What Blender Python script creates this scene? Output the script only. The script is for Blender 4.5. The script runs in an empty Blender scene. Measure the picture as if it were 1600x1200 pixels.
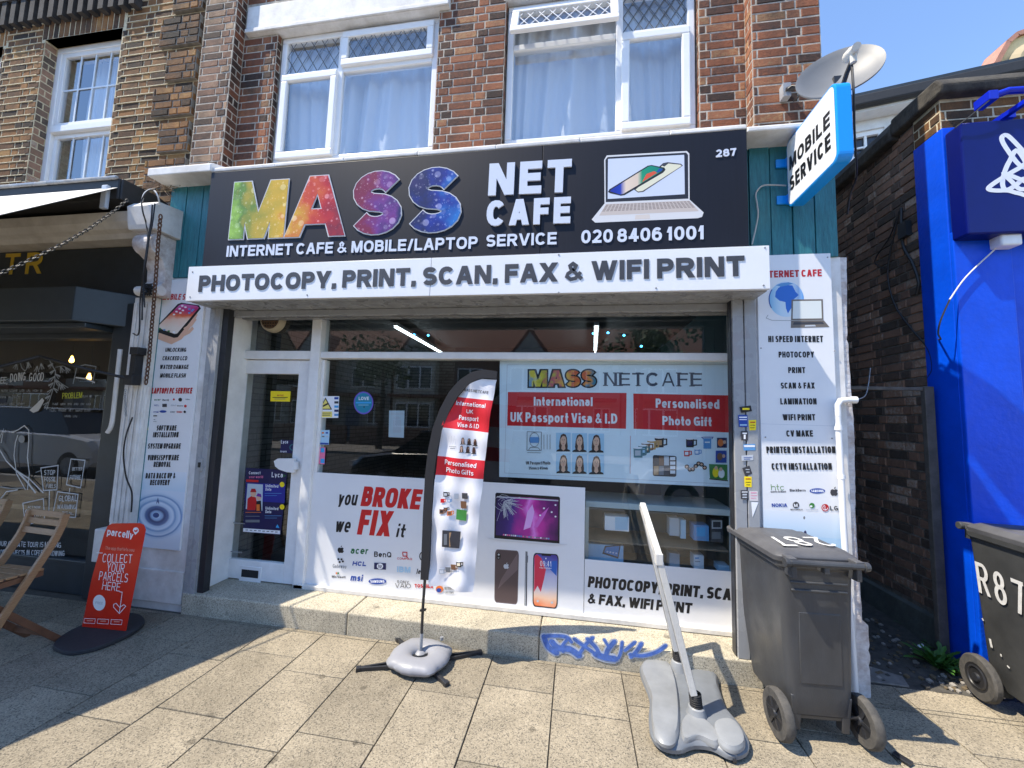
import bpy, bmesh, math, random
from mathutils import Vector, Matrix
SC = bpy.context.scene
COL = SC.collection
R = math.radians
rnd = random.Random(7)

# ------------------------------------------------------------------ camera
F_PX = 615.23
def cam_axes(yaw, pitch, roll):
    cy, sy, cp, sp = math.cos(yaw), math.sin(yaw), math.cos(pitch), math.sin(pitch)
    fw = Vector((sy*cp, cy*cp, sp)); r = Vector((cy, -sy, 0)); d = fw.cross(r)
    c, s = math.cos(roll), math.sin(roll)
    return c*r + s*d, -s*r + c*d, fw
RT, DN, FW = cam_axes(R(-9.26664), R(4.94136), R(-1.74128))
EYE = Vector((0, 0, 1.6))
cd = bpy.data.cameras.new('camera'); cam = bpy.data.objects.new('camera', cd); COL.objects.link(cam)
cd.sensor_width = 36; cd.lens = F_PX/1600*36; cd.clip_start = 0.05; cd.clip_end = 500
m = Matrix((RT, -DN, -FW)).transposed().to_4x4(); m.translation = EYE
cam.matrix_world = m
SC.camera = cam
SC.render.resolution_x, SC.render.resolution_y = 1024, 768

# ------------------------------------------------------------------ light
SUN = Vector((-0.55, -0.238, 1.0)).normalized()
W = bpy.data.worlds.new("World"); SC.world = W; W.use_nodes = True
nt = W.node_tree; bg = nt.nodes['Background']
sky = nt.nodes.new('ShaderNodeTexSky'); sky.sky_type = 'NISHITA'; sky.sun_disc = False
sky.sun_elevation = math.asin(SUN.z); sky.sun_rotation = math.atan2(SUN.x, SUN.y)
sky.air_density = 1.0; sky.dust_density = 0.0; sky.ozone_density = 3.5; sky.altitude = 900
nt.links.new(sky.outputs[0], bg.inputs[0]); bg.inputs[1].default_value = 0.15
sl = bpy.data.lights.new('sun', 'SUN'); so = bpy.data.objects.new('sun', sl); COL.objects.link(so)
sl.energy = 3.1; sl.angle = R(0.5); sl.color = (1.0, 0.9, 0.74)
so.rotation_euler = SUN.to_track_quat('Z', 'Y').to_euler(); so.location = (-6, -1, 12)
SC.view_settings.view_transform = 'Standard'; SC.view_settings.look = 'None'
SC.view_settings.exposure = 1.36; SC.view_settings.gamma = 1

# ------------------------------------------------------------------ helpers
def ray(px, py): return RT*((px-800)/F_PX) + DN*((py-600)/F_PX) + FW
def at(px, py, axis, val):                      # photo pixel -> point on the plane axis = val
    d = ray(px, py); return EYE + d*((val-EYE[axis])/d[axis])
def gnd(px, py, z=0.0): return at(px, py, 2, z)

MATS = {}
def srgb(r, g, b):
    f = lambda c: (c/255/12.92) if c/255 <= 0.04045 else ((c/255+0.055)/1.055)**2.4
    return (f(r), f(g), f(b))
def mat(name, col=(.5, .5, .5), rough=.6, rvar=0.0, metal=0.0, var=0.0, vscale=8.0, bump=0.0, bscale=60.0, spec=.5, col2=None, stretch=None, coat=0.0, emit=0.0):
    if name in MATS: return MATS[name]
    m = bpy.data.materials.new(name); m.use_nodes = True
    n = m.node_tree.nodes; l = m.node_tree.links; b = n['Principled BSDF']
    b.inputs['Base Color'].default_value = (*col, 1); b.inputs['Roughness'].default_value = rough
    b.inputs['Metallic'].default_value = metal; b.inputs['Specular IOR Level'].default_value = spec
    b.inputs['Coat Weight'].default_value = coat
    if emit:
        b.inputs['Emission Color'].default_value = (*col, 1); b.inputs['Emission Strength'].default_value = emit
    if var or bump or col2:
        tc = n.new('ShaderNodeTexCoord'); mp = n.new('ShaderNodeMapping'); l.new(tc.outputs['Object'], mp.inputs[0])
        if stretch: mp.inputs['Scale'].default_value = stretch
    if var or col2:
        nz = n.new('ShaderNodeTexNoise'); nz.inputs['Scale'].default_value = vscale; nz.inputs['Detail'].default_value = 6
        nz.inputs['Roughness'].default_value = .65
        l.new(mp.outputs[0], nz.inputs['Vector'])
        cr = n.new('ShaderNodeValToRGB'); cr.color_ramp.elements[0].position = .32; cr.color_ramp.elements[1].position = .68
        c2 = col2 or tuple(c*(1-var) for c in col); c1 = tuple(min(1, c*(1+var*.5)) for c in col)
        cr.color_ramp.elements[0].color = (*c2, 1); cr.color_ramp.elements[1].color = (*c1, 1)
        l.new(nz.outputs[0], cr.inputs[0]); l.new(cr.outputs[0], b.inputs['Base Color'])
    if rvar:
        tc2 = n.new('ShaderNodeTexCoord'); rn = n.new('ShaderNodeTexNoise'); rn.inputs['Scale'].default_value = 9; rn.inputs['Detail'].default_value = 8; l.new(tc2.outputs['Object'], rn.inputs['Vector'])
        rm = n.new('ShaderNodeMapRange'); rm.inputs[1].default_value = .3; rm.inputs[2].default_value = .7; rm.inputs[3].default_value = rough-rvar; rm.inputs[4].default_value = rough+rvar; l.new(rn.outputs[0], rm.inputs[0]); l.new(rm.outputs[0], b.inputs['Roughness'])
    if bump:
        nb = n.new('ShaderNodeTexNoise'); nb.inputs['Scale'].default_value = bscale; nb.inputs['Detail'].default_value = 5
        l.new(mp.outputs[0], nb.inputs['Vector'])
        bp = n.new('ShaderNodeBump'); bp.inputs['Strength'].default_value = bump; bp.inputs['Distance'].default_value = .01
        l.new(nb.outputs[0], bp.inputs['Height']); l.new(bp.outputs[0], b.inputs['Normal'])
    MATS[name] = m; return m
def flat(name, rgb, rough=.45): return mat('print_'+name, srgb(*rgb), rough)
def glass_mat(name, tint=(.82, .88, .9), boost=1.0):
    if name in MATS: return MATS[name]
    m = bpy.data.materials.new(name); m.use_nodes = True
    n = m.node_tree.nodes; l = m.node_tree.links; n.remove(n['Principled BSDF'])
    tr = n.new('ShaderNodeBsdfTransparent'); tr.inputs[0].default_value = (*tint, 1)
    gl = n.new('ShaderNodeBsdfGlossy'); gl.inputs['Roughness'].default_value = 0.0
    gl.inputs['Color'].default_value = (.95, .97, 1, 1)
    fr = n.new('ShaderNodeLayerWeight'); fr.inputs[0].default_value = .5      # Schlick curve, same from both sides
    pw = n.new('ShaderNodeMath'); pw.operation = 'POWER'; pw.inputs[1].default_value = 5; l.new(fr.outputs['Facing'], pw.inputs[0])
    mu = n.new('ShaderNodeMath'); mu.operation = 'MULTIPLY_ADD'; mu.inputs[1].default_value = .95; mu.inputs[2].default_value = .045*boost; mu.use_clamp = True
    mx = n.new('ShaderNodeMixShader')
    l.new(pw.outputs[0], mu.inputs[0]); l.new(mu.outputs[0], mx.inputs[0])
    l.new(tr.outputs[0], mx.inputs[1]); l.new(gl.outputs[0], mx.inputs[2])
    l.new(mx.outputs[0], n['Material Output'].inputs[0]); MATS[name] = m; return m
def tone_mat(name, ramp, rough=.85, bump=.5, bscale=90, stain=.35, stain_col=(.03, .028, .025)):
    """brick: one tone per brick (face attribute), small grain, sooty patches"""
    if name in MATS: return MATS[name]
    m = bpy.data.materials.new(name); m.use_nodes = True
    n = m.node_tree.nodes; l = m.node_tree.links; b = n['Principled BSDF']; b.inputs['Roughness'].default_value = rough
    b.inputs['Specular IOR Level'].default_value = .25
    a = n.new('ShaderNodeAttribute'); a.attribute_name = 'tone'
    tc = n.new('ShaderNodeTexCoord')
    g = n.new('ShaderNodeTexNoise'); g.inputs['Scale'].default_value = 34; g.inputs['Detail'].default_value = 8; g.inputs['Roughness'].default_value = .7
    l.new(tc.outputs['Object'], g.inputs['Vector'])
    ad = n.new('ShaderNodeMath'); ad.operation = 'MULTIPLY_ADD'; ad.inputs[1].default_value = .84; 
    l.new(g.outputs[0], ad.inputs[0]); l.new(a.outputs['Fac'], ad.inputs[2])
    sb = n.new('ShaderNodeMath'); sb.operation = 'SUBTRACT'; sb.inputs[1].default_value = .42; l.new(ad.outputs[0], sb.inputs[0])
    cr = n.new('ShaderNodeValToRGB'); e = cr.color_ramp.elements
    e[0].position, e[0].color = ramp[0][0], (*ramp[0][1], 1); e[1].position, e[1].color = ramp[-1][0], (*ramp[-1][1], 1)
    for p, c in ramp[1:-1]:
        x = e.new(p); x.color = (*c, 1)
    l.new(sb.outputs[0], cr.inputs[0])
    s = n.new('ShaderNodeTexNoise'); s.inputs['Scale'].default_value = 1.5; s.inputs['Detail'].default_value = 9; s.inputs['Roughness'].default_value = .66; sm = n.new('ShaderNodeMapping'); sm.inputs['Scale'].default_value = (1.6, 1.6, .7); l.new(tc.outputs['Object'], sm.inputs[0]); l.new(sm.outputs[0], s.inputs['Vector'])
    mr = n.new('ShaderNodeMapRange'); mr.inputs[1].default_value = .43; mr.inputs[2].default_value = .66; mr.inputs[4].default_value = min(.8, stain*1.45)
    l.new(s.outputs[0], mr.inputs[0])
    mx = n.new('ShaderNodeMix'); mx.data_type = 'RGBA'; mx.inputs['B'].default_value = (*stain_col, 1)
    l.new(mr.outputs[0], mx.inputs['Factor']); l.new(cr.outputs[0], mx.inputs['A']); l.new(mx.outputs['Result'], b.inputs['Base Color'])
    nb = n.new('ShaderNodeTexNoise'); nb.inputs['Scale'].default_value = bscale; nb.inputs['Detail'].default_value = 6; l.new(tc.outputs['Object'], nb.inputs['Vector'])
    bp = n.new('ShaderNodeBump'); bp.inputs['Strength'].default_value = bump; bp.inputs['Distance'].default_value = .008
    l.new(nb.outputs[0], bp.inputs['Height']); l.new(bp.outputs[0], b.inputs['Normal'])
    MATS[name] = m; return m

def tag(o, label=None, cat=None, group=None, kind=None):
    if label: o['label'] = label
    if cat: o['category'] = cat
    if group: o['group'] = group
    if kind: o['kind'] = kind
    return o
def thing(name, label, cat, loc=(0, 0, 0), rz=0.0, group=None):
    o = bpy.data.objects.new(name, None); COL.objects.link(o); o.location = loc; o.rotation_euler = (0, 0, rz)
    o.empty_display_size = .2
    return tag(o, label, cat, group)

class MB:
    """collects geometry; build() links it as ONE mesh object"""
    def __init__(s): s.v = []; s.f = []; s.mi = []; s.t = []; s.mats = []
    def slot(s, m):
        if m is None: return 0
        if m not in s.mats: s.mats.append(m)
        return s.mats.index(m)
    def face(s, pts, m=None, t=0.5):
        i = len(s.v); s.v += [tuple(p) for p in pts]; s.f.append(tuple(range(i, i+len(pts)))); s.mi.append(s.slot(m)); s.t.append(t)
    def solid(s, verts, faces, m=None, t=0.5):
        i = len(s.v); s.v += [tuple(p) for p in verts]; k = s.slot(m)
        for f in faces: s.f.append(tuple(i+j for j in f)); s.mi.append(k); s.t.append(t)
    def box(s, x0, x1, y0, y1, z0, z1, m=None, t=.5):
        x0, x1 = min(x0, x1), max(x0, x1); y0, y1 = min(y0, y1), max(y0, y1); z0, z1 = min(z0, z1), max(z0, z1)
        v = [(x0,y0,z0),(x1,y0,z0),(x1,y1,z0),(x0,y1,z0),(x0,y0,z1),(x1,y0,z1),(x1,y1,z1),(x0,y1,z1)]
        s.solid(v, [(0,3,2,1),(4,5,6,7),(0,1,5,4),(1,2,6,5),(2,3,7,6),(3,0,4,7)], m, t)
    def obox(s, c, ax, ay, az, m=None, t=.5):        # centre + three half-axis vectors
        c, ax, ay, az = map(Vector, (c, ax, ay, az))
        v = [c+i*ax+j*ay+k*az for k in (-1,1) for i, j in ((-1,-1),(1,-1),(1,1),(-1,1))]
        s.solid(v, [(0,3,2,1),(4,5,6,7),(0,1,5,4),(1,2,6,5),(2,3,7,6),(3,0,4,7)], m, t)
    def bar(s, a, b, w, h, up=(0,0,1), m=None):
        a, b, up = Vector(a), Vector(b), Vector(up); d = b-a; L = d.length; d.normalize()
        sx = d.cross(up).normalized(); sz = sx.cross(d)
        s.obox((a+b)/2, d*(L/2), sx*(w/2), sz*(h/2), m)
    def prism(s, poly, off, m=None):                 # poly: 3D points of one face, extruded by off
        off = Vector(off); p = [Vector(q) for q in poly]; n = len(p)
        s.solid(p+[q+off for q in p], [tuple(range(n)), tuple(range(2*n-1, n-1, -1))]+[(i, n+i, n+(i+1) % n, (i+1) % n) for i in range(n)], m)
    def tube(s, pts, r, n=8, m=None, cap=True):
        pts = [Vector(p) for p in pts]; rr = r if isinstance(r, (list, tuple)) else [r]*len(pts); base = len(s.v); k = s.slot(m); up = None
        for i, p in enumerate(pts):
            d = (pts[min(i+1, len(pts)-1)]-pts[max(i-1, 0)]).normalized()
            if up is None: up = Vector((0,0,1)) if abs(d.z) < .9 else Vector((1,0,0))
            a = d.cross(up).normalized(); b = a.cross(d).normalized(); up = b
            for j in range(n):
                th = 2*math.pi*j/n; s.v.append(tuple(p+(a*math.cos(th)+b*math.sin(th))*rr[i]))
        for i in range(len(pts)-1):
            for j in range(n):
                s.f.append((base+i*n+j, base+i*n+(j+1) % n, base+(i+1)*n+(j+1) % n, base+(i+1)*n+j)); s.mi.append(k); s.t.append(.5)
        if cap:
            s.f.append(tuple(base+j for j in reversed(range(n)))); s.mi.append(k); s.t.append(.5)
            s.f.append(tuple(base+(len(pts)-1)*n+j for j in range(n))); s.mi.append(k); s.t.append(.5)
    def lathe(s, prof, c=(0,0,0), axis=(0,0,1), n=24, m=None, sx=1, sy=1):
        c = Vector(c); ax = Vector(axis).normalized(); u = ax.orthogonal().normalized(); w = ax.cross(u); base = len(s.v); k = s.slot(m)
        for r, h in prof:
            for j in range(n):
                th = 2*math.pi*j/n; s.v.append(tuple(c+ax*h+u*(r*math.cos(th)*sx)+w*(r*math.sin(th)*sy)))
        for i in range(len(prof)-1):
            for j in range(n):
                s.f.append((base+i*n+j, base+i*n+(j+1) % n, base+(i+1)*n+(j+1) % n, base+(i+1)*n+j)); s.mi.append(k); s.t.append(.5)
    def build(s, name, m=None, parent=None, smooth=False, local=False, bevel=0.0, label=None, seg=2):
        me = bpy.data.meshes.new(name); root = parent
        while root is not None and root.parent is not None: root = root.parent
        off = Vector((0,0,0)); loc = Vector((0,0,0))
        if parent is not None:
            if not local: off = root.location
        elif s.v and not local:
            xs = [p[0] for p in s.v]; ys = [p[1] for p in s.v]; zs = [p[2] for p in s.v]
            off = loc = Vector(((min(xs)+max(xs))/2, (min(ys)+max(ys))/2, min(zs)))
        me.from_pydata([(p[0]-off.x, p[1]-off.y, p[2]-off.z) for p in s.v], [], s.f)
        ms = s.mats or ([m] if m else [])
        for q in ms: me.materials.append(q)
        if s.mats: me.polygons.foreach_set('material_index', s.mi)
        at_ = me.attributes.new('tone', 'FLOAT', 'FACE'); at_.data.foreach_set('value', s.t)
        if smooth: me.polygons.foreach_set('use_smooth', [True]*len(me.polygons))
        me.update()
        o = bpy.data.objects.new(name, me); COL.objects.link(o); o.location = loc
        if parent is not None: o.parent = parent
        if bevel:
            bv = o.modifiers.new('bevel', 'BEVEL'); bv.width = bevel; bv.segments = seg; bv.limit_method = 'ANGLE'; bv.angle_limit = R(35)
        if smooth:
            try: me.set_sharp_from_angle(angle=R(40))
            except Exception: pass
        if label: o['label'] = label
        return o
def kids(o): return [c for c in bpy.data.objects if c.parent == o]
def copy_tree(o, parent=None):
    c = o.copy(); COL.objects.link(c)
    if parent is not None: c.parent = parent
    for ch in kids(o): copy_tree(ch, c)
    return c
def circ(cx, cy, rx, ry, a0=0, a1=360, n=20, p=2.0):
    out = []
    full = abs(a1-a0) >= 359.9
    for i in range(n if full else n+1):
        a = R(a0+(a1-a0)*i/n); c, q = math.cos(a), math.sin(a)
        out.append((cx+rx*math.copysign(abs(c)**(2/p), c), cy+ry*math.copysign(abs(q)**(2/p), q)))
    return out
def rrect(x0, y0, x1, y1, r, n=4):
    o = []
    for cx, cy, a in ((x1-r,y1-r,0),(x0+r,y1-r,90),(x0+r,y0+r,180),(x1-r,y0+r,270)):
        o += circ(cx, cy, r, r, a, a+90, n)
    return o

# ------------------------------------------------------------------ stroke alphabet
def _arc(cx, cy, rx, ry, a0, a1): return ('A', cx, cy, rx, ry, a0, a1)
GL = {}
def g(ch, w, *st): GL[ch] = (w, st)
V_ = lambda x, a=0, b=1: [(x,a),(x,b)]
H_ = lambda y, a=0, b=1: [(a,y),(b,y)]
g('A', 1.0, ('D',0,0,.47,1), ('D',1,0,.53,1), H_(.27,.25,.75)); g('B', .9, V_(0), [(0,1),(.5,1),_arc(.55,.77,.38,.23,90,-90),(0,.54)], [(0,.54),(.55,.54),_arc(.58,.27,.42,.27,90,-90),(0,0)])
g('C', .95, ['b',_arc(.5,.5,.5,.5,38,322)]); g('D', .95, V_(0), [(0,1),(.4,1),_arc(.42,.5,.58,.5,90,-90),(0,0)])
g('E', .82, V_(0), H_(1), H_(.52,0,.92), H_(0)); g('F', .78, V_(0), H_(1), H_(.5,0,.9))
g('G', 1.0, ['b',_arc(.5,.5,.5,.5,40,325)], [(1,.06),(1,.44),(.6,.44)]); g('H', .95, V_(0), V_(1), H_(.52)); g('I', 0, V_(.5)); g('J', .7, [(1,1),(1,.3),_arc(.5,.3,.5,.3,0,-180)])
g('K', .95, V_(0), ('D',.05,.36,.92,1), ('D',1,0,.32,.6)); g('L', .78, V_(0), H_(0)); g('M', 1.15, V_(0), V_(1), ('D',.06,1,.5,0), ('D',.94,1,.5,0)); g('N', .97, V_(0), V_(1), ('D',.04,1,.96,0))
g('O', 1.02, ['c',_arc(.5,.5,.5,.5,0,360)]); g('P', .86, V_(0), [(0,1),(.5,1),_arc(.55,.73,.45,.27,90,-90),(0,.46)]); g('Q', 1.02, ['c',_arc(.5,.5,.5,.5,0,360)], ('D',.6,.3,1,-.06)); g('R', .93, V_(0), [(0,1),(.5,1),_arc(.55,.74,.43,.26,90,-90),(0,.48)], ('D',1,0,.5,.5))
g('S', .88, ['b',_arc(.5,.75,.47,.25,25,270),_arc(.5,.25,.5,.25,90,-155)]); g('T', .88, V_(.5), H_(1)); g('U', .93, [(0,1),(0,.4),_arc(.5,.38,.5,.38,180,360),(1,1)]); g('V', 1.0, ('D',0,1,.48,0), ('D',1,1,.52,0))
g('W', 1.4, ('D',0,1,.27,0), ('D',.5,1,.28,0), ('D',.5,1,.72,0), ('D',1,1,.73,0)); g('X', .98, ('D',0,0,1,1), ('D',0,1,1,0)); g('Y', .98, ('D',0,1,.5,.42), ('D',1,1,.5,.42), V_(.5,0,.48)); g('Z', .88, H_(1), H_(0), ('D',.05,0,.95,1))
g('0', .86, ['c',_arc(.5,.5,.5,.5,0,360)]); g('1', .5, V_(.8), ('D',.1,.72,.8,1)); g('2', .84, ['b',_arc(.5,.72,.48,.28,165,-35),(.05,.02)], H_(0)); g('3', .84, ['b',_arc(.48,.76,.44,.24,160,-80)], ['b',_arc(.48,.26,.5,.26,85,-160)])
g('4', .88, V_(.72), H_(.25,0,1), ('D',.06,.25,.68,1)); g('5', .84, [(.95,1),(.15,1),(.08,.52),_arc(.5,.3,.5,.3,130,-150)]); g('6', .86, ['c',_arc(.5,.31,.5,.31,0,360)], ['b',_arc(.52,.5,.52,.5,45,200)]); g('7', .8, H_(1), ('D',.3,0,.95,1))
g('8', .86, ['c',_arc(.5,.76,.42,.24,0,360)], ['c',_arc(.5,.27,.5,.27,0,360)]); g('9', .86, ['c',_arc(.5,.69,.5,.31,0,360)], ['b',_arc(.48,.5,.52,.5,20,-135)])
g('&', 1.05, ['b',(1,0),(.27,.7),(.22,.86),(.42,1),(.62,.86),(.55,.68),(.4,.56)], ['b',(.4,.56),(.1,.36),(.03,.18),(.28,0),(.6,.06),(.92,.44)]); g(',', .12, V_(.5,-.02,.02), ('D',-1.2,-.24,.5,-.0)); g('.', 0, V_(.5,0,.01)); g('/', .55, ('D',0,0,1,1)); g('-', .45, H_(.42)); g(':', 0, V_(.5,.12,.14), V_(.5,.62,.64)); g("'", 0, V_(.5,.8,1)); g('!', 0, V_(.5,.3,1), V_(.5,0,.01)); g('+', .7, V_(.5,.15,.75), H_(.45)); g('|', 0, V_(.5))
X = .66
g('a', .78, ['b',_arc(.45,X-.22,.5,.22,150,20),(.95,.4),(.95,0)], ['c',_arc(.46,.22,.46,.22,0,360)]); g('b', .84, V_(0), ['c',_arc(.5,X/2,.5,X/2,0,360)]); g('c', .76, ['b',_arc(.5,X/2,.5,X/2,42,318)]); g('d', .84, V_(1), ['c',_arc(.5,X/2,.5,X/2,0,360)])
g('e', .82, ['b',(.02,X/2),(.98,X/2),_arc(.5,X/2,.5,X/2,5,315)]); g('f', .5, [(.35,0),(.35,.8),('A',.75,.78,.4,.22,180,85)], H_(X-.04,0,.9)); g('g', .84, [(1,X),(1,0),_arc(.5,-.03,.5,.22,0,-150)], ['c',_arc(.5,X/2+.04,.5,X/2-.04,0,360)]); g('h', .8, V_(0), [(0,.4),_arc(.5,X-.3,.5,.3,175,0),(1,0)])
g('i', 0, V_(.5,0,X-.06), V_(.5,1,1.02)); g('j', .3, [(.8,X),(.8,-.1),(.1,-.22)], V_(.8,1,1.02)); g('k', .8, V_(0), ('D',.05,.25,.9,X), ('D',1,0,.35,.46)); g('l', 0, V_(.5)); g('m', 1.25, V_(0,0,X), [(0,.4),_arc(.25,X-.24,.25,.24,175,0),(.5,0)], [(.5,.4),_arc(.75,X-.24,.25,.24,175,0),(1,0)]); g('n', .8, V_(0,0,X), [(0,.4),_arc(.5,X-.3,.5,.3,175,0),(1,0)])
g('o', .84, ['c',_arc(.5,X/2,.5,X/2,0,360)]); g('p', .84, V_(0,-.24,X), ['c',_arc(.5,X/2,.5,X/2,0,360)]); g('q', .84, V_(1,-.24,X), ['c',_arc(.5,X/2,.5,X/2,0,360)]); g('r', .56, V_(0,0,X), ['b',(0,.36),_arc(.75,X-.28,.75,.28,175,62)]); g('s', .74, ['b',_arc(.5,X*.75,.46,X*.25,25,270),_arc(.5,X*.25,.5,X*.25,90,-155)]); g('t', .5, [(.4,.98),(.4,.2),_arc(.75,.2,.35,.2,180,275)], H_(X-.04,0,.95))
g('u', .8, [(0,X),(0,.3),_arc(.5,.3,.5,.3,180,360),(1,X)], V_(1,0,.3)); g('v', .8, ('D',0,X,.48,0), ('D',1,X,.52,0)); g('w', 1.15, ('D',0,X,.27,0), ('D',.5,X,.28,0), ('D',.5,X,.72,0), ('D',1,X,.73,0)); g('x', .8, ('D',0,0,1,X), ('D',0,X,1,0)); g('y', .82, ('D',0,X,.5,0), ('D',1,X,.32,-.24)); g('z', .72, H_(X), H_(0), ('D',.05,0,.95,X))

def ribbon(pts, t, closed=False, ext=0.0):
    p = [Vector(q) for q in pts]
    q = [p[0]]
    for a in p[1:]:
        if (a-q[-1]).length > 1e-6: q.append(a)
    if closed and (q[0]-q[-1]).length < 1e-6: q.pop()
    p = q
    if len(p) < 2: return []
    if ext and not closed:
        p[0] = p[0]+(p[0]-p[1]).normalized()*ext; p[-1] = p[-1]+(p[-1]-p[-2]).normalized()*ext
    n = len(p); L = []; Rr = []
    for i in range(n):
        if closed: a, b = p[i-1], p[(i+1) % n]
        else: a, b = p[max(i-1, 0)], p[min(i+1, n-1)]
        d1 = (p[i]-a); d2 = (b-p[i])
        if d1.length < 1e-9: d1 = d2
        if d2.length < 1e-9: d2 = d1
        d1 = d1.normalized(); d2 = d2.normalized(); n1 = Vector((-d1.y, d1.x)); n2 = Vector((-d2.y, d2.x)); mm = n1+n2
        if mm.length < .3: mm = n1
        mm = mm.normalized(); k = t/2/max(.5, mm.dot(n1)); L.append(p[i]+mm*k); Rr.append(p[i]-mm*k)
    out = []
    for i in range(n if closed else n-1):
        j = (i+1) % n; out.append((Rr[i], Rr[j], L[j], L[i]))
    return out

class Print:
    """flat print on a plane: painter's order, every piece a hair above the one before"""
    STEP = 0.00005
    def __init__(s, O, U, V, mb=None, lift=0.0008):
        s.O = Vector(O); s.U = Vector(U).normalized(); s.V = Vector(V).normalized(); s.N = s.U.cross(s.V).normalized(); s.k = lift; s.mb = mb or MB()
        s.warp = None
    def uv(s, px, py):
        d = ray(px, py); t = (s.O-EYE).dot(s.N)/d.dot(s.N); q = EYE+d*t-s.O; return Vector((q.dot(s.U), q.dot(s.V)))
    def P(s, u, v, h=0.0):
        q = s.O+s.U*u+s.V*v+s.N*(s.k+h)
        return s.warp(q, u, v, s.N) if s.warp else q
    def poly(s, uv, m, px=True, depth=0.0):
        if px: uv = [s.uv(*p) for p in uv]
        s.mb.face([s.P(p[0], p[1], depth) for p in uv], m)
        if depth:
            n = len(uv)
            for i in range(n):
                a, b = uv[i], uv[(i+1) % n]; s.mb.face([s.P(a[0],a[1],0), s.P(b[0],b[1],0), s.P(b[0],b[1],depth), s.P(a[0],a[1],depth)], m)
        s.k += s.STEP
    def rect(s, x0, y0, x1, y1, m): s.poly([(x0,y0),(x1,y0),(x1,y1),(x0,y1)], m)
    def ell(s, cx, cy, rx, ry, m, n=18, a0=0, a1=360, p=2.0): s.poly(circ(cx, cy, rx, ry, a0, a1, n, p), m)
    def line(s, pts, wpx, m, px=True, closed=False, lay=0.0):
        if px:
            c = s.uv(*pts[0]); c2 = s.uv(pts[0][0]+wpx, pts[0][1]); w = (c2-c).length; pts = [s.uv(*p) for p in pts]
        else: w = wpx
        for q in ribbon(pts, w, closed): s.mb.face([s.P(p.x, p.y) for p in q], m); s.k += lay
        s.k += s.STEP
    def text(s, txt, a, b, top, m, t=.2, gap=.14, sp=.32, e=2.3, shear=0.0, grow=0.0, depth=0.0, px=True, jit=0.0, serif=0.0, thin=1.0):
        """baseline a->b, cap height measured to the point top (above a)"""
        if px: a = s.uv(*a); b = s.uv(*b); tp = s.uv(*top)
        else: a = Vector(a); b = Vector(b); tp = Vector(top)
        dx = (b-a); Wd = dx.length; dx = dx/Wd; up = Vector((-dx.y, dx.x)); h = (tp-a).dot(up); T = t*h; gp = gap*h
        Wd -= shear*h*.6
        tot = 0; fix = 0; k0 = s.k; kmax = s.k
        for i, c in enumerate(txt):
            if c == ' ': tot += sp; continue
            w = GL.get(c, GL['o'])[0]
            if w == 0: fix += T
            else: tot += w
            if i < len(txt)-1: fix += gp
        un = max((Wd-fix)/max(tot, .01), T*.6); x = 0
        for c in txt:
            if c == ' ': x += sp*un; continue
            w, st = GL.get(c, GL['o']); w = w*un if w else T
            if c == ',': w = max(w, T*1.05)
            jx = rnd.uniform(-jit, jit)*h; jy = rnd.uniform(-jit, jit)*h
            s._glyph(st, a+dx*(x+jx)+up*jy, dx, up, w, h, T*(.72 if c == '&' else 1), m, e, shear, grow, depth, serif, thin); x += w+gp; kmax = max(kmax, s.k); s.k = k0
        s.k = kmax
    def _glyph(s, st, o, dx, up, w, h, T, m, e, shear, grow, depth, serif, thin):
        iw = max(w-T, 0); ih = h-T
        def mp(x, y): return Vector((T/2+x*iw, T/2+y*ih))
        def out(q):
            pp = [o+dx*(p.x+shear*p.y)+up*p.y for p in q]
            s.mb.face([s.P(p.x, p.y, depth) for p in pp], m)
            if depth:
                for i in range(len(pp)):
                    c, d = pp[i], pp[(i+1) % len(pp)]
                    s.mb.face([s.P(c.x,c.y,-.0005), s.P(d.x,d.y,-.0005), s.P(d.x,d.y,depth), s.P(c.x,c.y,depth)], m)
        TT = T+2*grow
        for k in st:
            if isinstance(k, tuple) and k[0] == 'D':
                _, x0, y0, x1, y1 = k; p, q = mp(x0, y0), mp(x1, y1)
                if y1 < y0: p, q = q, p; y0, y1 = y1, y0
                sl = (q.x-p.x)/max(q.y-p.y, 1e-6); tt = TT*thin*math.sqrt(1+sl*sl)*.98
                lo = (T/2+grow) if y0 <= 0 or y0 > .2 else 0; hi = (T/2+grow) if y1 >= X-.01 else 0
                if y0 < 0: lo = hi = 0
                # diagonals end inside the glyph box
                p2 = Vector((p.x, p.y-lo)); q2 = Vector((q.x, q.y+hi))
                if abs(q2.y-p2.y) < 1e-6: continue
                out([Vector((p2.x-tt/2, p2.y)), Vector((p2.x+tt/2, p2.y)), Vector((q2.x+tt/2, q2.y)), Vector((q2.x-tt/2, q2.y))])
                s.k += s.STEP; continue
            kk = list(k); butt = False; closed = False
            if kk[0] == 'b': butt = True; kk = kk[1:]
            elif kk[0] == 'c': closed = True; kk = kk[1:]
            pts = []
            for q in kk:
                if q[0] == 'A':
                    n = max(4, int(abs(q[6]-q[5])/18))
                    pts += [mp(x, y) for x, y in circ(q[1], q[2], q[3], q[4], q[5], q[6], n, e)]
                else: pts.append(mp(*q))
            hor = len(pts) == 2 and abs(pts[0].y-pts[1].y) < 1e-6
            for q in ribbon(pts, TT*(thin if hor else 1), closed, (grow if butt else T/2+grow)): out(q)
            s.k += s.STEP
            if serif and len(pts) == 2 and abs(pts[0].x-pts[1].x) < 1e-6:
                for p in pts:
                    yy = p.y-(T/2-serif*h/2) if p is pts[0] else p.y+(T/2-serif*h/2)
                    for q in ribbon([Vector((p.x-T*.95, yy)), Vector((p.x+T*.95, yy))], serif*h): out(q)
                s.k += s.STEP
    def build(s, name, parent=None, **kw): return s.mb.build(name, None, parent, **kw)
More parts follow.
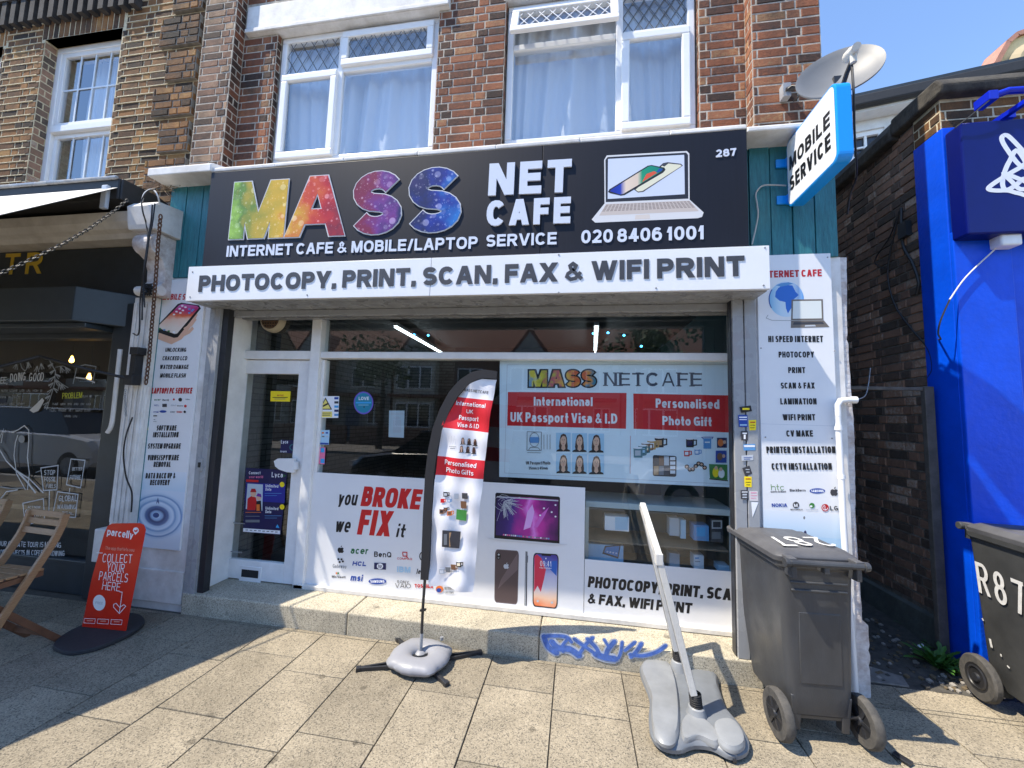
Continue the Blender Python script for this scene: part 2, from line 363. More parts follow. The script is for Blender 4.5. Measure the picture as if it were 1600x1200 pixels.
def fplane(y): return Print((0, y, 0), (1, 0, 0), (0, 0, 1))

def smooth_loop(pts, n=4):
    o = []; L_ = len(pts)
    for i in range(L_):
        p0, p1, p2, p3 = [Vector(pts[(i+k) % L_]) for k in (-1, 0, 1, 2)]
        for k in range(n):
            t = k/n; o.append(.5*((2*p1)+(-p0+p2)*t+(2*p0-5*p1+4*p2-p3)*t*t+(-p0+3*p1-3*p2+p3)*t**3))
    return o

# ------------------------------------------------------------------ bricks
def bricks(mb, O, U, V, w, h, holes=(), bond='flemish', course=.072, L=.2, hd=.096, mort=.0105, proud=.0034, seed=1, tone=(0, 1), soldier=()):
    O, U, V = Vector(O), Vector(U).normalized(), Vector(V).normalized(); N = U.cross(V); r = random.Random(seed)
    def brick(u0, u1, v0, v1):
        t = r.uniform(*tone); d = proud+r.uniform(-.0022, .0022); c = min(.0045, (u1-u0)*.2, (v1-v0)*.2)
        j = lambda: r.uniform(-.0016, .0016); tl = r.uniform(-.0012, .0012)
        q = [(u0+j(),v0+j()),(u1+j(),v0+j()),(u1+j(),v1+j()),(u0+j(),v1+j())]
        b = [O+U*a+V*e for a, e in q]
        f = [O+U*(a+(c if i in (0,3) else -c))+V*(e+(c if i in (0,1) else -c))+N*(d+(tl if i in (0,3) else -tl)) for i, (a, e) in enumerate(q)]
        mb.solid(b+f, [(4,5,6,7),(0,1,5,4),(1,2,6,5),(2,3,7,6),(3,0,4,7)], None, t)
    for (u0, u1, v0, v1) in soldier:
        x = u0
        while x < u1-.03:
            brick(x+mort/2, min(x+.068, u1)-mort/2, v0+mort/2, v1-mort/2); x += .068
    holes = list(holes)+list(soldier); nrow = int(math.ceil(h/course-1e-6))
    for i in range(nrow):
        v0, v1 = i*course, min((i+1)*course, h); x = 0; k = 0
        if v1-v0 < .02: continue
        if bond == 'flemish': seq = (L, hd) if i % 2 == 0 else (hd, L); x = -(L-hd)/2-.01 if i % 2 else 0
        elif bond == 'english': seq = (L,) if i % 2 == 0 else (hd,); x = 0 if i % 2 == 0 else -hd/2
        else: seq = (L,); x = 0 if i % 2 == 0 else -L/2
        while x < w:
            bl = seq[k % len(seq)]; k += 1; a, b = max(x, 0), min(x+bl, w); x += bl
            segs = [(a, b)]
            for (p, q, c, d) in holes:
                if v1-.01 > c and v0+.01 < d:
                    ns = []
                    for a2, b2 in segs:
                        if b2 <= p or a2 >= q: ns.append((a2, b2))
                        else:
                            if a2 < p: ns.append((a2, p))
                            if b2 > q: ns.append((q, b2))
                    segs = ns
            for a2, b2 in segs:
                if b2-a2 > .022: brick(a2+mort/2, b2-mort/2, v0+mort/2, v1-mort/2)
def slab_holes(mb, x0, x1, y0, y1, z0, z1, holes, m=None):
    """box wall with rectangular openings, built of butted blocks"""
    xs = sorted({x0, x1, *[h[0] for h in holes], *[h[1] for h in holes]}); zs = sorted({z0, z1, *[h[2] for h in holes], *[h[3] for h in holes]})
    for i in range(len(xs)-1):
        for k in range(len(zs)-1):
            cx, cz = (xs[i]+xs[i+1])/2, (zs[k]+zs[k+1])/2
            if any(h[0] < cx < h[1] and h[2] < cz < h[3] for h in holes): continue
            mb.box(xs[i], xs[i+1], y0, y1, zs[k], zs[k+1], m)
# ------------------------------------------------------------------ materials
M_mortar = mat('mortar', (.48, .43, .36), .95, var=.35, vscale=30, bump=.5, bscale=120)
M_mortar_dark = mat('sooty_mortar', (.24, .22, .19), .95, var=.4, vscale=20, bump=.4)
M_mortar_cream = mat('cream_mortar', (.62, .53, .36), .95, var=.3, vscale=25, bump=.4)
M_brick_red = tone_mat('red_brick', [(0, (.045, .03, .025)), (.25, (.12, .058, .04)), (.5, (.235, .085, .044)), (.75, (.29, .112, .058)), (.96, (.32, .145, .075)), (1, (.36, .2, .1))], stain=.5)
M_brick_brown = tone_mat('brown_stock_brick', [(0, (.04, .027, .018)), (.3, (.13, .066, .032)), (.6, (.23, .108, .04)), (.85, (.29, .14, .052)), (1, (.34, .19, .07))], stain=.55)
M_brick_pale = tone_mat('weathered_brick', [(0, (.07, .048, .038)), (.35, (.2, .105, .07)), (.7, (.31, .18, .12)), (1, (.4, .27, .175))], stain=.5)
M_brick_dark = tone_mat('sooty_brick', [(0, (.1, .08, .065)), (.35, (.2, .135, .1)), (.65, (.32, .19, .13)), (.9, (.4, .24, .16)), (1, (.5, .4, .32))], stain=.3)
M_white = mat('white_gloss_paint', (.85, .85, .845), .38, var=.1, vscale=7, bump=.12, bscale=35)
M_upvc = mat('white_plastic_frame', (.83, .83, .83), .28, var=.04, vscale=5)
M_whitewall = mat('white_masonry_paint', (.8, .79, .78), .7, col2=(.56, .54, .51), vscale=5, bump=.12, bscale=40)
M_peel = mat('peeling_white_paint', (.72, .7, .7), .75, col2=(.4, .33, .3), vscale=14, bump=.35, bscale=40)
M_panel = mat('white_sign_board', (.80, .81, .83), .24, var=.035, vscale=3)
M_alu = mat('mill_aluminium', (.33, .34, .355), .34, .9, var=.06, vscale=4)
M_alu_dark = mat('dull_grey_metal', (.30, .31, .32), .45, .6, var=.3, vscale=10)
M_black = mat('black_rubber', (.018, .018, .02), .6, var=.3, vscale=30)
M_blackpl = mat('black_plastic', (.025, .026, .03), .4, var=.3, vscale=20)
M_teal = mat('teal_painted_timber', (.03, .215, .25), .5, col2=(.015, .12, .15), vscale=9, bump=.4, bscale=30, stretch=(6, 6, .8))
M_slab = None
M_terr = None
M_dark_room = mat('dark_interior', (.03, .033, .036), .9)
M_curt = mat('white_net_curtain', (.66, .68, .7), .9)
M_glass = glass_mat('window_glass', (.88, .94, .95), 2.0)
M_glass_up = glass_mat('upstairs_glass', (.9, .93, .96), 4.2)
M_lead = mat('lead_came', (.09, .095, .1), .5, .5)
M_wire = mat('black_cable', (.015, .015, .016), .5)
M_rust = mat('rusty_steel', (.16, .075, .04), .85, col2=(.05, .035, .03), vscale=40)

def slab_material(name='concrete_slab', scale=190, k=1.0, warm=1.0, lo_=.15):
    m = bpy.data.materials.new(name); m.use_nodes = True; n = m.node_tree.nodes; l = m.node_tree.links; b = n['Principled BSDF']
    b.inputs['Roughness'].default_value = .85; b.inputs['Specular IOR Level'].default_value = .3
    tc = n.new('ShaderNodeTexCoord'); a = n.new('ShaderNodeAttribute'); a.attribute_name = 'tone'
    vo = n.new('ShaderNodeTexVoronoi'); vo.inputs['Scale'].default_value = scale; l.new(tc.outputs['Object'], vo.inputs['Vector'])
    cr = n.new('ShaderNodeValToRGB'); e = cr.color_ramp.elements     # exposed aggregate: each chip a tone
    e[0].position = 0; e[0].color = (.15, .135, .11, 1); e[1].position = 1; e[1].color = (.5, .435, .328, 1)
    for p, c in ((.1, (.2, .175, .135)), (.25, (.34, .293, .215)), (.75, (.415, .358, .262))):
        x = e.new(p); x.color = (*c, 1)
    for x in e: x.color = (min(1, x.color[0]*k), min(1, x.color[1]*k*warm), min(1, x.color[2]*k*warm*warm), 1)
    sx = n.new('ShaderNodeSeparateColor'); l.new(vo.outputs['Color'], sx.inputs[0]); l.new(sx.outputs[0], cr.inputs[0])
    lo = n.new('ShaderNodeTexNoise'); lo.inputs['Scale'].default_value = 2.1; lo.inputs['Detail'].default_value = 10; lo.inputs['Roughness'].default_value = .66; lo.inputs['Distortion'].default_value = .6; l.new(tc.outputs['Object'], lo.inputs['Vector'])
    mr = n.new('ShaderNodeMapRange'); mr.inputs[1].default_value = .3; mr.inputs[2].default_value = .72; mr.inputs[3].default_value = .64; mr.inputs[4].default_value = 1.12; l.new(lo.outputs[0], mr.inputs[0])
    mt = n.new('ShaderNodeMapRange'); mt.inputs[3].default_value = .8; mt.inputs[4].default_value = 1.08; l.new(a.outputs['Fac'], mt.inputs[0])
    mu = n.new('ShaderNodeMath'); mu.operation = 'MULTIPLY'; l.new(mr.outputs[0], mu.inputs[0]); l.new(mt.outputs[0], mu.inputs[1])
    # chewing-gum spots
    v2 = n.new('ShaderNodeTexVoronoi'); v2.inputs['Scale'].default_value = 4.2; l.new(tc.outputs['Object'], v2.inputs['Vector'])
    n2 = n.new('ShaderNodeTexNoise'); n2.inputs['Scale'].default_value = 45; l.new(tc.outputs['Object'], n2.inputs['Vector'])
    s2 = n.new('ShaderNodeMath'); s2.operation = 'MULTIPLY_ADD'; s2.inputs[1].default_value = .03; l.new(n2.outputs[0], s2.inputs[0]); l.new(v2.outputs['Distance'], s2.inputs[2])
    m2 = n.new('ShaderNodeMapRange'); m2.inputs[1].default_value = .085; m2.inputs[2].default_value = .125; m2.inputs[3].default_value = .58; m2.inputs[4].default_value = 1; l.new(s2.outputs[0], m2.inputs[0])
    m3 = n.new('ShaderNodeMath'); m3.operation = 'MULTIPLY'; l.new(mu.outputs[0], m3.inputs[0]); l.new(m2.outputs[0], m3.inputs[1])
    mx = n.new('ShaderNodeMix'); mx.data_type = 'RGBA'; mx.blend_type = 'MULTIPLY'; mx.inputs['Factor'].default_value = 1
    l.new(cr.outputs[0], mx.inputs['A']); l.new(m3.outputs[0], mx.inputs['B']); l.new(mx.outputs['Result'], b.inputs['Base Color'])
    bp = n.new('ShaderNodeBump'); bp.inputs['Strength'].default_value = .35; bp.inputs['Distance'].default_value = .004
    l.new(sx.outputs[1], bp.inputs['Height']); l.new(bp.outputs[0], b.inputs['Normal'])
    return m
M_slab = slab_material(k=.84); M_terr = slab_material('pale_terrazzo', 210, 1.38, 1.05)
M_asphalt = mat('asphalt', (.055, .054, .053), .9, var=.35, vscale=60, bump=.4, bscale=150)
M_earth = mat('alley_dirt', (.045, .042, .038), .95, col2=(.09, .085, .075), vscale=18, bump=.6, bscale=50)

# ------------------------------------------------------------------ ground
b = MB(); b.box(-60, 60, -60, 60, -.5, -.16, M_asphalt); tag(b.build('ground'), kind='structure')
b = MB(); b.box(-45, 45, -9.2, -1.35, -.15, -.11, M_asphalt); tag(b.build('road'), kind='structure')
b = MB(); b.box(-45, 45, -12.5, -9.2, -.15, .0, mat('far_paving', (.3, .27, .23), .9, var=.2)); tag(b.build('far_pavement'), kind='structure')
b = MB(); b.box(-45, 45, -1.35, -1.2, -.15, .0, mat('granite_kerb', (.3, .3, .3), .7, var=.3, vscale=60)); tag(b.build('kerb'), kind='structure')
b = MB(); b.box(-20, 20, -1.2, 3.0, -.12, -.011, mat('slab_joint', (.10, .09, .075), .95, var=.3, vscale=40)); tag(b.build('paving_bed'), kind='structure')
b = MB(); r = random.Random(3)
for k in range(-28, 29):
    x0 = .315+.4175*k; off = 2.34 if k % 2 else 2.465
    ys = [2.742]; y = off+.535*1
    y = off if off < 2.7 else off-.535
    while y > -1.2: ys.append(y); y -= .535
    ys.append(-1.2)
    for i in range(len(ys)-1):
        z = r.uniform(-.0012, .0012); q = .0032; c = .002
        xa, xb, ya, yb = x0+q, x0+.4175-q, ys[i+1]+q, ys[i]-q
        if yb-ya < .03: continue
        dz = [z+r.uniform(-.0008, .0008) for _ in range(4)]
        top = [(xa+c, ya+c, dz[0]), (xb-c, ya+c, dz[1]), (xb-c, yb-c, dz[2]), (xa+c, yb-c, dz[3])]
        bot = [(xa, ya, -.02), (xb, ya, -.02), (xb, yb, -.02), (xa, yb, -.02)]; mid = [(p[0], p[1], -.002) for p in bot]
        t = r.random()
        b.solid(top+mid+bot, [(0,1,2,3)]+[(4+i, 4+(i+1) % 4, (i+1) % 4, i) for i in range(4)]+[(8+i, 8+(i+1) % 4, 4+(i+1) % 4, 4+i) for i in range(4)], M_slab, t)
    b.box(x0+.003, x0+.4145, 2.748, 2.776, -.02, -.003, M_slab, r.random())
    if x0 > 1.5: b.box(x0+.003, x0+.4145, 2.782, 2.97, -.02, -.002, M_slab, r.random())
tag(b.build('pavement'), kind='structure')
# alley floor rises gently towards the back
b = MB(); pts = []
nx, ny = 24, 30
for j in range(ny+1):
    for i in range(nx+1):
        x = 1.72+i/nx*1.02; y = 2.965+j/ny*4.0
        pts.append((x, y, .0+.035*(y-2.96)+rnd.uniform(-.006, .006)+(.03*math.exp(-((x-2.65)/.12)**2) if j > 2 else 0)))
b.solid(pts, [(j*(nx+1)+i, j*(nx+1)+i+1, (j+1)*(nx+1)+i+1, (j+1)*(nx+1)+i) for j in range(ny) for i in range(nx)], M_earth)
tag(b.build('alley_path', smooth=True), kind='structure')
b = MB()
for i in range(330):
    x = rnd.uniform(1.85, 2.66) if i > 150 else rnd.uniform(2.3, 2.67); y = 2.99+abs(rnd.gauss(0, .45)); s_ = rnd.uniform(.004, .014)
    z = .035*(y-2.96)+.006
    b.obox((x, y, z), (s_, s_*.4, 0), (-s_*.3, s_*.8, s_*.2), (0, 0, s_*.5), rnd.choice([M_earth, mat('leaf_litter', (.13, .1, .06), .9), mat('grit', (.3, .28, .25), .9)]))
tag(b.build('alley_litter'), kind='stuff')

# ------------------------------------------------------------------ the shop building
YP, YF, YW, YR = 2.80, 3.10, 3.01, 2.90       # side panels, shopfront, upper wall, pilasters
shop = thing('shop_building', 'red brick building with two white upstairs windows above the white framed internet cafe shopfront', 'building', (-.9, 2.8, 0))
Z0, Z1 = 3.62, 6.3
w1 = (at(425,256,1,3.06), at(686,34,1,3.06)); X1a, X1b, ZB, ZT = w1[0].x-.01, at(681,200,1,3.06).x, w1[0].z-.03, 5.16
X2a, X2b = at(789,120,1,3.06).x, at(1089,100,1,3.06).x
holes = [(X1a, X1b, ZB, ZT), (X2a, X2b, ZB, ZT)]
b = MB(); slab_holes(b, -3.53, 1.69, YW, YW+.25, Z0, Z1, holes, M_mortar)
b.box(-3.53, -3.19, YR, YW, Z0, Z1, M_mortar); b.box(1.235, 1.69, YR, YW, Z0, Z1, M_mortar)
b.box(1.45, 1.69, YW+.25, 9.0, Z0, Z1, M_mortar); b.box(-3.53, -3.3, YW+.25, 9.0, Z0, Z1, M_mortar); b.box(-3.53, 1.69, 9.0, 9.2, 0, Z1, M_mortar_dark)
b.box(-3.3, 1.45, YW+.25, 9, Z1-.2, Z1, M_mortar_dark)
b.build('mortar_backing', None, shop)
b = MB(); h = lambda q, x0, z0: (q[0]-x0, q[1]-x0, q[2]-z0, q[3]-z0)
bricks(b, (-3.19, YW, Z0), (1,0,0), (0,0,1), 4.425, 2.68, [h(q, -3.19, Z0) for q in holes]+[(.0, 2.05, ZT-Z0-.02, ZT-Z0+.29)], 'flemish', seed=2)
b.build('brick_wall', M_brick_red, shop)
b = MB(); bricks(b, (-3.53, YR, Z0), (1,0,0), (0,0,1), .34, 2.68, bond='flemish', seed=3); bo = b.build('brick_pilaster', M_brick_pale, shop)
b = MB(); bricks(b, (1.235, YR, Z0), (1,0,0), (0,0,1), .455, 2.68, bond='flemish', seed=4)
bricks(b, (1.235, YW, Z0), (0,-1,0), (0,0,1), .11, 2.68, bond='english', seed=5, L=.11, hd=.11, tone=(.4, 1)); bo = b.build('brick_pilaster', M_brick_red, shop)
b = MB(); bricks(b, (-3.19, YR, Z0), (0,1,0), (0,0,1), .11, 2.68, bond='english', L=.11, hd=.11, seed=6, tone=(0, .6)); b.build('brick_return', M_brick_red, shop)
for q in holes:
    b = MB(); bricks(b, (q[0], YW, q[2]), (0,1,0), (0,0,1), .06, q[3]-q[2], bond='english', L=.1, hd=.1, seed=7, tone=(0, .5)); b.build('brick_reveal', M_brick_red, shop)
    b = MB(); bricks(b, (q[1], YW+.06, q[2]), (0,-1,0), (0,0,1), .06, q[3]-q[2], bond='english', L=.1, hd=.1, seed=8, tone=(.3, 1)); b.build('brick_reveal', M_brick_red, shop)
# white rendered lintel over both windows
b = MB(); b.box(-3.15, -1.14, YW-.035, YW+.06, ZT-.012, ZT+.27, M_whitewall); b.box(-3.15, -1.14, YW-.05, YW-.035, ZT-.01, ZT+.03, M_whitewall)
b.build('lintel', None, shop, bevel=.006)
b = MB(); b.box(X2a-.02, X2b+.02, YW-.01, YW+.06, ZT-.012, ZT+.12, M_whitewall); b.build('lintel', None, shop, bevel=.006)
# weathered ledge
b = MB()
pr = [(2.635, 3.54), (2.635, 3.572), (2.66, 3.588), (3.0, 3.74), (3.0, 3.54)]
b.prism([(-3.6, y-.015, z+(.035 if 3.56 < z < 3.7 else 0)) for y, z in pr], (.62, 0, 0))
xs = [-2.98, -2.4, -1.8, -1.2, -.6, 0, .6, 1.08]
for i in range(len(xs)-1):
    j = lambda: rnd.uniform(-.006, .006)
    b.prism([(xs[i], y+(0 if k > 2 else j()), z+(j()*.5)) for k, (y, z) in enumerate(pr)], (xs[i+1]-xs[i], 0, 0))
b.prism([(1.08, y-.012, z+(-.03 if z < 3.6 else .012)) for y, z in pr], (.62, 0, 0))
b.build('ledge', M_whitewall, shop, bevel=.008)
# boarding either side of the sign
for x0, x1, z0, z1, nb in ((-3.565, -2.9, 2.72, 3.575, 4), (1.02, 1.685, 2.72, 3.54, 5)):
    b = MB(); wd = (x1-x0)/nb
    for i in range(nb): b.box(x0+i*wd+.003, x0+(i+1)*wd-.003, YP+rnd.uniform(-.004, .003), YP+.03, z0, z1)
    b.box(x0, x1, YP+.03, YP+.2, z0, z1); b.build('teal_boarding', M_teal, shop, bevel=.003)
# pillars below
b = MB(); b.box(-3.56, -3.04, YP+.012, 3.3, -.02, 2.72, M_whitewall); b.box(-3.55, -3.05, YP-.006, YP+.012, .05, .30, M_whitewall)
b.build('pillar', None, shop, bevel=.006)
b = MB(); b.box(1.17, 1.70, YP+.012, 3.3, -.02, 2.72, M_whitewall)
r = random.Random(11); xe = []; w_ = 0
for i in range(96):
    z = -.02+i*2.74/95; w_ = .7*w_+r.uniform(-.0018, .0018); xe.append((1.738+w_-(.007 if r.random() < .05 else 0)+(.032 if z < .44 else 0)+.006*math.sin(z*5), z))
for (xa, za), (xb, zb) in zip(xe, xe[1:]): b.prism([(1.70, YP+.016+r.uniform(0, .006), za), (xa, YP+.022, za), (xb, YP+.022, zb), (1.70, YP+.018, zb)], (0, .4, 0), M_peel)
b.build('pillar', None, shop, bevel=.002)
# step
b = MB(); b.box(-3.03, -1.62, 2.78, 3.16, -.02, .152); b.box(-1.616, -.22, 2.78, 3.16, -.02, .15); b.box(-.216, 1.17, 2.781, 3.16, -.02, .148)
b.build('step', M_terr, shop, bevel=.012, seg=3)
b = MB(); b.box(-2.27, 1.15, 3.045, 3.085, .152, .185); b.build('sill_strip', mat('pale_sill_paint', (.72, .7, .66), .6, var=.2), shop, bevel=.004)
# shutter box behind the white sign, and the guides
b = MB(); b.box(-3.03, 1.17, 2.62, 3.0, 2.437, 2.70, M_alu_dark); b.box(-3.0, 1.15, 3.0, 3.06, 2.40, 2.7, M_alu_dark); b.box(-2.98, 1.12, 2.86, 2.9, 2.385, 2.435, M_alu)
b.build('shutter_box', None, shop, bevel=.003)
for x0, x1, xd0, xd1 in ((-3.035, -2.93, -2.93, -2.875), (1.028, 1.168, 1.02, 1.028)):
    b = MB(); b.box(x0, (x0+x1)/2-.003, 2.79, 2.87, .15, 2.44, M_alu); b.box((x0+x1)/2+.003, x1, 2.785, 2.87, .15, 2.44, M_alu); b.box(xd0, xd1, 2.81, 2.87, .152, 2.44, M_blackpl)
    if x0 < 0: b.box(-2.995, -2.955, 2.772, 2.79, 1.1, 1.2, M_alu); b.box(-2.985, -2.965, 2.764, 2.772, 1.13, 1.17, M_black)
    b.build('shutter_guide', None, shop, bevel=.002)
# shopfront timber
zt = at(800, 556, 1, YF).z; zh = 2.42
xj0 = at(342, 490, 1, YF).x; xm0, xm1 = at(480, 700, 1, YF).x, at(495, 700, 1, YF).x; xr = at(1149, 650, 1, YF).x+.02
xd0, xd1 = at(362, 600, 1, YF).x, at(478, 600, 1, YF).x
b = MB(); b.box(-3.04, xd0-.05, YF-.015, YF+.08, .15, zh); b.box(-3.04, -2.93, 2.87, YF+.02, .15, zh)
b.box(xd0-.05, xd0, YF-.03, YF+.06, .15, zh)
b.box(xm0, xm1, YF-.055, YF+.06, .15, zh); b.box(xm1, xm1+.03, YF-.02, YF+.06, .19, zt-.045)
b.box(xd0, xm0, YF-.04, YF+.06, zt-.045, zt+.03); b.box(xm1, xr, YF-.045, YF+.06, zt-.035, zt+.022)
b.box(xr, xr+.06, YF-.03, YF+.06, .15, zh); b.box(xm1, xr, YF-.01, YF+.06, .15, .2)
b.build('shopfront_frame', M_white, shop, bevel=.006)
for z_ in (.62, .38): b = MB(); b.box(-2.91, -2.80, 3.077, YF-.016, z_, z_+.006); b.build('jamb_seam', M_alu_dark, shop)
# door
gz0, gz1 = at(400, 876, 1, YF).z, at(400, 584, 1, YF).z; gx0, gx1 = at(369, 700, 1, YF).x, at(459, 700, 1, YF).x
b = MB(); b.box(xd0+.004, gx0, YF-.012, YF+.035, .16, zt-.05); b.box(gx1, xm0-.004, YF-.012, YF+.035, .16, zt-.05)
b.box(gx0, gx1, YF-.012, YF+.035, .16, gz0); b.box(gx0, gx1, YF-.012, YF+.035, gz1, zt-.05)
door = b.build('door', M_white, shop, bevel=.006)
b = MB(); b.face([(gx0,YF+.008,gz0),(gx1,YF+.008,gz0),(gx1,YF+.008,gz1),(gx0,YF+.008,gz1)]); b.build('door_pane', M_glass, door)
p0, p1 = at(376, 906, 1, YF), at(411, 886, 1, YF)
b = MB(); s0, s1 = at(380, 899.5, 1, YF), at(407, 890.5, 1, YF); b.box(p0.x, p1.x, YF-.02, YF-.012, p0.z, p1.z, M_upvc); b.box(s0.x, s1.x, YF-.023, YF-.02, s0.z, s1.z, M_black); b.build('letter_slot', None, door, bevel=.003)
b = MB(); hp = fplane(YF-.02)
hp.poly([(432,720),(438,716),(450,716),(463,716),(463,738),(452,737),(440,733),(434,728)], M_upvc, depth=.03); hp.poly([(462,721),(467,721),(467,733),(462,733)], M_upvc, depth=.025)
hp.build('door_handle', door)
# glazing
b = MB(); b.face([(xd0,YF+.012,zt+.03),(xm0,YF+.012,zt+.03),(xm0,YF+.012,zh),(xd0,YF+.012,zh)]); b.build('pane', M_glass, shop)
b = MB(); b.face([(xm1,YF+.012,zt+.022),(xr,YF+.012,zt+.022),(xr,YF+.012,zh),(xm1,YF+.012,zh)]); b.build('pane', M_glass, shop)
b = MB(); b.face([(xm1+.03,YF+.012,.2),(xr,YF+.012,.2),(xr,YF+.012,zt-.035),(xm1+.03,YF+.012,zt-.035)]); b.build('pane', M_glass, shop)
# inside of the shop
M_slate = None
def slate():
    m = bpy.data.materials.new('slate_wallpaper'); m.use_nodes = True; n = m.node_tree.nodes; l = m.node_tree.links; bs = n['Principled BSDF']; bs.inputs['Roughness'].default_value = .7
    tc = n.new('ShaderNodeTexCoord'); sp = n.new('ShaderNodeSeparateXYZ'); cb = n.new('ShaderNodeCombineXYZ'); l.new(tc.outputs['Object'], sp.inputs[0])
    ad = n.new('ShaderNodeMath'); ad.operation = 'ADD'; l.new(sp.outputs[0], ad.inputs[0]); l.new(sp.outputs[1], ad.inputs[1]); l.new(ad.outputs[0], cb.inputs[0]); l.new(sp.outputs[2], cb.inputs[1])
    br = n.new('ShaderNodeTexBrick'); br.inputs['Scale'].default_value = 1; br.inputs['Brick Width'].default_value = .22; br.inputs['Row Height'].default_value = .055; br.inputs['Mortar Size'].default_value = .005; br.offset = .37; br.squash = 1.6; br.squash_frequency = 3
    br.inputs['Color1'].default_value = (.075, .085, .082, 1); br.inputs['Color2'].default_value = (.13, .14, .135, 1); br.inputs['Mortar'].default_value = (.02, .022, .022, 1)
    l.new(cb.outputs[0], br.inputs['Vector'])
    nz = n.new('ShaderNodeTexNoise'); nz.inputs['Scale'].default_value = 20; nz.inputs['Detail'].default_value = 6; l.new(tc.outputs['Object'], nz.inputs['Vector'])
    mx = n.new('ShaderNodeMix'); mx.data_type = 'RGBA'; mx.blend_type = 'MULTIPLY'; mx.inputs['Factor'].default_value = .8
    l.new(br.outputs[0], mx.inputs['A']); l.new(nz.outputs[0], mx.inputs['B']); l.new(mx.outputs['Result'], bs.inputs['Base Color']); return m
M_slate = slate()
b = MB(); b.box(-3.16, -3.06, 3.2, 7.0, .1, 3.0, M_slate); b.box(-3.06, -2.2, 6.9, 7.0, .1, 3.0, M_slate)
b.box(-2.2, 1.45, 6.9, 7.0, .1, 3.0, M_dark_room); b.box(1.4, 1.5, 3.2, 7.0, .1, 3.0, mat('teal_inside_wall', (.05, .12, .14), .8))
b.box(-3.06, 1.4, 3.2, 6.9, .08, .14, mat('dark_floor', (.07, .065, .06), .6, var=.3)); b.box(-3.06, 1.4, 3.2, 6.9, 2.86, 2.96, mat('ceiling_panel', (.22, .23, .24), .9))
b.build('interior_lining', None, shop)

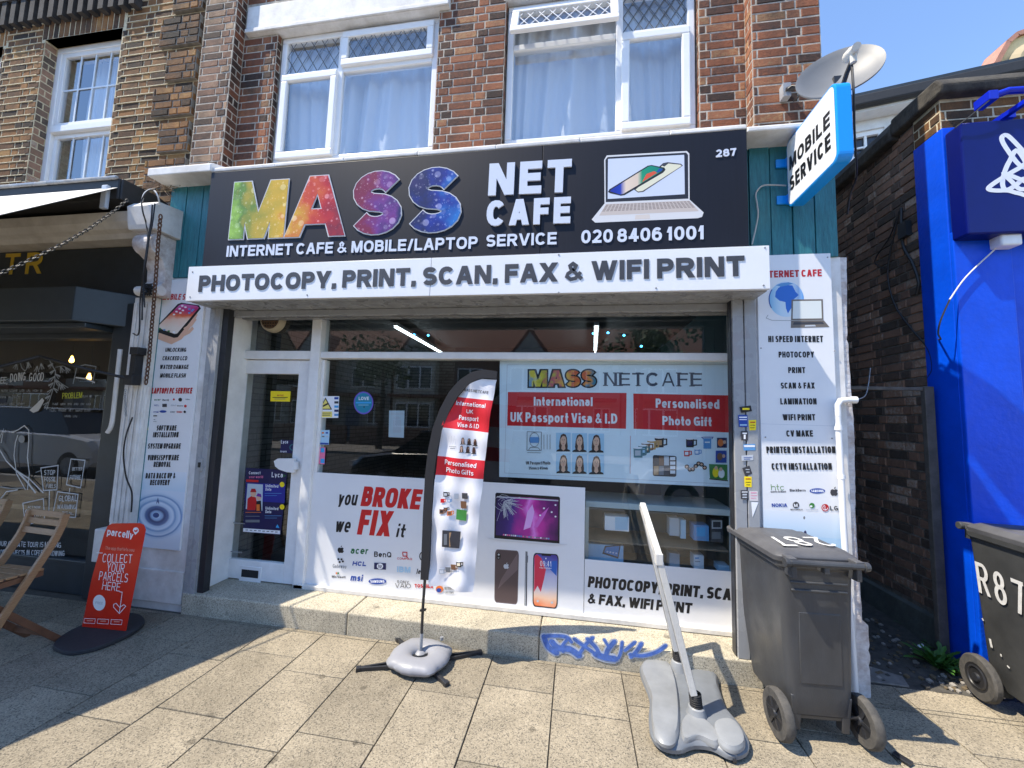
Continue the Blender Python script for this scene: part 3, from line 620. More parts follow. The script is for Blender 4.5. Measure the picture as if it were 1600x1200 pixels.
# ------------------------------------------------------------------ upstairs windows
def up_window(xa, xb, za, zb, mull, trans, sash_l, openleft, lead_n, wd=.055):
    y = 3.06
    b = MB(); b.box(xa, xb, y, y+.06, zb-wd, zb); b.box(xa, xb, y, y+.06, za, za+wd); b.box(xa, xa+wd, y, y+.06, za+wd, zb-wd); b.box(xb-wd, xb, y, y+.06, za+wd, zb-wd)
    b.box(mull-wd/2, mull+wd/2, y, y+.06, za+wd, zb-wd); b.box(xa+wd, mull-wd/2, y, y+.06, trans-wd/2, trans+wd/2); b.box(mull+wd/2, xb-wd, y, y+.06, trans-wd/2, trans+wd/2)
    win = b.build('window', M_upvc, shop, bevel=.008)
    cells = [(xa+wd, mull-wd/2, za+wd, trans-wd/2), (mull+wd/2, xb-wd, za+wd, trans-wd/2), (xa+wd, mull-wd/2, trans+wd/2, zb-wd), (mull+wd/2, xb-wd, trans+wd/2, zb-wd)]
    opn = {'L': 2, 'R': 3}
    for i, (a, c, d, e) in enumerate(cells):
        side = (i == sash_l); top_open = (i == opn[openleft])
        if side or top_open:
            s = .05; tilt = .11 if (top_open and openleft == 'L') else 0
            b = MB(); k = MB(); p = MB(); rot = lambda q: (q[0], q[1]-(tilt*(e-q[2])/(e-d) if tilt else 0), q[2])
            for x0, x1, z0, z1 in ((a-.012, c+.012, e-s, e+.012), (a-.012, c+.012, d-.012, d+s), (a-.012, a+s, d+s, e-s), (c-s, c+.012, d+s, e-s)): b.box(x0, x1, y-.03, y+.012, z0, z1)
            p.face([(a+s,y-.006,d+s),(c-s,y-.006,d+s),(c-s,y-.006,e-s),(a+s,y-.006,e-s)])
            b.v = [rot(q) for q in b.v]; p.v = [rot(q) for q in p.v]
            sh = b.build('sash', M_upvc, win, bevel=.008); p.build('pane', M_glass_up, sh)
            a2, c2, d2, e2, y2 = a+s, c-s, d+s, e-s, y-.0115
        else:
            p = MB(); p.face([(a,y+.022,d),(c,y+.022,d),(c,y+.022,e),(a,y+.022,e)]); p.build('pane', M_glass_up, win); a2, c2, d2, e2, y2, tilt = a, c, d, e, y+.0165, 0
        if i >= 2:                                   # diamond leading
            b = MB(); hh = e2-d2; n = lead_n[i-2]; st = (c2-a2)/n
            for q in range(-6, n+7):
                for sg in (1, -1):
                    x0 = a2+q*st; x1 = x0+sg*hh*.62
                    lo, hi = (x0, d2), (x1, e2)
                    def clip(xx):
                        f = (xx-lo[0])/(hi[0]-lo[0]); return (xx, d2+f*hh)
                    P0, P1 = lo, hi
                    if min(lo[0], hi[0]) >= c2 or max(lo[0], hi[0]) <= a2: continue
                    if P0[0] < a2: P0 = clip(a2)
                    if P0[0] > c2: P0 = clip(c2)
                    if P1[0] < a2: P1 = clip(a2)
                    if P1[0] > c2: P1 = clip(c2)
                    yy = lambda z: y2-(.11*(e-z)/(e-d) if (i == opn[openleft] and tilt) else 0)-.003-(.0004 if sg > 0 else 0)
                    for qd in ribbon([Vector(P0), Vector(P1)], .0075): b.face([(v.x, yy(v.y), v.y) for v in qd])
            b.build('leading', M_lead if not (i == opn[openleft] and tilt) else mat('bright_came', (.6, .6, .6), .4), win)
    # net curtain with hanging folds
    b = MB(); n = 130; r = random.Random(int(xa*100)); ph = [r.uniform(0, 6.28) for _ in range(6)]
    rows = 10; V = []
    for j in range(rows+1):
        z = za+(zb-za)*j/rows; g_ = .5+.5*j/rows
        for i in range(n+1):
            x = xa+(xb-xa)*i/n; u = x*1.0+.09*(1-j/rows)*math.sin(x*5+ph[4])
            V.append((x, y+.15+.036*math.sin(u*30+ph[0])*(.7+.4*math.sin(u*6.1+ph[1]))+.02*math.sin(u*13+ph[2])*g_+.02*math.sin(u*63+ph[3])*.6, z))
    b.solid(V, [(j*(n+1)+i, j*(n+1)+i+1, (j+1)*(n+1)+i+1, (j+1)*(n+1)+i) for j in range(rows) for i in range(n)])
    b.build('curtain', M_curt, win, smooth=True)
    return win
zt1 = at(450, 121, 1, 3.06).z
up_window(X1a+.012, X1b-.012, ZB+.012, ZT-.014, at(531,120,1,3.06).x, at(606,100,1,3.06).z, 0, 'R', (5, 8))
up_window(X2a+.012, X2b-.012, ZB+.012, ZT-.014, at(968,60,1,3.06).x, at(980,50,1,3.06).z-.02, 1, 'L', (8, 6))
b = MB(); b.box(-3.29, 1.44, 3.6, 3.65, Z0, Z1-.2); b.build('upstairs_back_wall', mat('dim_room', (.16, .17, .18), .9), shop)
# ------------------------------------------------------------------ inks
WHT = flat('white', (238, 240, 244)); BLK = flat('black', (22, 22, 26)); RED = flat('red', (205, 28, 32)); DRED = flat('deep_red', (186, 24, 34))
GRY = flat('grey', (120, 124, 130)); LGR = flat('pale_grey', (190, 196, 204)); BLU = flat('blue', (28, 70, 160)); NAVY = flat('navy', (24, 30, 84)); CYN = flat('cyan', (60, 165, 225))
GRN = flat('green', (30, 110, 60)); YEL = flat('yellow', (250, 222, 30)); SKN = flat('skin', (222, 178, 152)); HAIR = flat('brown_hair', (70, 44, 34)); CRM = flat('cream', (240, 228, 200)); ORG = flat('orange', (228, 120, 48)); PNK = flat('pink', (232, 120, 160))
PUR = flat('purple', (120, 40, 150)); PALEB = flat('pale_blue', (170, 208, 232)); MIDB = flat('mid_blue', (90, 150, 205)); DKG = flat('charcoal', (60, 60, 66)); BRN = flat('brown', (120, 84, 60)); LEAF = flat('leaf_green', (60, 130, 60)); TAN = flat('tan', (190, 150, 110))

def ramp_mat(name, stops, axis, a, b, bokeh=0.0, rough=.3, scale=14, noise=.0):
    """printed picture: a colour run along one world axis, optional soft discs"""
    m = bpy.data.materials.new(name); m.use_nodes = True; n = m.node_tree.nodes; l = m.node_tree.links; bs = n['Principled BSDF']; bs.inputs['Roughness'].default_value = rough
    ge = n.new('ShaderNodeNewGeometry'); sp = n.new('ShaderNodeSeparateXYZ'); l.new(ge.outputs['Position'], sp.inputs[0])
    mr = n.new('ShaderNodeMapRange'); mr.inputs[1].default_value = a; mr.inputs[2].default_value = b; l.new(sp.outputs[axis], mr.inputs[0]); fac = mr.outputs[0]
    if noise:
        nz = n.new('ShaderNodeTexNoise'); nz.inputs['Scale'].default_value = scale*.7; nz.inputs['Detail'].default_value = 4; l.new(ge.outputs['Position'], nz.inputs['Vector'])
        ma = n.new('ShaderNodeMath'); ma.operation = 'MULTIPLY_ADD'; ma.inputs[1].default_value = noise; l.new(nz.outputs[0], ma.inputs[0]); l.new(fac, ma.inputs[2])
        su = n.new('ShaderNodeMath'); su.operation = 'SUBTRACT'; su.inputs[1].default_value = noise/2; l.new(ma.outputs[0], su.inputs[0]); fac = su.outputs[0]
    cr = n.new('ShaderNodeValToRGB'); e = cr.color_ramp.elements
    e[0].position = stops[0][0]; e[0].color = (*srgb(*stops[0][1]), 1); e[1].position = stops[-1][0]; e[1].color = (*srgb(*stops[-1][1]), 1)
    for p, c in stops[1:-1]: x = e.new(p); x.color = (*srgb(*c), 1)
    l.new(fac, cr.inputs[0]); col = cr.outputs[0]
    if bokeh:
        for sc, th, am in ((scale, .3, bokeh), (scale*2.3, .26, bokeh*.9), (scale*5, .2, bokeh)):
            vo = n.new('ShaderNodeTexVoronoi'); vo.inputs['Scale'].default_value = sc; l.new(ge.outputs['Position'], vo.inputs['Vector'])
            m1 = n.new('ShaderNodeMapRange'); m1.inputs[1].default_value = th; m1.inputs[2].default_value = th-.05; m1.inputs[3].default_value = 0; m1.inputs[4].default_value = am; l.new(vo.outputs['Distance'], m1.inputs[0])
            sc_ = n.new('ShaderNodeSeparateColor'); l.new(vo.outputs['Color'], sc_.inputs[0])
            m2 = n.new('ShaderNodeMath'); m2.operation = 'MULTIPLY'; l.new(m1.outputs[0], m2.inputs[0]); l.new(sc_.outputs[0], m2.inputs[1])
            mx = n.new('ShaderNodeMix'); mx.data_type = 'RGBA'; mx.blend_type = 'SCREEN'; l.new(m2.outputs[0], mx.inputs['Factor']); l.new(col, mx.inputs['A'])
            wm = n.new('ShaderNodeMix'); wm.data_type = 'RGBA'; wm.inputs['Factor'].default_value = .3; wm.inputs['B'].default_value = (.9, .88, .92, 1); l.new(cr.outputs[0], wm.inputs['A']); l.new(wm.outputs['Result'], mx.inputs['B']); col = mx.outputs['Result']
    l.new(col, bs.inputs['Base Color']); return m

def ripple_mat(name, c, rx, rz, stops, tilt=0.0):
    """printed water picture: rings round one centre"""
    m = bpy.data.materials.new(name); m.use_nodes = True; n = m.node_tree.nodes; l = m.node_tree.links; bs = n['Principled BSDF']; bs.inputs['Roughness'].default_value = .25
    ge = n.new('ShaderNodeNewGeometry'); mp = n.new('ShaderNodeMapping'); mp.vector_type = 'POINT'; l.new(ge.outputs['Position'], mp.inputs[0])
    mp.inputs['Location'].default_value = (-c[0]/rx, 0, -c[1]/rz); mp.inputs['Scale'].default_value = (1/rx, 0, 1/rz)
    nz = n.new('ShaderNodeTexNoise'); nz.inputs['Scale'].default_value = 1.3; l.new(mp.outputs[0], nz.inputs['Vector'])
    ln = n.new('ShaderNodeVectorMath'); ln.operation = 'LENGTH'; l.new(mp.outputs[0], ln.inputs[0])
    ma = n.new('ShaderNodeMath'); ma.operation = 'MULTIPLY_ADD'; ma.inputs[1].default_value = .09; l.new(nz.outputs[0], ma.inputs[0]); l.new(ln.outputs['Value'], ma.inputs[2])
    cr = n.new('ShaderNodeValToRGB'); cr.color_ramp.interpolation = 'EASE'; e = cr.color_ramp.elements; e[0].position = stops[0][0]; e[0].color = (*srgb(*stops[0][1]), 1); e[1].position = stops[-1][0]; e[1].color = (*srgb(*stops[-1][1]), 1)
    for p, q in stops[1:-1]: x = e.new(p); x.color = (*srgb(*q), 1)
    l.new(ma.outputs[0], cr.inputs[0]); l.new(cr.outputs[0], bs.inputs['Base Color']); return m
RIP = [(0, (70, 96, 142)), (.1, (200, 218, 236)), (.2, (150, 182, 214)), (.28, (50, 74, 120)), (.38, (74, 104, 150)), (.46, (186, 206, 228)), (.54, (206, 222, 238)), (.61, (130, 164, 202)), (.68, (180, 204, 226)), (.75, (200, 218, 236)), (.8, (112, 148, 192)), (.86, (184, 206, 228)), (.93, (204, 220, 237)), (1, (208, 222, 237))]
# ------------------------------------------------------------------ dark fascia sign
YS = 2.635
sg = thing('fascia_sign', 'long dark navy shop sign with colourful MASS letters, NET CAFE and a laptop picture', 'sign', (-.95, YS, 2.71))
M_navy = mat('navy_sign_face', srgb(17, 19, 31), .5, spec=.3, var=.2, vscale=5, stretch=(9, 9, .5))
b = MB(); b.box(-2.985, -.262, YS, 2.79, 2.70, 3.535, M_navy); b.box(-.259, 1.078, YS, 2.79, 2.70, 3.535, M_navy); b.build('sign_box', None, sg, bevel=.003)
xa, xb = at(358, 330, 1, YS).x, at(719, 330, 1, YS).x
M_bokeh = ramp_mat('bokeh_print', [(0, (150, 190, 60)), (.06, (95, 130, 20)), (.12, (165, 150, 15)), (.26, (215, 170, 20)), (.36, (205, 80, 15)), (.44, (185, 28, 18)), (.54, (110, 15, 35)), (.62, (125, 20, 60)), (.7, (110, 45, 130)), (.76, (40, 30, 90)), (.84, (18, 20, 80)), (.92, (22, 40, 140)), (1, (30, 110, 190))], 0, xa, xb, .8, scale=11, noise=.3)
M_silver = mat('silver_edge', (.6, .6, .62), .3, .3)
P = fplane(YS)
for ch, x0, x1, yb, yt, tt in (('M', 358.6, 443.5, 374.5, 286.6, .27), ('A', 446, 538, 371.5, 279, .24), ('S', 547, 625, 368, 271.5, .27), ('S', 634, 718, 365, 266, .27)):
    dy = -(x1-x0)*.034
    P.text(ch, (x0, yb), (x1, yb+dy), (x0+(3 if ch != 'S' else 0), yt), M_silver, t=tt, grow=.0075, e=2.0, depth=.006)
    P.k += .006; P.text(ch, (x0, yb), (x1, yb+dy), (x0+(3 if ch != 'S' else 0), yt), M_bokeh, t=tt, e=2.0, depth=.002); P.k -= .006
P.build('lettering', sg, label='large MASS letters filled with coloured lights')
M_let = mat('pale_sign_letter', srgb(205, 212, 228), .35)
P = fplane(YS); P.text('NET', (763, 307), (892, 301), (764.5, 257.5), M_let, t=.235, gap=.16, depth=.012); P.text('CAFE', (760, 354.5), (891, 349.5), (762, 315), M_let, t=.245, gap=.16, depth=.012); P.build('lettering', sg)
P = fplane(YS); P.text('INTERNET CAFE & MOBILE/LAPTOP', (354, 401.5), (746, 388.5), (356.5, 384.6), M_let, t=.2, gap=.13, depth=.004); P.text('SERVICE', (759.5, 386), (869.6, 382), (760.5, 367.5), M_let, t=.2, gap=.13, depth=.004); P.build('lettering', sg)
P = fplane(YS); P.text('020 8406 1001', (908, 380.6), (1100, 374), (909.5, 360.2), M_let, t=.2, gap=.12, sp=.25, depth=.004); P.text('287', (1118.6, 246.5), (1150.5, 243.5), (1119, 234.8), M_let, t=.22, gap=.14, depth=.004); P.build('lettering', sg)
P = fplane(YS)
P.poly([(944,250),(948,243),(1073,236),(1077,240),(1077.5,312),(1099.4,332),(1097,339),(1090,341),(930,348),(924.5,343),(944.6,318)], flat('laptop_silver', (214, 214, 216)))
P.poly([(946,250),(949.5,245.5),(1072,238.5),(1075,242),(1075.5,310.5),(946.5,316)], flat('laptop_bezel', (28, 30, 40)))
P.poly([(950,248.5),(1069,242),(1070,303.5),(949.5,311)], flat('laptop_screen', (205, 213, 232)))
P.poly([(947,319),(1077,313.5),(1092,330),(936,337)], flat('laptop_deck', (198, 186, 178)))
for r_ in range(5):
    for c_ in range(24):
        t0, t1 = c_/24+.006, (c_+1)/24-.006; y0 = .06+r_*.125
        q = lambda t, s_: (947-11*s_+(130+26*s_)*t, 319+18*s_-(5.5+1.5*s_)*t)
        P.poly([q(t0,y0), q(t1,y0), q(t1,y0+.09), q(t0,y0+.09)], flat('laptop_key', (150, 138, 132))); P.k -= P.STEP
P.k += P.STEP
P.poly([(993,336),(1015,335),(1016,342),(992,343)], flat('touchpad', (212, 202, 194)))
P.poly([(990,296),(1036,255),(1043,253.5),(1064,256),(1067,259),(1005,300),(997,301)], DKG); P.poly([(993,296.5),(1037,257),(1043,255.5),(1063,257.5),(1065,259.5),(1004,298.5),(997,299.5)], flat('gold_phone', (226, 222, 196)))
P.poly([(1034,259),(1040,254.5),(1045,255),(1038,260.5)], DKG)
P.poly([(950,300),(952,296),(1012,259),(1018,258),(1038,262),(1040,265.5),(1036,270),(976,305),(970,306),(953,302)], BLK)
xa, xb = at(953, 300, 1, YS).x, at(1037, 262, 1, YS).x
P.poly([(953,299),(955,296.5),(1013,260.5),(1018,259.5),(1036,263.5),(1035,267),(974,303),(969,304)], ramp_mat('phone_wallpaper', [(0, (30, 40, 150)), (.2, (30, 60, 170)), (.3, (230, 210, 190)), (.52, (222, 200, 180)), (.6, (30, 150, 110)), (.9, (20, 130, 110)), (1, (20, 40, 70))], 0, xa, xb))
P.poly([(1003,285),(1010,272),(1022,267.5),(1027,270)], flat('wallpaper_red', (216, 84, 50))); P.poly([(1025,270),(1030,263.5),(1035.5,264.5),(1033,267.5)], BLU)
P.build('laptop_picture', sg)

# ------------------------------------------------------------------ white banner box
YB = 2.57
wb = thing('banner_board', 'white board over the shop window reading PHOTOCOPY, PRINT, SCAN, FAX and WIFI PRINT', 'sign', (-.93, YB, 2.44))
b = MB(); xm = at(673, 430, 1, YB).x
b.box(-3.032, xm-.0015, YB, YB+.03, 2.437, 2.712); b.box(xm+.0015, 1.166, YB, YB+.03, 2.437, 2.712); b.box(-3.03, 1.164, YB+.03, 2.62, 2.70, 2.708); b.build('board', M_panel, wb, bevel=.002)
b = MB(); b.box(-3.028, 1.162, YB+.03, 2.62, 2.44, 2.448, M_alu_dark); b.build('underside', None, wb)
P = fplane(YB); M_bk = mat('dark_grey_letter', srgb(66, 66, 70), .4, var=.2, vscale=12)
P.text('PHOTOCOPY, PRINT, SCAN, FAX & WIFI PRINT', (310, 456), (1148, 431.5), (312.5, 430.8), M_bk, t=.245, gap=.11, sp=.3, depth=.003); P.build('lettering', wb)
b = MB()
for px, py in ((301,425),(297,464),(668,424),(668,442.5),(676,423),(676,441.5),(480,461),(873,457),(1195,387),(1193,446),(873,398),(1025,450)):
    q = at(px, py, 1, YB); b.lathe([(.006,0),(.0055,.003),(.0,.004)], (q.x, YB, q.z), (0,-1,0), 8, M_alu_dark)
b.build('screws', None, wb)

# ------------------------------------------------------------------ pillar panels
def apple(P, cx, cy, r, m):
    P.poly([(cx+r*x, cy+r*y) for x, y in ((0,-.45),(.35,-.62),(.7,-.55),(.95,-.25),(.72,.05),(.78,.35),(1.0,.5),(.75,.95),(.45,1.15),(.15,1.05),(-.15,1.05),(-.45,1.15),(-.8,.8),(-1.0,.25),(-.9,-.3),(-.6,-.58),(-.3,-.6))], m)
    P.poly([(cx+r*x, cy+r*y) for x, y in ((.0,-.65),(.05,-1.0),(.35,-1.25),(.42,-1.2),(.3,-.85))], m)
def fit(P, s, xl, xr, yb, cap, m, **kw): P.text(s, (xl, yb), (xr, yb+kw.pop('dy', 0)), (xl, yb-cap), m, **kw)
IMP = dict(t=.21, gap=.1, sp=.36, e=2.6)
def panel(name, label, x0, x1, z0, z1, cat='sign'):
    t = thing(name, label, cat, ((x0+x1)/2, YP, z0)); b = MB(); b.box(x0, x1, YP-.004, YP+.011, z0, z1); b.build('board', M_panel, t, bevel=.002); return t
def blue_fade(name, z0, z1): return ramp_mat(name, [(0, (96, 140, 190)), (.35, (150, 190, 222)), (.75, (200, 220, 236)), (1, (226, 232, 240))], 2, z0, z1, rough=.25)
xl0, xl1 = at(228, 607, 1, YP-.004).x, at(306, 605, 1, YP-.004).x; zl0, zl1 = at(240, 857, 1, YP-.004).z, 2.70
lp = panel('service_panel', 'tall white mobile and laptop service price panel on the left pillar', xl0, xl1, zl0, zl1)
P = fplane(YP-.004)
zf = at(240, 735, 1, YP-.004).z
P.poly([(xl0+.003, zl0+.003), (xl1-.003, zl0+.003), (xl1-.003, zf), (xl0+.003, zf)], blue_fade('water_fade', zl0, zf), px=False)
cw = at(245, 806, 1, YP-.004); rxw = at(291, 806, 1, YP-.004).x-cw.x; rzw = cw.z-at(240, 848, 1, YP-.004).z; rxw *= 1.12
P.poly([(xl0+.003, zl0+.003), (xl1-.003, zl0+.003), (xl1-.003, cw.z+rzw*.96), (xl0+.003, cw.z+rzw*.96)], ripple_mat('ripple_print', (cw.x, cw.z), rxw, rzw, RIP), px=False)
P.ell(244, 805, 5, 4, flat('drop_blue', (46, 74, 128)))
P.poly([(244.5,785),(247,777),(249,785),(248.5,788),(246.5,784),(245,788)], flat('drop_blue', (46, 74, 128)))
P.build('water_picture', lp)
P = fplane(YP-.004)
fit(P, 'MOBILE SERVICE', 254, 318, 468.5, 9.2, DRED, shear=.12, **IMP)
for s, a, c, y, cap in (('UNLOCKING',258,291,549.7,6.3),('CRACKED LCD',253.7,292.5,563,6.5),('WATER DAMAGE',249.5,294.5,576.6,6.6),('MOBILE FLASH',250,290.3,590,6.6),('SOFTWARE',244.5,275.8,672.8,8.2),('INSTALLATION',239,279,683.3,8.2),('SYSTEM UPGRADE',231,282.5,701,8.2),('VIRUS/SPYWARE',230.5,279.5,719.2,8.4),('REMOVAL',240,267,729.5,8.2),('DATA BACK UP &',227.5,274.5,747.5,8.6),('RECOVERY',234.5,265.5,758,8.4)): fit(P, s, a, c, y, cap, BLK, shear=.1, **IMP)
fit(P, 'LAPTOP/ PC SERVICE', 237, 300.5, 615, 9, DRED, shear=.12, **IMP)
P.build('lettering', lp)
P = fplane(YP-.004)
P.poly([(243,522),(258,508),(280,500),(300,492),(306,486),(309,492),(302,505),(292,520),(284,530),(268,538),(252,532),(243,528)], SKN)
P.poly([(243,512),(243,518),(272,528),(278,527),(314,482),(311,477),(284,473),(278,475)], BLK)
q0, q1 = at(246, 513, 1, YP).z, at(290, 474, 1, YP).z
P.poly([(245.5,511.5),(273,522),(277,521),(311,481),(308,478),(285,475),(280,477)], ramp_mat('handset_screen', [(0, (236, 222, 210)), (.35, (240, 200, 180)), (.5, (226, 110, 70)), (.7, (190, 40, 110)), (1, (210, 120, 190))], 2, q0, q1, noise=.3, scale=20))
for (x, y, m) in ((285,478,WHT),(290,480,WHT),(281,482.5,WHT),(286,485,WHT),(276,487,WHT),(282,489,WHT),(272,491.5,WHT),(296,483,MIDB),(302,484,MIDB),(296,489,CYN),(300,486,MIDB),(250,513.5,LEAF),(257,515.5,MIDB),(264,517.5,LEAF),(272,519,WHT)): P.ell(x, y, 2.0, 1.3, m, 8, p=3)
for q in ((288,515,306,498),(285,524,302,512)): P.line([(q[0],q[1]),((q[0]+q[2])/2+2,(q[1]+q[3])/2+1),(q[2],q[3])], 4.5, SKN)
P.build('phone_picture', lp)
P = fplane(YP-.004)
apple(P, 235, 624, 2, BLK)
for s, a, c, y, cap, m in (('acer',241,251,626,3,GRN),('BenQ',254,264,626.5,3,BLK),('HCL',241,249,634.6,2.6,BLU),('IBM',267,275,634.6,2.6,LGR),('lenovo',277,286,635,2.2,BLK),('msi',240,248,645,3,BLU),('SONY',266,274,645,2.4,GRY),('TOSHIBA',276,285,645,2.6,RED),('fujitsu',290,297,625,2,GRY)): fit(P, s, a, c, y, cap, m, t=.2, gap=.12)
P.ell(282, 624.5, 3, 3, BLK, 12); P.ell(255, 643, 5.5, 2, BLU, 14); P.ell(290, 634.5, 2.2, 2.2, RED, 10); P.ell(289, 643.5, 2, 2, BLK, 10); P.rect(254, 631, 261, 636, DKG); P.ell(272, 624, 1.6, 1.6, RED, 8)
P.rect(225.5, 647, 233, 657, DKG); P.rect(226.5, 649, 232, 650.5, WHT); P.rect(227, 652, 231.5, 655, GRY); P.rect(224.5, 659, 232, 672, YEL); P.rect(225.5, 662, 231, 663, BLK); P.rect(225.5, 667, 231, 668, ORG); P.rect(240, 649, 246, 650.5, BLK); P.rect(240.5, 655, 243, 656, GRY); P.rect(240, 658.5, 245, 659.2, GRY)
P.build('brand_marks', lp)

xr0, xr1 = at(1187, 600, 1, YP-.004).x, at(1306, 600, 1, YP-.004).x; zr1 = at(1250, 397, 1, YP-.004).z; zr0 = .22
rp = panel('service_panel', 'tall white internet cafe service panel with a globe on the right pillar', xr0, xr1, zr0, zr1)
P = fplane(YP-.004); zf = at(1250, 800, 1, YP-.004).z; zb_ = at(1250, 880, 1, YP-.004).z
P.poly([(xr0+.003, zb_-.3), (xr1-.003, zb_-.3), (xr1-.003, zf), (xr0+.003, zf)], blue_fade('water_fade_right', zb_-.1, zf), px=False)
cw = at(1258, 892, 1, YP-.004); rxw = at(1350, 892, 1, YP-.004).x-cw.x; rzw = at(1258, 838, 1, YP-.004).z-cw.z
P.poly([(xr0+.003, cw.z-rzw), (xr1-.003, cw.z-rzw), (xr1-.003, cw.z+rzw), (xr0+.003, cw.z+rzw)], ripple_mat('ripple_print_right', (cw.x, cw.z), rxw, rzw, RIP[:-1]+[(1, (176, 208, 232))]), px=False)
P.poly([(1255.5,838),(1256,831),(1258,828.5),(1260,831),(1261,838),(1259.5,839),(1258,834),(1257,839)], NAVY); P.ell(1256.5, 809, 1.6, 2.6, GRY, 8)
P.build('water_picture', rp)
P = fplane(YP-.004)
fit(P, 'INTERNET CAFE', 1189, 1284, 434.3, 10.8, DRED, dy=-2.6, t=.22, gap=.1, sp=.3, e=2.6)
for s, a, c, y, cap in (('HI SPEED INTERNET',1200.4,1286,534.7,9.8),('PHOTOCOPY',1216.6,1272,558.7,9.3),('PRINT',1231.6,1258.3,583,9.3),('SCAN & FAX',1220,1273,607.2,9.4),('LAMINATION',1219.3,1276,632,9.6),('WIFI PRINT',1223,1274,656.8,9.6),('CV MAKE',1228.8,1270.3,682.2,9.8),('PRINTER INSTALLATION',1197.6,1305.3,708,10.4),('CCTV INSTALLATION',1205.8,1299.8,734,10.4)): fit(P, s, a, c, y, cap, BLK, t=.205, gap=.1, sp=.36, e=2.6)
P.build('lettering', rp)
b = MB(); zz = at(1250, 664, 1, YP-.004).z; b.box(xr0, xr1, YP-.0045, YP-.004, zz-.001, zz+.001, LGR); b.build('seam', None, rp)
P = fplane(YP-.004); xg0, xg1 = at(1200, 468, 1, YP).x, at(1256, 468, 1, YP).x
P.ell(1228.6, 467.6, 27.4, 27.6, ramp_mat('globe_print', [(0, (110, 180, 225)), (.35, (196, 222, 240)), (.65, (210, 228, 242)), (1, (80, 150, 220))], 0, xg0, xg1, rough=.25), 36)
P.poly([(1216,450),(1224,445),(1238,446),(1243,456),(1248,461),(1240,468),(1237,480),(1231,490),(1228,482),(1227,472),(1218,470),(1211,464),(1212,456)], flat('africa_blue', (40, 110, 205))); P.poly([(1212,446),(1220,442.5),(1232,441),(1240,443.5),(1230,446),(1220,448)], MIDB)
P.line([(1228.6+27*math.cos(R(a)), 467.6+27.2*math.sin(R(a))) for a in range(150, 215, 8)], 1.6, BLU); P.line([(1200,492),(1197,497),(1206,500.5),(1236,501)], .7, GRY)
P.poly([(1236.5,468),(1285.5,467.5),(1286.5,500),(1236,500.5)], flat('laptop_rim', (112, 104, 96))); P.poly([(1239,470.5),(1283,470),(1284,497.5),(1238.5,498)], flat('blank_screen', (222, 228, 226)))
P.poly([(1236,501),(1287,500.5),(1296,511),(1235.5,512.5)], flat('laptop_rim', (112, 104, 96))); P.poly([(1240,503.5),(1285,503),(1288,506.5),(1239,507.5)], DKG); P.poly([(1258,508),(1273,507.5),(1275,510),(1257,510.5)], LGR)
P.build('globe_picture', rp)
P = fplane(YP-.004)
fit(P, 'htc', 1205, 1226, 766, 9.5, flat('htc_green', (110, 150, 90)), t=.1, gap=.12); fit(P, 'quietly brilliant', 1204, 1228, 769.5, 3, DKG, t=.16, gap=.1); fit(P, 'BlackBerry', 1234, 1259, 768, 4, DKG, t=.2, gap=.1)
P.ell(1277, 767, 12.2, 4.2, BLU, 22); fit(P, 'SAMSUNG', 1267.5, 1287, 768.9, 3.8, WHT, t=.24, gap=.12); apple(P, 1303, 768, 6, DKG)
fit(P, 'NOKIA', 1206, 1230, 792, 5.4, BLU, t=.22, gap=.12); P.ell(1243.5, 789, 5, 5, DKG, 18); fit(P, 'M', 1240.7, 1246.3, 792, 5, WHT, t=.2); fit(P, 'MOTOROLA', 1235, 1254, 797.2, 2.2, DKG, t=.22, gap=.15)
P.ell(1268.4, 789.8, 4.2, 4.2, LEAF, 16); P.ell(1267, 791, 2.2, 1.6, WHT, 10); fit(P, 'Sony Ericsson', 1259, 1278, 797.2, 2.2, LGR, t=.2, gap=.1)
P.ell(1289, 793.2, 5.8, 5.8, DRED, 20); P.line([(1289+3.8*math.cos(R(a)), 793.2+3.8*math.sin(R(a))) for a in range(0, 275, 20)], .9, WHT); P.line([(1288.6,790.2),(1288.6,796),(1291,796)], .9, WHT); fit(P, 'LG', 1297, 1309.5, 797.5, 7, DKG, t=.2, gap=.18)
P.build('brand_marks', rp)
b = MB()
for t_, pts in ((rp, ((1293,402),(1189,544),(1304,548),(1196,683),(1300,685))),):
    for px, py in pts: q = at(px, py, 1, YP-.004); b.lathe([(.005,0),(.004,.003),(0,.004)], (q.x, YP-.004, q.z), (0,-1,0), 8, M_alu_dark)
b.build('screws', None, rp)

# ------------------------------------------------------------------ vinyl on the shop window
YV = 3.078
def board(name, label, x0, x1, z0, z1, y=YV, cat='sign', m=None, th=.005):
    t = thing(name, label, cat, ((x0+x1)/2, y, z0)); b = MB(); b.box(x0, x1, y, y+th, z0, z1); b.build('board', m or M_panel, t); return t
xA0, xA1 = at(476, 880, 1, YV).x+.008, at(913, 860, 1, YV).x; zA1 = at(600, 744, 1, YV).z
va = board('window_panel', 'white panel low in the shop window with you BROKE we FIX it, computer brands, a cracked laptop and phones', xA0, xA1, .186, zA1)
P = fplane(YV)
fit(P, 'you', 527, 559, 789, 23.5, BLK, dy=1.0, t=.155, gap=.075, shear=.2, e=2.4); fit(P, 'we', 522.5, 548.5, 831, 23.5, BLK, dy=1.2, t=.155, gap=.075, shear=.2, e=2.4); fit(P, 'it', 618.5, 634, 839, 21, BLK, dy=1, t=.17, gap=.12, shear=.2, e=2.4)
fit(P, 'BROKE', 563, 658, 790.5, 31, RED, dy=6, t=.24, gap=.07, shear=.17, e=2.9); fit(P, 'FIX', 557.5, 612, 835, 39.5, RED, dy=3.6, t=.22, gap=.08, shear=.16, e=2.9); P.build('lettering', va)
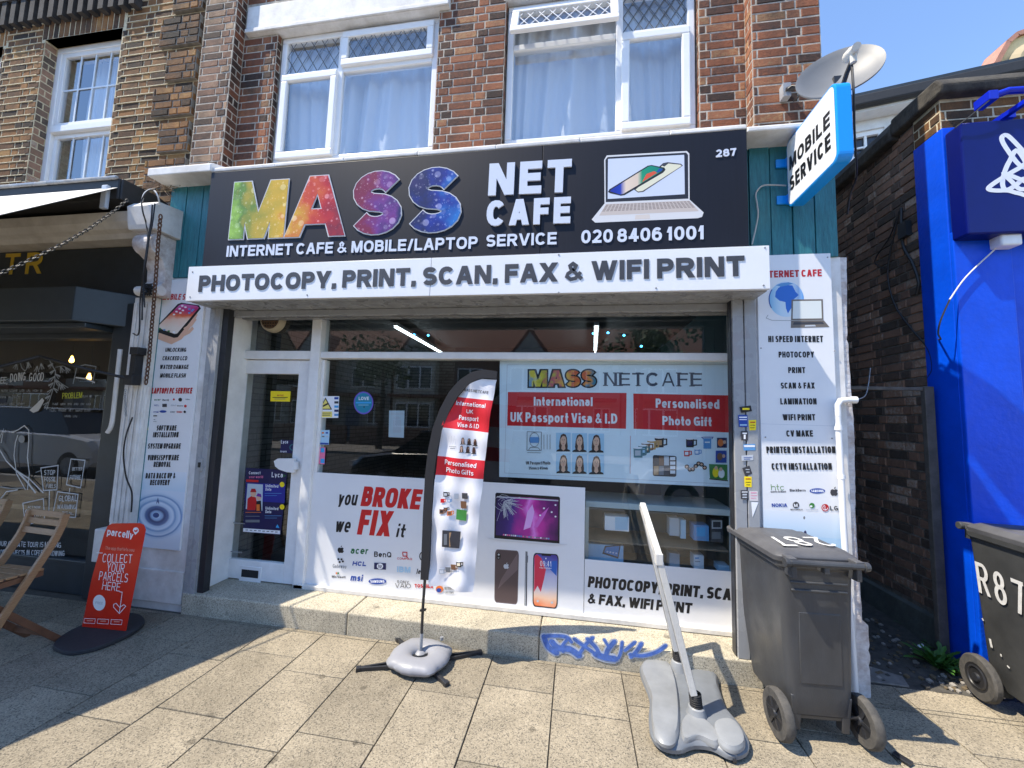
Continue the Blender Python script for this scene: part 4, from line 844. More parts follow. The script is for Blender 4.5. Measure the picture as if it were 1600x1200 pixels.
P = fplane(YV); apple(P, 532.5, 858.5, 5, BLK)
for s, a, c, y, cap, m, kw in (('acer',547.5,576,865,11,GRN,dict(t=.19,shear=.15)),('BenQ',584.5,611.5,870,8.5,BLK,dict(t=.2)),('COMPAQ',620.5,644,874,3.2,RED,dict(t=.2)),('Gateway',520,541.5,887,6,GRY,dict(t=.12)),('HCL',550.5,572.5,883.6,7,BLU,dict(t=.26,shear=.2)),('IBM',620.5,641.5,893.8,9,PALEB,dict(t=.26)),('lenovo',650.7,676,896.5,8,BLK,dict(t=.18,shear=.2)),('Microsoft',518.7,540,902.3,3.4,DKG,dict(t=.24)),('msi',547.5,567,907,10,BLU,dict(t=.22,shear=.2)),('SONY',620.5,639,910.7,4.2,DKG,dict(t=.16,gap=.3)),('VAIO',617.5,642,918,7,DKG,dict(t=.12)),('TOSHIBA',648,677,917.8,5.6,RED,dict(t=.25))): fit(P, s, a, c, y, cap, m, dy=1.1, **kw)
P.line([(629,862.5),(636,863),(636,869),(630,868.7),(629.3,863)], 1.3, RED); P.line([(634,868),(637.5,872)], 1.3, RED)
for x, y in ((529,873.5),(534,873.8),(531,878),(536,877)): P.ell(x, y, 1.7, 1.7, BLK, 8)
P.poly([(585,879),(603.5,879.7),(603.3,890),(584.7,889.2)], NAVY); P.ell(594, 884.5, 5, 4.6, WHT, 16); fit(P, 'hp', 591, 597, 886.8, 5.4, NAVY, t=.16, shear=.2)
P.ell(590, 908.2, 14, 4.7, BLU, 24); fit(P, 'SAMSUNG', 579, 601, 910.2, 4.2, WHT, t=.22, gap=.14)
P.line([(663+7*math.cos(R(a)), 869+7.5*math.sin(R(a))) for a in range(0, 361, 20)], 1.5, BLK); P.rect(525, 894, 527, 897, ORG); P.rect(527.5, 894, 530, 897, LEAF)
P.ell(687, 920.3, 6, 5.4, ORG, 16); P.ell(686, 922, 4, 3.4, BLU, 12); fit(P, 'NETWORK', 695, 709, 921, 4, GRY, t=.2); fit(P, 'SYSTEMS', 695, 709, 927, 3, GRY, t=.2)
P.build('brand_marks', va)
P = fplane(YV)
P.poly([(772.3,841),(774,771.5),(776,769.7),(873,776),(875,778),(874.2,849.5)], BLK)
q0, q1 = at(774, 800, 1, YV).x, at(873, 800, 1, YV).x
P.poly([(774.5,836),(776.2,774.5),(872.5,780.5),(872,845)], ramp_mat('aurora_screen', [(0, (30, 20, 60)), (.3, (70, 40, 130)), (.48, (180, 40, 150)), (.58, (226, 130, 220)), (.68, (200, 50, 160)), (.85, (110, 30, 110)), (1, (50, 20, 70))], 0, q0, q1, noise=.5, scale=9))
P.poly([(818,828),(824,800),(832,788),(835,800),(829,824)], flat('aurora_light', (222, 170, 232))); P.poly([(834,824),(845,804),(858,792),(850,808),(840,824)], flat('aurora_pink', (205, 100, 195)))
P.poly([(776.3,775.2),(872.4,781.3),(872.4,783.2),(776.3,777)], LGR)
for i in range(46):
    a = rnd.uniform(-.35, 1.9); l0 = rnd.uniform(0, 12); l1 = l0+rnd.uniform(4, 26); cx, cy = 787, 783
    e_ = lambda l: (max(775.5, min(850, cx+l*math.cos(a))), max(776, min(835, cy+l*math.sin(a)))); P.line([e_(l0), e_(l1)], rnd.uniform(.35, .8), LGR)
for rr in (5, 9, 14): P.line([(787+rr*math.cos(R(a))*rnd.uniform(.85,1.15), 785+rr*.8*math.sin(R(a))*rnd.uniform(.85,1.15)) for a in range(-150, 200, 25)], .5, LGR)
for x, y in ((868,789),(862,800),(868,807),(850,794),(844,805)): P.ell(x, y, 1.6, 1.4, WHT, 8)
for i in range(24): P.rect(786+i*3.05, 834.2+i*.26, 788.3+i*3.05, 836.4+i*.26, rnd.choice([LGR, MIDB, WHT, GRY, PNK]))
P.poly([(760,839.5),(886.5,850),(886,851.3),(862,852.2),(780,844.5),(766,842.3)], flat('laptop_silver', (214, 214, 216))); P.build('laptop_picture', va)
P = fplane(YV)
rr = lambda a, c, d, e, k: [((a[0]*(1-u)+c[0]*u)*(1-v)+(e[0]*(1-u)+d[0]*u)*v, (a[1]*(1-u)+c[1]*u)*(1-v)+(e[1]*(1-u)+d[1]*u)*v) for u, v in rrect(0, 0, 1, 1, k, 4)]
A1 = ((773.6,858),(811,860.6),(808.7,944.6),(772.3,941)); P.poly(rr(*A1, .1), flat('phone_rim', (96, 82, 84))); A2 = ((774.8,859.5),(809.8,862),(807.5,943),(773.5,939.7)); P.poly(rr(*A2, .09), flat('phone_bronze', (84, 70, 72)))
P.poly([(809,864),(809,890),(778,920),(783,905)], flat('phone_sheen', (112, 96, 98))); P.poly(rr((776,863.5),(782.5,864),(782,874.5),(775.5,874), .4), BLK); P.ell(779.3, 866.5, 1.5, 1.5, LGR, 10); P.ell(779, 871.5, 1.5, 1.5, GRY, 10); apple(P, 791, 884, 4.2, LGR)
P.poly([(821,861.5),(824.2,862),(823,946.5),(819.5,946)], DKG); P.poly([(824.2,868),(825.2,868),(824.8,879),(823.8,879)], GRY); P.poly([(821.6,862),(822.4,862.2),(821.4,946),(820.4,946)], LGR)
A1 = ((833.2,863.6),(873.2,866),(871,951.4),(832,947.4)); P.poly(rr(*A1, .11), BLK); q0, q1 = at(835, 946, 1, YV).z, at(835, 866, 1, YV).z
A2 = ((834.8,865.4),(871.6,867.6),(869.4,949.4),(833.6,945.6)); P.poly(rr(*A2, .1), ramp_mat('bloom_screen', [(0, (232, 120, 70)), (.18, (240, 200, 170)), (.4, (226, 222, 232)), (.62, (190, 190, 225)), (.8, (90, 110, 190)), (1, (70, 60, 150))], 2, q0, q1, noise=.35, scale=8))
P.poly([(835.2,869),(839,866),(846,872),(853,890),(850,905),(845,925),(840,915),(834.4,925)], flat('bloom_red', (222, 52, 80))); P.poly([(854,878),(870,876),(869.7,900),(860,890)], flat('bloom_blue', (40, 100, 190))); P.poly([(845,864.8),(862,865.9),(860.5,869),(847,868.2)], BLK)
fit(P, '09:41', 844, 861.5, 884.5, 8.5, WHT, dy=.8, t=.1, gap=.14); fit(P, 'Friday 15 September', 843, 862, 887.7, 1.7, WHT, dy=.9, t=.2); P.ell(853, 872.5, .9, 1.3, WHT, 8); P.ell(840.3, 939, 1.9, 1.9, LGR, 12); P.ell(862.5, 941.3, 1.9, 1.9, LGR, 12)
P.build('phone_picture', va)
xC0, xC1 = xA1+.004, xr-.005; zC1 = at(1000, 881, 1, YV).z
vc = board('window_panel', 'white panel under the glass cabinet reading PHOTOCOPY, PRINT, SCAN and FAX, WIFI PRINT, behind the leaning post', xC0, xC1, .186, zC1)
P = fplane(YV); fit(P, 'PHOTOCOPY, PRINT, SCAN', 918, 1150, 917.3, 17.5, BLK, dy=21.8, t=.245, gap=.06, sp=.3, shear=.12, e=2.8); fit(P, '& FAX, WIFI PRINT', 917.5, 1079, 942.6, 16, BLK, dy=16, t=.245, gap=.06, sp=.3, shear=.12, e=2.8); P.build('lettering', vc)

# ------------------------------------------------------------------ poster inside the glass
YQ = 3.128
def portrait(P, x0, y0, x1, y1, bgm=PALEB):
    w, h = x1-x0, y1-y0; q = lambda x, y: (x0+w*x, y0+h*y)
    if bgm: P.rect(x0, y0, x1, y1, bgm)
    P.poly([q(*p) for p in ((.27,.32),(.34,.12),(.5,.05),(.66,.1),(.75,.28),(.77,.5),(.8,.72),(.78,.9),(.24,.92),(.2,.72),(.23,.5))], HAIR)
    P.poly([q(*p) for p in ((.02,1),(.06,.92),(.3,.84),(.7,.84),(.94,.92),(.98,1))], BLK); P.poly([q(*p) for p in ((.4,.66),(.6,.66),(.64,.86),(.5,.95),(.36,.86))], SKN)
    c = q(.5, .42); P.ell(c[0], c[1], w*.2, h*.285, SKN, 18)
    P.poly([q(*p) for p in ((.29,.36),(.35,.15),(.5,.09),(.66,.15),(.71,.36),(.62,.2),(.46,.17))], HAIR)
    for x in (.43, .57): e_ = q(x, .39); P.ell(e_[0], e_[1], w*.032, h*.017, BLK, 8); e2 = q(x, .345); P.rect(e2[0]-w*.05, e2[1]-h*.006, e2[0]+w*.05, e2[1]+h*.006, HAIR)
    e_ = q(.5, .575); P.ell(e_[0], e_[1], w*.055, h*.016, flat('lips', (190, 92, 88)), 10); P.line([q(.51,.41), q(.525,.495), q(.495,.5)], w*.02, TAN)
def mug(P, x, y, s, m, m2):
    P.line([(x+s*.42, y-s*.3), (x+s*.72, y-s*.3), (x+s*.72, y+s*.22), (x+s*.42, y+s*.28)], s*.13, m); P.poly([(x-s*.45,y-s*.45),(x+s*.45,y-s*.45),(x+s*.42,y+s*.5),(x-s*.42,y+s*.5)], m); P.ell(x, y-s*.45, s*.45, s*.1, WHT, 12); P.rect(x-s*.3, y-s*.2, x+s*.25, y+s*.3, m2)
pst = thing('window_poster', 'large pale blue MASS NETCAFE poster with passport portraits and photo gifts behind the glass', 'poster', (.4, YQ, 1.2))
c4 = [at(px, py, 1, YQ) for px, py in ((781,560),(1150,558),(1154,762),(780,745))]
M_post = mat('pale_blue_poster', srgb(226, 239, 246), .35, var=.03)
b = MB(); b.prism([(p.x, YQ, p.z) for p in c4], (0, .002, 0)); b.build('paper', M_post, pst)
P = fplane(YQ); P.line([(792.5,570),(1146,569.5),(1149,757),(788.5,739)], .7, LGR, closed=True)
P.poly([(793.7,612.5),(979,614),(978,670),(792.5,665)], RED); P.poly([(989.5,615),(1146.7,618),(1145.7,676),(990,670)], RED); P.line([(985,681),(984.5,740)], .6, DRED)
fit(P, 'International', 834, 926, 633.8, 13.6, WHT, dy=.8, t=.21, gap=.1); fit(P, 'UK Passport Visa & I.D', 797.5, 964.5, 659, 15, WHT, dy=3, t=.2, gap=.1); fit(P, 'Personalised', 1024.5, 1124, 637, 14.3, WHT, dy=2, t=.21, gap=.1); fit(P, 'Photo Gift', 1035, 1112, 664, 14, WHT, dy=2, t=.21, gap=.1)
q0, q1 = at(825, 590, 1, YQ).x, at(933, 590, 1, YQ).x
M_rb = ramp_mat('graffiti_print', [(0, (120, 160, 190)), (.12, (225, 205, 60)), (.25, (190, 180, 60)), (.4, (196, 70, 100)), (.55, (226, 180, 50)), (.7, (214, 90, 50)), (.85, (226, 150, 60)), (1, (70, 130, 150))], 0, q0, q1, noise=.6, scale=30)
fit(P, 'MASS', 826.5, 931, 604, 25, BLK, t=.28, gap=.1, grow=.012, e=2.2); fit(P, 'MASS', 826.5, 931, 604, 25, M_rb, t=.27, gap=.1, e=2.2)
fit(P, 'NETCAFE', 944, 1097, 603, 21, flat('slate_letter', (70, 76, 92)), dy=1, t=.19, gap=.15, serif=.07, thin=.6)
P.build('poster_print', pst)
P = fplane(YQ)
for xa, xb in ((868.7,891.7),(893.7,917.2),(919.5,943.7)):
    for ya, yb in ((676,705.5),(709,739.5)): portrait(P, xa, ya+(xa-868)*.03, xb, yb+(xa-868)*.03)
P.line([(823.7,674.5),(846,675),(845.7,704),(823.5,703.7)], .7, BLK, closed=True); P.line([(835+7.5*math.cos(R(a)), 687+11*math.sin(R(a))) for a in range(0, 360, 18)], .6, BLK, closed=True); P.poly([(828,683),(842,683),(842,692),(828,692)], MIDB); P.line([(826,703),(829,699),(841,699.5),(844,703)], .6, BLK)
for x in (850, 855, 859.5): P.line([(x,679),(x,702)], .6, DKG)
P.line([(824,707),(845,707.5)], .6, DKG); fit(P, 'UK Passport Photo', 822, 860, 725.7, 5, BLK, t=.15, gap=.1); fit(P, '35mm x 45mm', 826, 856, 733.5, 4.4, BLK, t=.16, gap=.1); P.build('portrait_prints', pst)
P = fplane(YQ)
for x, y, s, m, m2 in ((1030,691,16,BLK,TAN),(1018,695,15,flat('ochre',(190,150,90)),WHT),(1009,699,15,BRN,CRM),(1004,703,15,flat('teal_ink',(50,110,120)),PALEB),(997,707,16,flat('grey_teal',(90,130,140)),LGR),(1078,692,14,BLK,NAVY),(1073,708,10,RED,WHT),(1089,706,9,MIDB,WHT)): mug(P, x, y, s, m, m2)
P.poly(rr((1020,711),(1057,712.5),(1056.5,745),(1020,743.5), .08), BLK)
for i, m in enumerate((DKG, BRN, LGR, TAN, GRY, DKG)): P.rect(1021.5+(i % 3)*8, 713+(i//3)*15, 1029+(i % 3)*8, 727+(i//3)*15, m)
for i in range(4): P.rect(1047, 714+i*7, 1055, 719+i*7, WHT)
P.rect(1099, 685, 1111, 701, MIDB); P.line([(1099,686),(1096,683),(1114,683),(1112,686)], 1, BLU); P.rect(1101, 690, 1109, 692, WHT)
for x0, y0, x1, y1, ms in ((1120,684,1135.5,699.5,(ORG,NAVY)),(1118,704,1135,723,(BRN,BLU))): P.rect(x0, y0, x1, y1, ms[1]); P.ell((x0+x1)/2-2, (y0+y1)/2, 4.5, 6, ms[0], 12); P.ell((x0+x1)/2+4, (y0+y1)/2-1, 2.5, 3, SKN, 10)
for i in range(7): P.ell(1073+i*4.6, 729+5*math.sin(i*1.1), 3.6, 3.4, BLK, 12); P.ell(1073+i*4.6, 729+5*math.sin(i*1.1), 2, 1.8, SKN, 8)
P.poly([(1107.5,725),(1136,726),(1136,750),(1109,747)], LEAF); P.ell(1118, 738, 5, 8, YEL, 14); P.ell(1127, 740, 5, 7, WHT, 14); P.ell(1118.5, 731, 2.6, 3, SKN, 10); P.ell(1126, 733, 2.6, 3, SKN, 10); P.line([(1108,748),(1137,751)], 1.6, BLK)
P.build('gift_pictures', pst)

# ------------------------------------------------------------------ small things stuck on the glass
def sticker(name, label, pts, y, m, draw=None, cat='sticker', th=.0012):
    c = [at(px, py, 1, y) for px, py in pts]; t = thing(name, label, cat, (sum(p.x for p in c)/len(c), y, min(p.z for p in c)))
    b = MB(); b.prism([(p.x, y, p.z) for p in c], (0, th, 0)); b.build('sheet', m, t)
    if draw: P = fplane(y); draw(P); P.build('print', t)
    return t
YG = YF-.0
def d1(P): fit(P, 'NOTICE', 433, 443, 619, 2.4, DRED, t=.2); P.rect(426, 620.5, 449.5, 621.6, BLK); P.rect(429, 623, 446, 623.8, GRY)
sticker('notice_sticker', 'small yellow notice stuck high on the door glass', [(423,611),(454,611.5),(453,627.5),(422.5,627)], YF-.001, YEL, d1)
def d2(P):
    P.poly([(499,640),(519,640),(508.7,621)], BLK); P.poly([(501.2,638.6),(516.6,638.6),(508.7,624)], flat('warning_yellow', (244, 226, 120))); P.line([(504,635),(513,630.5)], 2.4, BLK); P.rect(498, 643, 519, 652, flat('warning_yellow', (244, 226, 120))); P.rect(500, 645, 517, 646, BLK); P.rect(501, 648, 516, 649.2, BLK)
    for i, m in enumerate((BLU, DKG, CYN, NAVY, MIDB)): P.rect(522.5, 620.5+i*6.5, 529, 624+i*6.5, m)
sticker('camera_warning_sticker', 'white camera warning sticker with a black triangle on the window edge', [(498,619),(530,619),(528.5,653),(497,653)], YF-.001, WHT, d2)
def d3(P): P.ell(568, 629.5, 13.5, 15.5, flat('love_teal', (24, 130, 160)), 26); fit(P, 'LOVE', 560.5, 576.5, 625, 5, WHT, t=.18); P.rect(556, 628, 580, 630.4, CYN); P.rect(560, 632.5, 576, 633.2, PALEB); P.ell(569, 636, 1.2, 1.2, BLK, 8)
sticker('round_sticker', 'round teal and violet LOVE sticker on the shop window', circ(568, 629.5, 15.3, 17.8, 0, 360, 28), YF-.001, flat('violet', (110, 90, 190)), d3)
def d4(P):
    for i in range(3): P.rect(497+i*6, 675, 500.5+i*6, 677.5, (GRY, ORG, BLU)[i]); P.rect(497+i*6, 681, 501+i*6, 683, (BLU, GRY, LGR)[i])
    P.poly([(494.2,691.5),(513.5,692),(513.3,694.6),(494,694)], BLU)
sticker('card_sticker', 'pale blue payment card sticker on the window left edge', [(495,672),(515,672),(513.7,695),(494,694.5)], YF-.001, PALEB, d4)
def d5(P):
    for i in range(3): P.rect(493+((i+1) % 2)*8, 700+i*8.3, 499+((i+1) % 2)*8, 707+i*8.3, CYN)
sticker('tiled_sticker', 'pink and blue checked sticker below the card sticker', [(492.5,699),(508.5,699),(507,725.5),(491.5,724.5)], YF-.001, PNK, d5)
def d6(P): P.rect(611, 645, 630, 648, LGR); P.ell(620, 653, 5, 2, LGR, 12); P.rect(614, 656, 627, 676, LGR)
sticker('paper_notice', 'grey white paper notice hanging inside the window beside the flag', [(608,641.5),(632,641.5),(631,684),(607,683)], YQ+.01, flat('notice_paper', (190, 204, 212)), d6, 'notice')
def d7(P):
    fit(P, 'Connect', 389, 407, 741, 4.5, WHT, t=.17); fit(P, 'your world', 389, 411, 747, 4, PNK, t=.17); fit(P, 'Lyca', 424.5, 442, 745.5, 8, WHT, dy=.5, t=.15); P.poly([(443,741),(447,743),(443,746)], GRN)
    P.poly([(385,749),(404,750),(404,753.5),(385,752.7)], RED); P.poly([(385,754),(446,757),(445,786),(383.5,782)], flat('deep_blue', (36, 40, 140)))
    P.poly([(387,755.5),(411,757),(410,798),(384,795)], flat('photo_sky', (190, 204, 216))); P.poly([(386,797),(387,779),(393,775),(400,777),(404,797)], RED); P.poly([(399,798),(401,783),(408,782),(409,798)], BLK); P.ell(396, 771, 4.6, 5.5, SKN, 14); P.ell(404.5, 777, 4, 5, SKN, 14); P.poly([(391,769),(393,763.5),(399,763.5),(401,769)], DRED); P.poly([(400.5,775),(403,770.5),(408,772),(409,777)], PUR); P.rect(401, 788, 406, 798, ORG)
    for y in (761, 796): fit(P, 'Unlimited', 415, 435, y, 4.6, WHT, t=.17, dy=1); fit(P, 'Data', 415, 424, y+5.5, 4.6, WHT, t=.17, dy=.4); P.ell(441, y-4, 3.8, 4.2, YEL, 14); P.rect(414, y+9.5, 440, y+10.2, MIDB); P.rect(414, y+13, 433, y+13.6, MIDB)
    P.rect(384, 800, 408, 801, ORG); P.rect(384, 806, 406, 807, GRY); P.rect(384, 812, 406, 816, GRY); P.poly([(431,824),(434,819),(437,825)], CYN); P.poly([(380.5,825),(438,829),(438,834.5),(380,830.5)], WHT)
    for i in range(8): P.rect(384+i*6.6, 827.3+i*.45, 388+i*6.6, 828.6+i*.45, GRY)
sticker('phone_poster', 'dark blue phone network poster with a couple in winter hats on the door glass', [(384,731),(449,734.5),(438.5,836),(379.5,831)], YF-.0, flat('night_blue', (28, 26, 76)), d7, 'poster')
def d8(P): fit(P, 'Lyca', 439, 450, 693, 5.5, WHT, t=.16); fit(P, 'from', 438, 448, 707, 3.4, WHT, t=.17); P.line([(458+5*math.cos(R(a)), 699+4.6*math.sin(R(a))) for a in range(0, 361, 24)], 1.4, flat('teal_ink', (50, 110, 120))); P.rect(459, 700, 462, 705, YEL)
sticker('phone_poster', 'small dark blue phone network card above the door handle', [(440,687),(463,688),(462,709),(437,707)], YF-.0, flat('night_blue', (28, 26, 76)), d8, 'poster')
YT = 2.7835
for i, (pts, m, dr, lab) in enumerate((
    ([(1155.5,636),(1173,633.5),(1175,642.5),(1158.5,645)], BLK, [('r',1160,637.5,1171,640.5,YEL)], 'topmost black and gold sticker on the right shutter rail'),
    ([(1153.5,648.5),(1168,648.5),(1168.5,667.5),(1154.5,667)], BLU, [('r',1155,651,1167,653,WHT),('r',1155,655,1167,656.2,WHT),('r',1156,663,1167,665,PALEB)], 'blue locksmith sticker on the right shutter rail'),
    ([(1170,656.5),(1181.5,656),(1181,672),(1171,672.5)], YEL, [('r',1172,659,1180,660.5,DRED),('r',1172,664,1180,664.8,BLK),('r',1172,668,1179,668.8,BLK)], 'upper yellow sticker on the right shutter rail'),
    ([(1158,673.5),(1168.5,673.5),(1168.7,688),(1158.5,688)], DKG, [('r',1160,676,1167,678,WHT),('r',1162,679,1165,686,WHT)], 'upper dark pictogram sticker on the right shutter rail'),
    ([(1161.5,694.5),(1180,693.5),(1180.5,703.5),(1162,704)], MIDB, [('r',1162.5,695.5,1179.5,698.5,WHT)], 'pale blue striped sticker on the right shutter rail'),
    ([(1158.5,712),(1177,710.5),(1177,719),(1159,720)], LGR, [('r',1162,714.5,1175,715.3,BLU),('r',1162,717,1172,717.8,BLU)], 'pale grey sticker on the right shutter rail'),
    ([(1160,731.5),(1171,727.5),(1175.5,740),(1164.5,744)], DKG, [('r',1165,733,1171,734.2,LGR),('r',1166,737,1171,738.2,LGR)], 'tilted dark sticker on the right shutter rail'),
    ([(1163,744.5),(1174.5,745),(1174.5,761.5),(1163.5,760.5)], YEL, [('r',1165,747.5,1173,749,DRED),('r',1165,753,1173,753.8,BLK),('r',1166,757,1172,757.8,BLK)], 'lower yellow sticker on the right shutter rail'),
    ([(1157.5,766),(1169,766),(1169.5,780),(1158,780)], DKG, [('r',1159,768,1168,769.4,WHT),('r',1160,771.5,1167,774,LGR),('r',1160,776,1167,778,LGR)], 'lowest dark pictogram sticker on the right shutter rail'),
    ([(1171,767.5),(1184,767.5),(1185,783),(1171.5,782.5)], flat('faded_paper', (214, 208, 210)), [('r',1173,769.5,1182,770.6,PNK),('r',1173,774,1183,774.7,PNK),('r',1173,778,1181,778.7,PNK)], 'faded white and pink sticker on the right shutter rail'),
    ([(1174,784.5),(1185,785),(1176,808)], WHT, [], 'torn white paper triangle on the right shutter rail'))):
    def dd(P, dr=dr):
        for k in dr: P.rect(k[1], k[2], k[3], k[4], k[5])
    sticker('rail_sticker', lab, pts, YT, m, dd if dr else None)['group'] = 'stickers on the right shutter rail'
# ------------------------------------------------------------------ cafe next door (left)
cafe = thing('cafe_building', 'brown brick cafe building on the left with a dark shopfront and white sash windows above', 'building', (-5.6, 2.85, 0))
M_dark = mat('blue_black_joinery', (.022, .03, .038), .45, var=.25, vscale=6)
YC, YCW = 2.93, 3.02
nw = (-5.49, -4.52, 3.4, 5.36); nw2 = (-7.1, -6.05, 3.4, 5.36)
b = MB(); slab_holes(b, -12, -3.565, YC, YC+.3, 3.1, 6.8, [nw, nw2], M_mortar_cream); b.box(-12, -3.565, YC+.3, 9, 6.6, 6.8, M_mortar_dark)
# proud cream bed joints
for i in range(75):
    z = 3.1+i*.072
    if z > 7: break
    cuts = sorted([(h_[0]-.045, h_[1]+.045) for h_ in (nw, nw2) if h_[2] < z < h_[3]+.24]); x = -7.9
    for c0, c1 in cuts+[(-3.9, 0)]:
        while x < c0-.01:
            x2 = min(x+rnd.uniform(.5, 1.1), c0); dz = rnd.uniform(-.0018, .0018); b.box(x, x2, YC-.0068-rnd.uniform(0, .0012), YC, z+dz-.0042, z+dz+.0042, M_mortar_cream); x = x2
        x = c1
b.build('mortar_backing', None, cafe)
b = MB(); bricks(b, (-8, YC, 3.1), (1,0,0), (0,0,1), 4.435, 3.4, [(q[0]+8, q[1]+8, q[2]-3.1, q[3]-3.1) for q in (nw, nw2)], 'flemish', seed=21, soldier=[(nw[0]-.04+8, nw[1]+.04+8, nw[3]-3.1, nw[3]-3.1+.235), (nw2[0]-.04+8, nw2[1]+.04+8, nw2[3]-3.1, nw2[3]-3.1+.235)])
b.build('brick_wall', M_brick_brown, cafe)
for q in (nw, nw2):
    b = MB(); bricks(b, (q[0], YC, q[2]), (0,1,0), (0,0,1), .12, q[3]-q[2], bond='english', L=.1, hd=.1, seed=22); b.box(q[0]-.001, q[1], YC, YC+.1, q[3], q[3]+.002)
    b.build('brick_reveal', M_brick_dark, cafe)
# stepped brick quoins with sunk courses between
b = MB(); z = 3.25; k = 0
while z < 6.5:
    wq = .44 if k % 2 else .33
    b.box(-3.575-wq, -3.575, YC-.034, YC, z, z+.285, M_mortar_dark)
    c = len(b.f); bricks(b, (-3.575-wq, YC-.034, z), (1,0,0), (0,0,1), wq, .288, bond='flemish', seed=40+k, proud=.007)
    bricks(b, (-3.575, YC-.034, z), (0,1,0), (0,0,1), .034, .288, bond='english', L=.034, hd=.034, seed=60+k)
    for i in range(c, len(b.f)): b.mi[i] = b.slot(M_brick_brown)
    z += .36; k += 1
b.build('quoins', None, cafe)
b = MB(); x = -8.0
while x < -4.28: b.box(x, x+.062, YC-.075, YC, 5.52, 5.78, mat('sooty_dentil', (.05, .046, .045), .9, var=.5, vscale=9)); x += .125
b.box(-8, -4.26, YC-.085, YC, 5.78, 6.1, mat('sooty_dentil', (.05, .046, .045), .9)); b.build('dentil_course', None, cafe)
M_bar = mat('glazing_bar', (.72, .78, .84), .35)
for (x0, x1, z0, z1) in (nw, nw2):
    b = MB(); y = YC+.1; wd = .06
    b.box(x0, x1, y, y+.09, z1-wd, z1); b.box(x0, x0+wd, y, y+.09, z0, z1-wd); b.box(x1-wd, x1, y, y+.09, z0, z1-wd)
    zm = 4.45; b.box(x0+wd, x1-wd, y-.012, y+.06, zm-.05, zm+.02)
    win = b.build('window', M_upvc, cafe, bevel=.006)
    for za, zb, yy in ((zm+.02, z1-wd, y+.01), (z0, zm-.05, y+.03)):
        b = MB(); s = .045
        for c in ((x0+wd, x1-wd, zb-s, zb), (x0+wd, x1-wd, za, za+s), (x0+wd, x0+wd+s, za+s, zb-s), (x1-wd-s, x1-wd, za+s, zb-s)): b.box(c[0], c[1], yy, yy+.035, c[2], c[3])
        sh = b.build('sash', M_upvc, win, bevel=.005)
        p = MB(); p.face([(x0+wd+s,yy+.022,za+s),(x1-wd-s,yy+.022,za+s),(x1-wd-s,yy+.022,zb-s),(x0+wd+s,yy+.022,zb-s)]); p.build('pane', M_glass_up, sh)
        g_ = MB(); n = 4; wi = (x1-x0-2*wd-2*s)/n
        for i in range(1, n): g_.box(x0+wd+s+i*wi-.007, x0+wd+s+i*wi+.007, yy+.012, yy+.0195, za+s, zb-s)
        zz = (za+zb)/2; g_.box(x0+wd+s, x1-wd-s, yy+.0125, yy+.019, zz-.007, zz+.007); g_.build('glazing_bars', M_bar, sh)
    b = MB(); n = 60
    V = [(x0+wd+.12+(x1-x0-2*wd-.12)*i/n+(.02*math.sin(j*.9) if i == 0 else 0), y+.2+.016*math.sin(i*.9)+.012*math.sin(i*2.3), z0+(z1-z0)*j/8) for j in range(9) for i in range(n+1)]
    b.solid(V, [(j*(n+1)+i, j*(n+1)+i+1, (j+1)*(n+1)+i+1, (j+1)*(n+1)+i) for j in range(8) for i in range(n)]); b.build('curtain', M_curt, win, smooth=True)
b = MB(); b.box(-12, -3.6, 3.9, 3.95, 3.1, 6.6); b.box(-12, -11.9, YC+.3, 9, 0, 6.6); b.box(-12, -3.6, 9, 9.1, 0, 6.6); b.build('inner_walls', mat('dim_room', (.16, .17, .18), .9), cafe)
# cornice, console, pilaster
b = MB(); prof = [(2.86, 3.05), (2.72, 3.05), (2.70, 3.09), (2.66, 3.11), (2.63, 3.16), (2.615, 3.24), (2.66, 3.262), (2.86, 3.29)]
b.prism([(-12, y, z) for y, z in prof], (8.36, 0, 0)); b.build('cornice', mat('grimy_white_paint', (.6, .57, .53), .6, col2=(.45, .42, .38), vscale=6, bump=.2), cafe, bevel=.004)
b = MB(); x0, x1 = -3.655, -3.435
b.prism([(x0-.02, y, z) for y, z in ((2.85, 3.055), (2.585, 3.055), (2.575, 3.09), (2.555, 3.24), (2.60, 3.29), (2.85, 3.32))], (x1-x0+.04, 0, 0), M_whitewall)
sc = [(2.82, 3.05), (2.62, 3.05)]+[(2.665+.075*math.cos(R(a)), 2.955+.085*math.sin(R(a))) for a in range(110, 275, 15)]+[(2.70, 2.84), (2.73, 2.76), (2.735, 2.66), (2.70, 2.62), (2.685, 2.58), (2.70, 2.54), (2.82, 2.53)]
b.prism([(x0+.02, y, z) for y, z in sc], (x1-x0-.04, 0, 0), M_peel)
for s_ in (0, 1): b.prism([(x1-.02 if s_ else x0+.0, y*1+.02, z) for y, z in sc[2:10]], (.02, 0, 0), M_peel)
b.tube([(x0-.005, 2.70, 2.57), (x1+.005, 2.70, 2.57)], .042, 12, M_whitewall); b.build('console', None, cafe, bevel=.004)
b = MB(); x0, x1 = -3.735, -3.535
b.box(x0, x1, 2.735, 2.86, .6, 2.53, M_whitewall)
for i in range(4): b.box(x0+.012+i*.047, x0+.045+i*.047, 2.722, 2.737, .66, 2.48, M_whitewall)
b.box(x0-.05, x1+.01, 2.675, 2.86, .36, .615, M_whitewall); b.box(x0-.03, x1, 2.70, 2.86, -.02, .36, M_dark); b.build('pilaster', None, cafe, bevel=.006)
b = MB(); b.box(-3.533, xl0-.003, 2.79, 2.86, .0, 2.72, M_teal); b.build('side_strip', None, cafe)
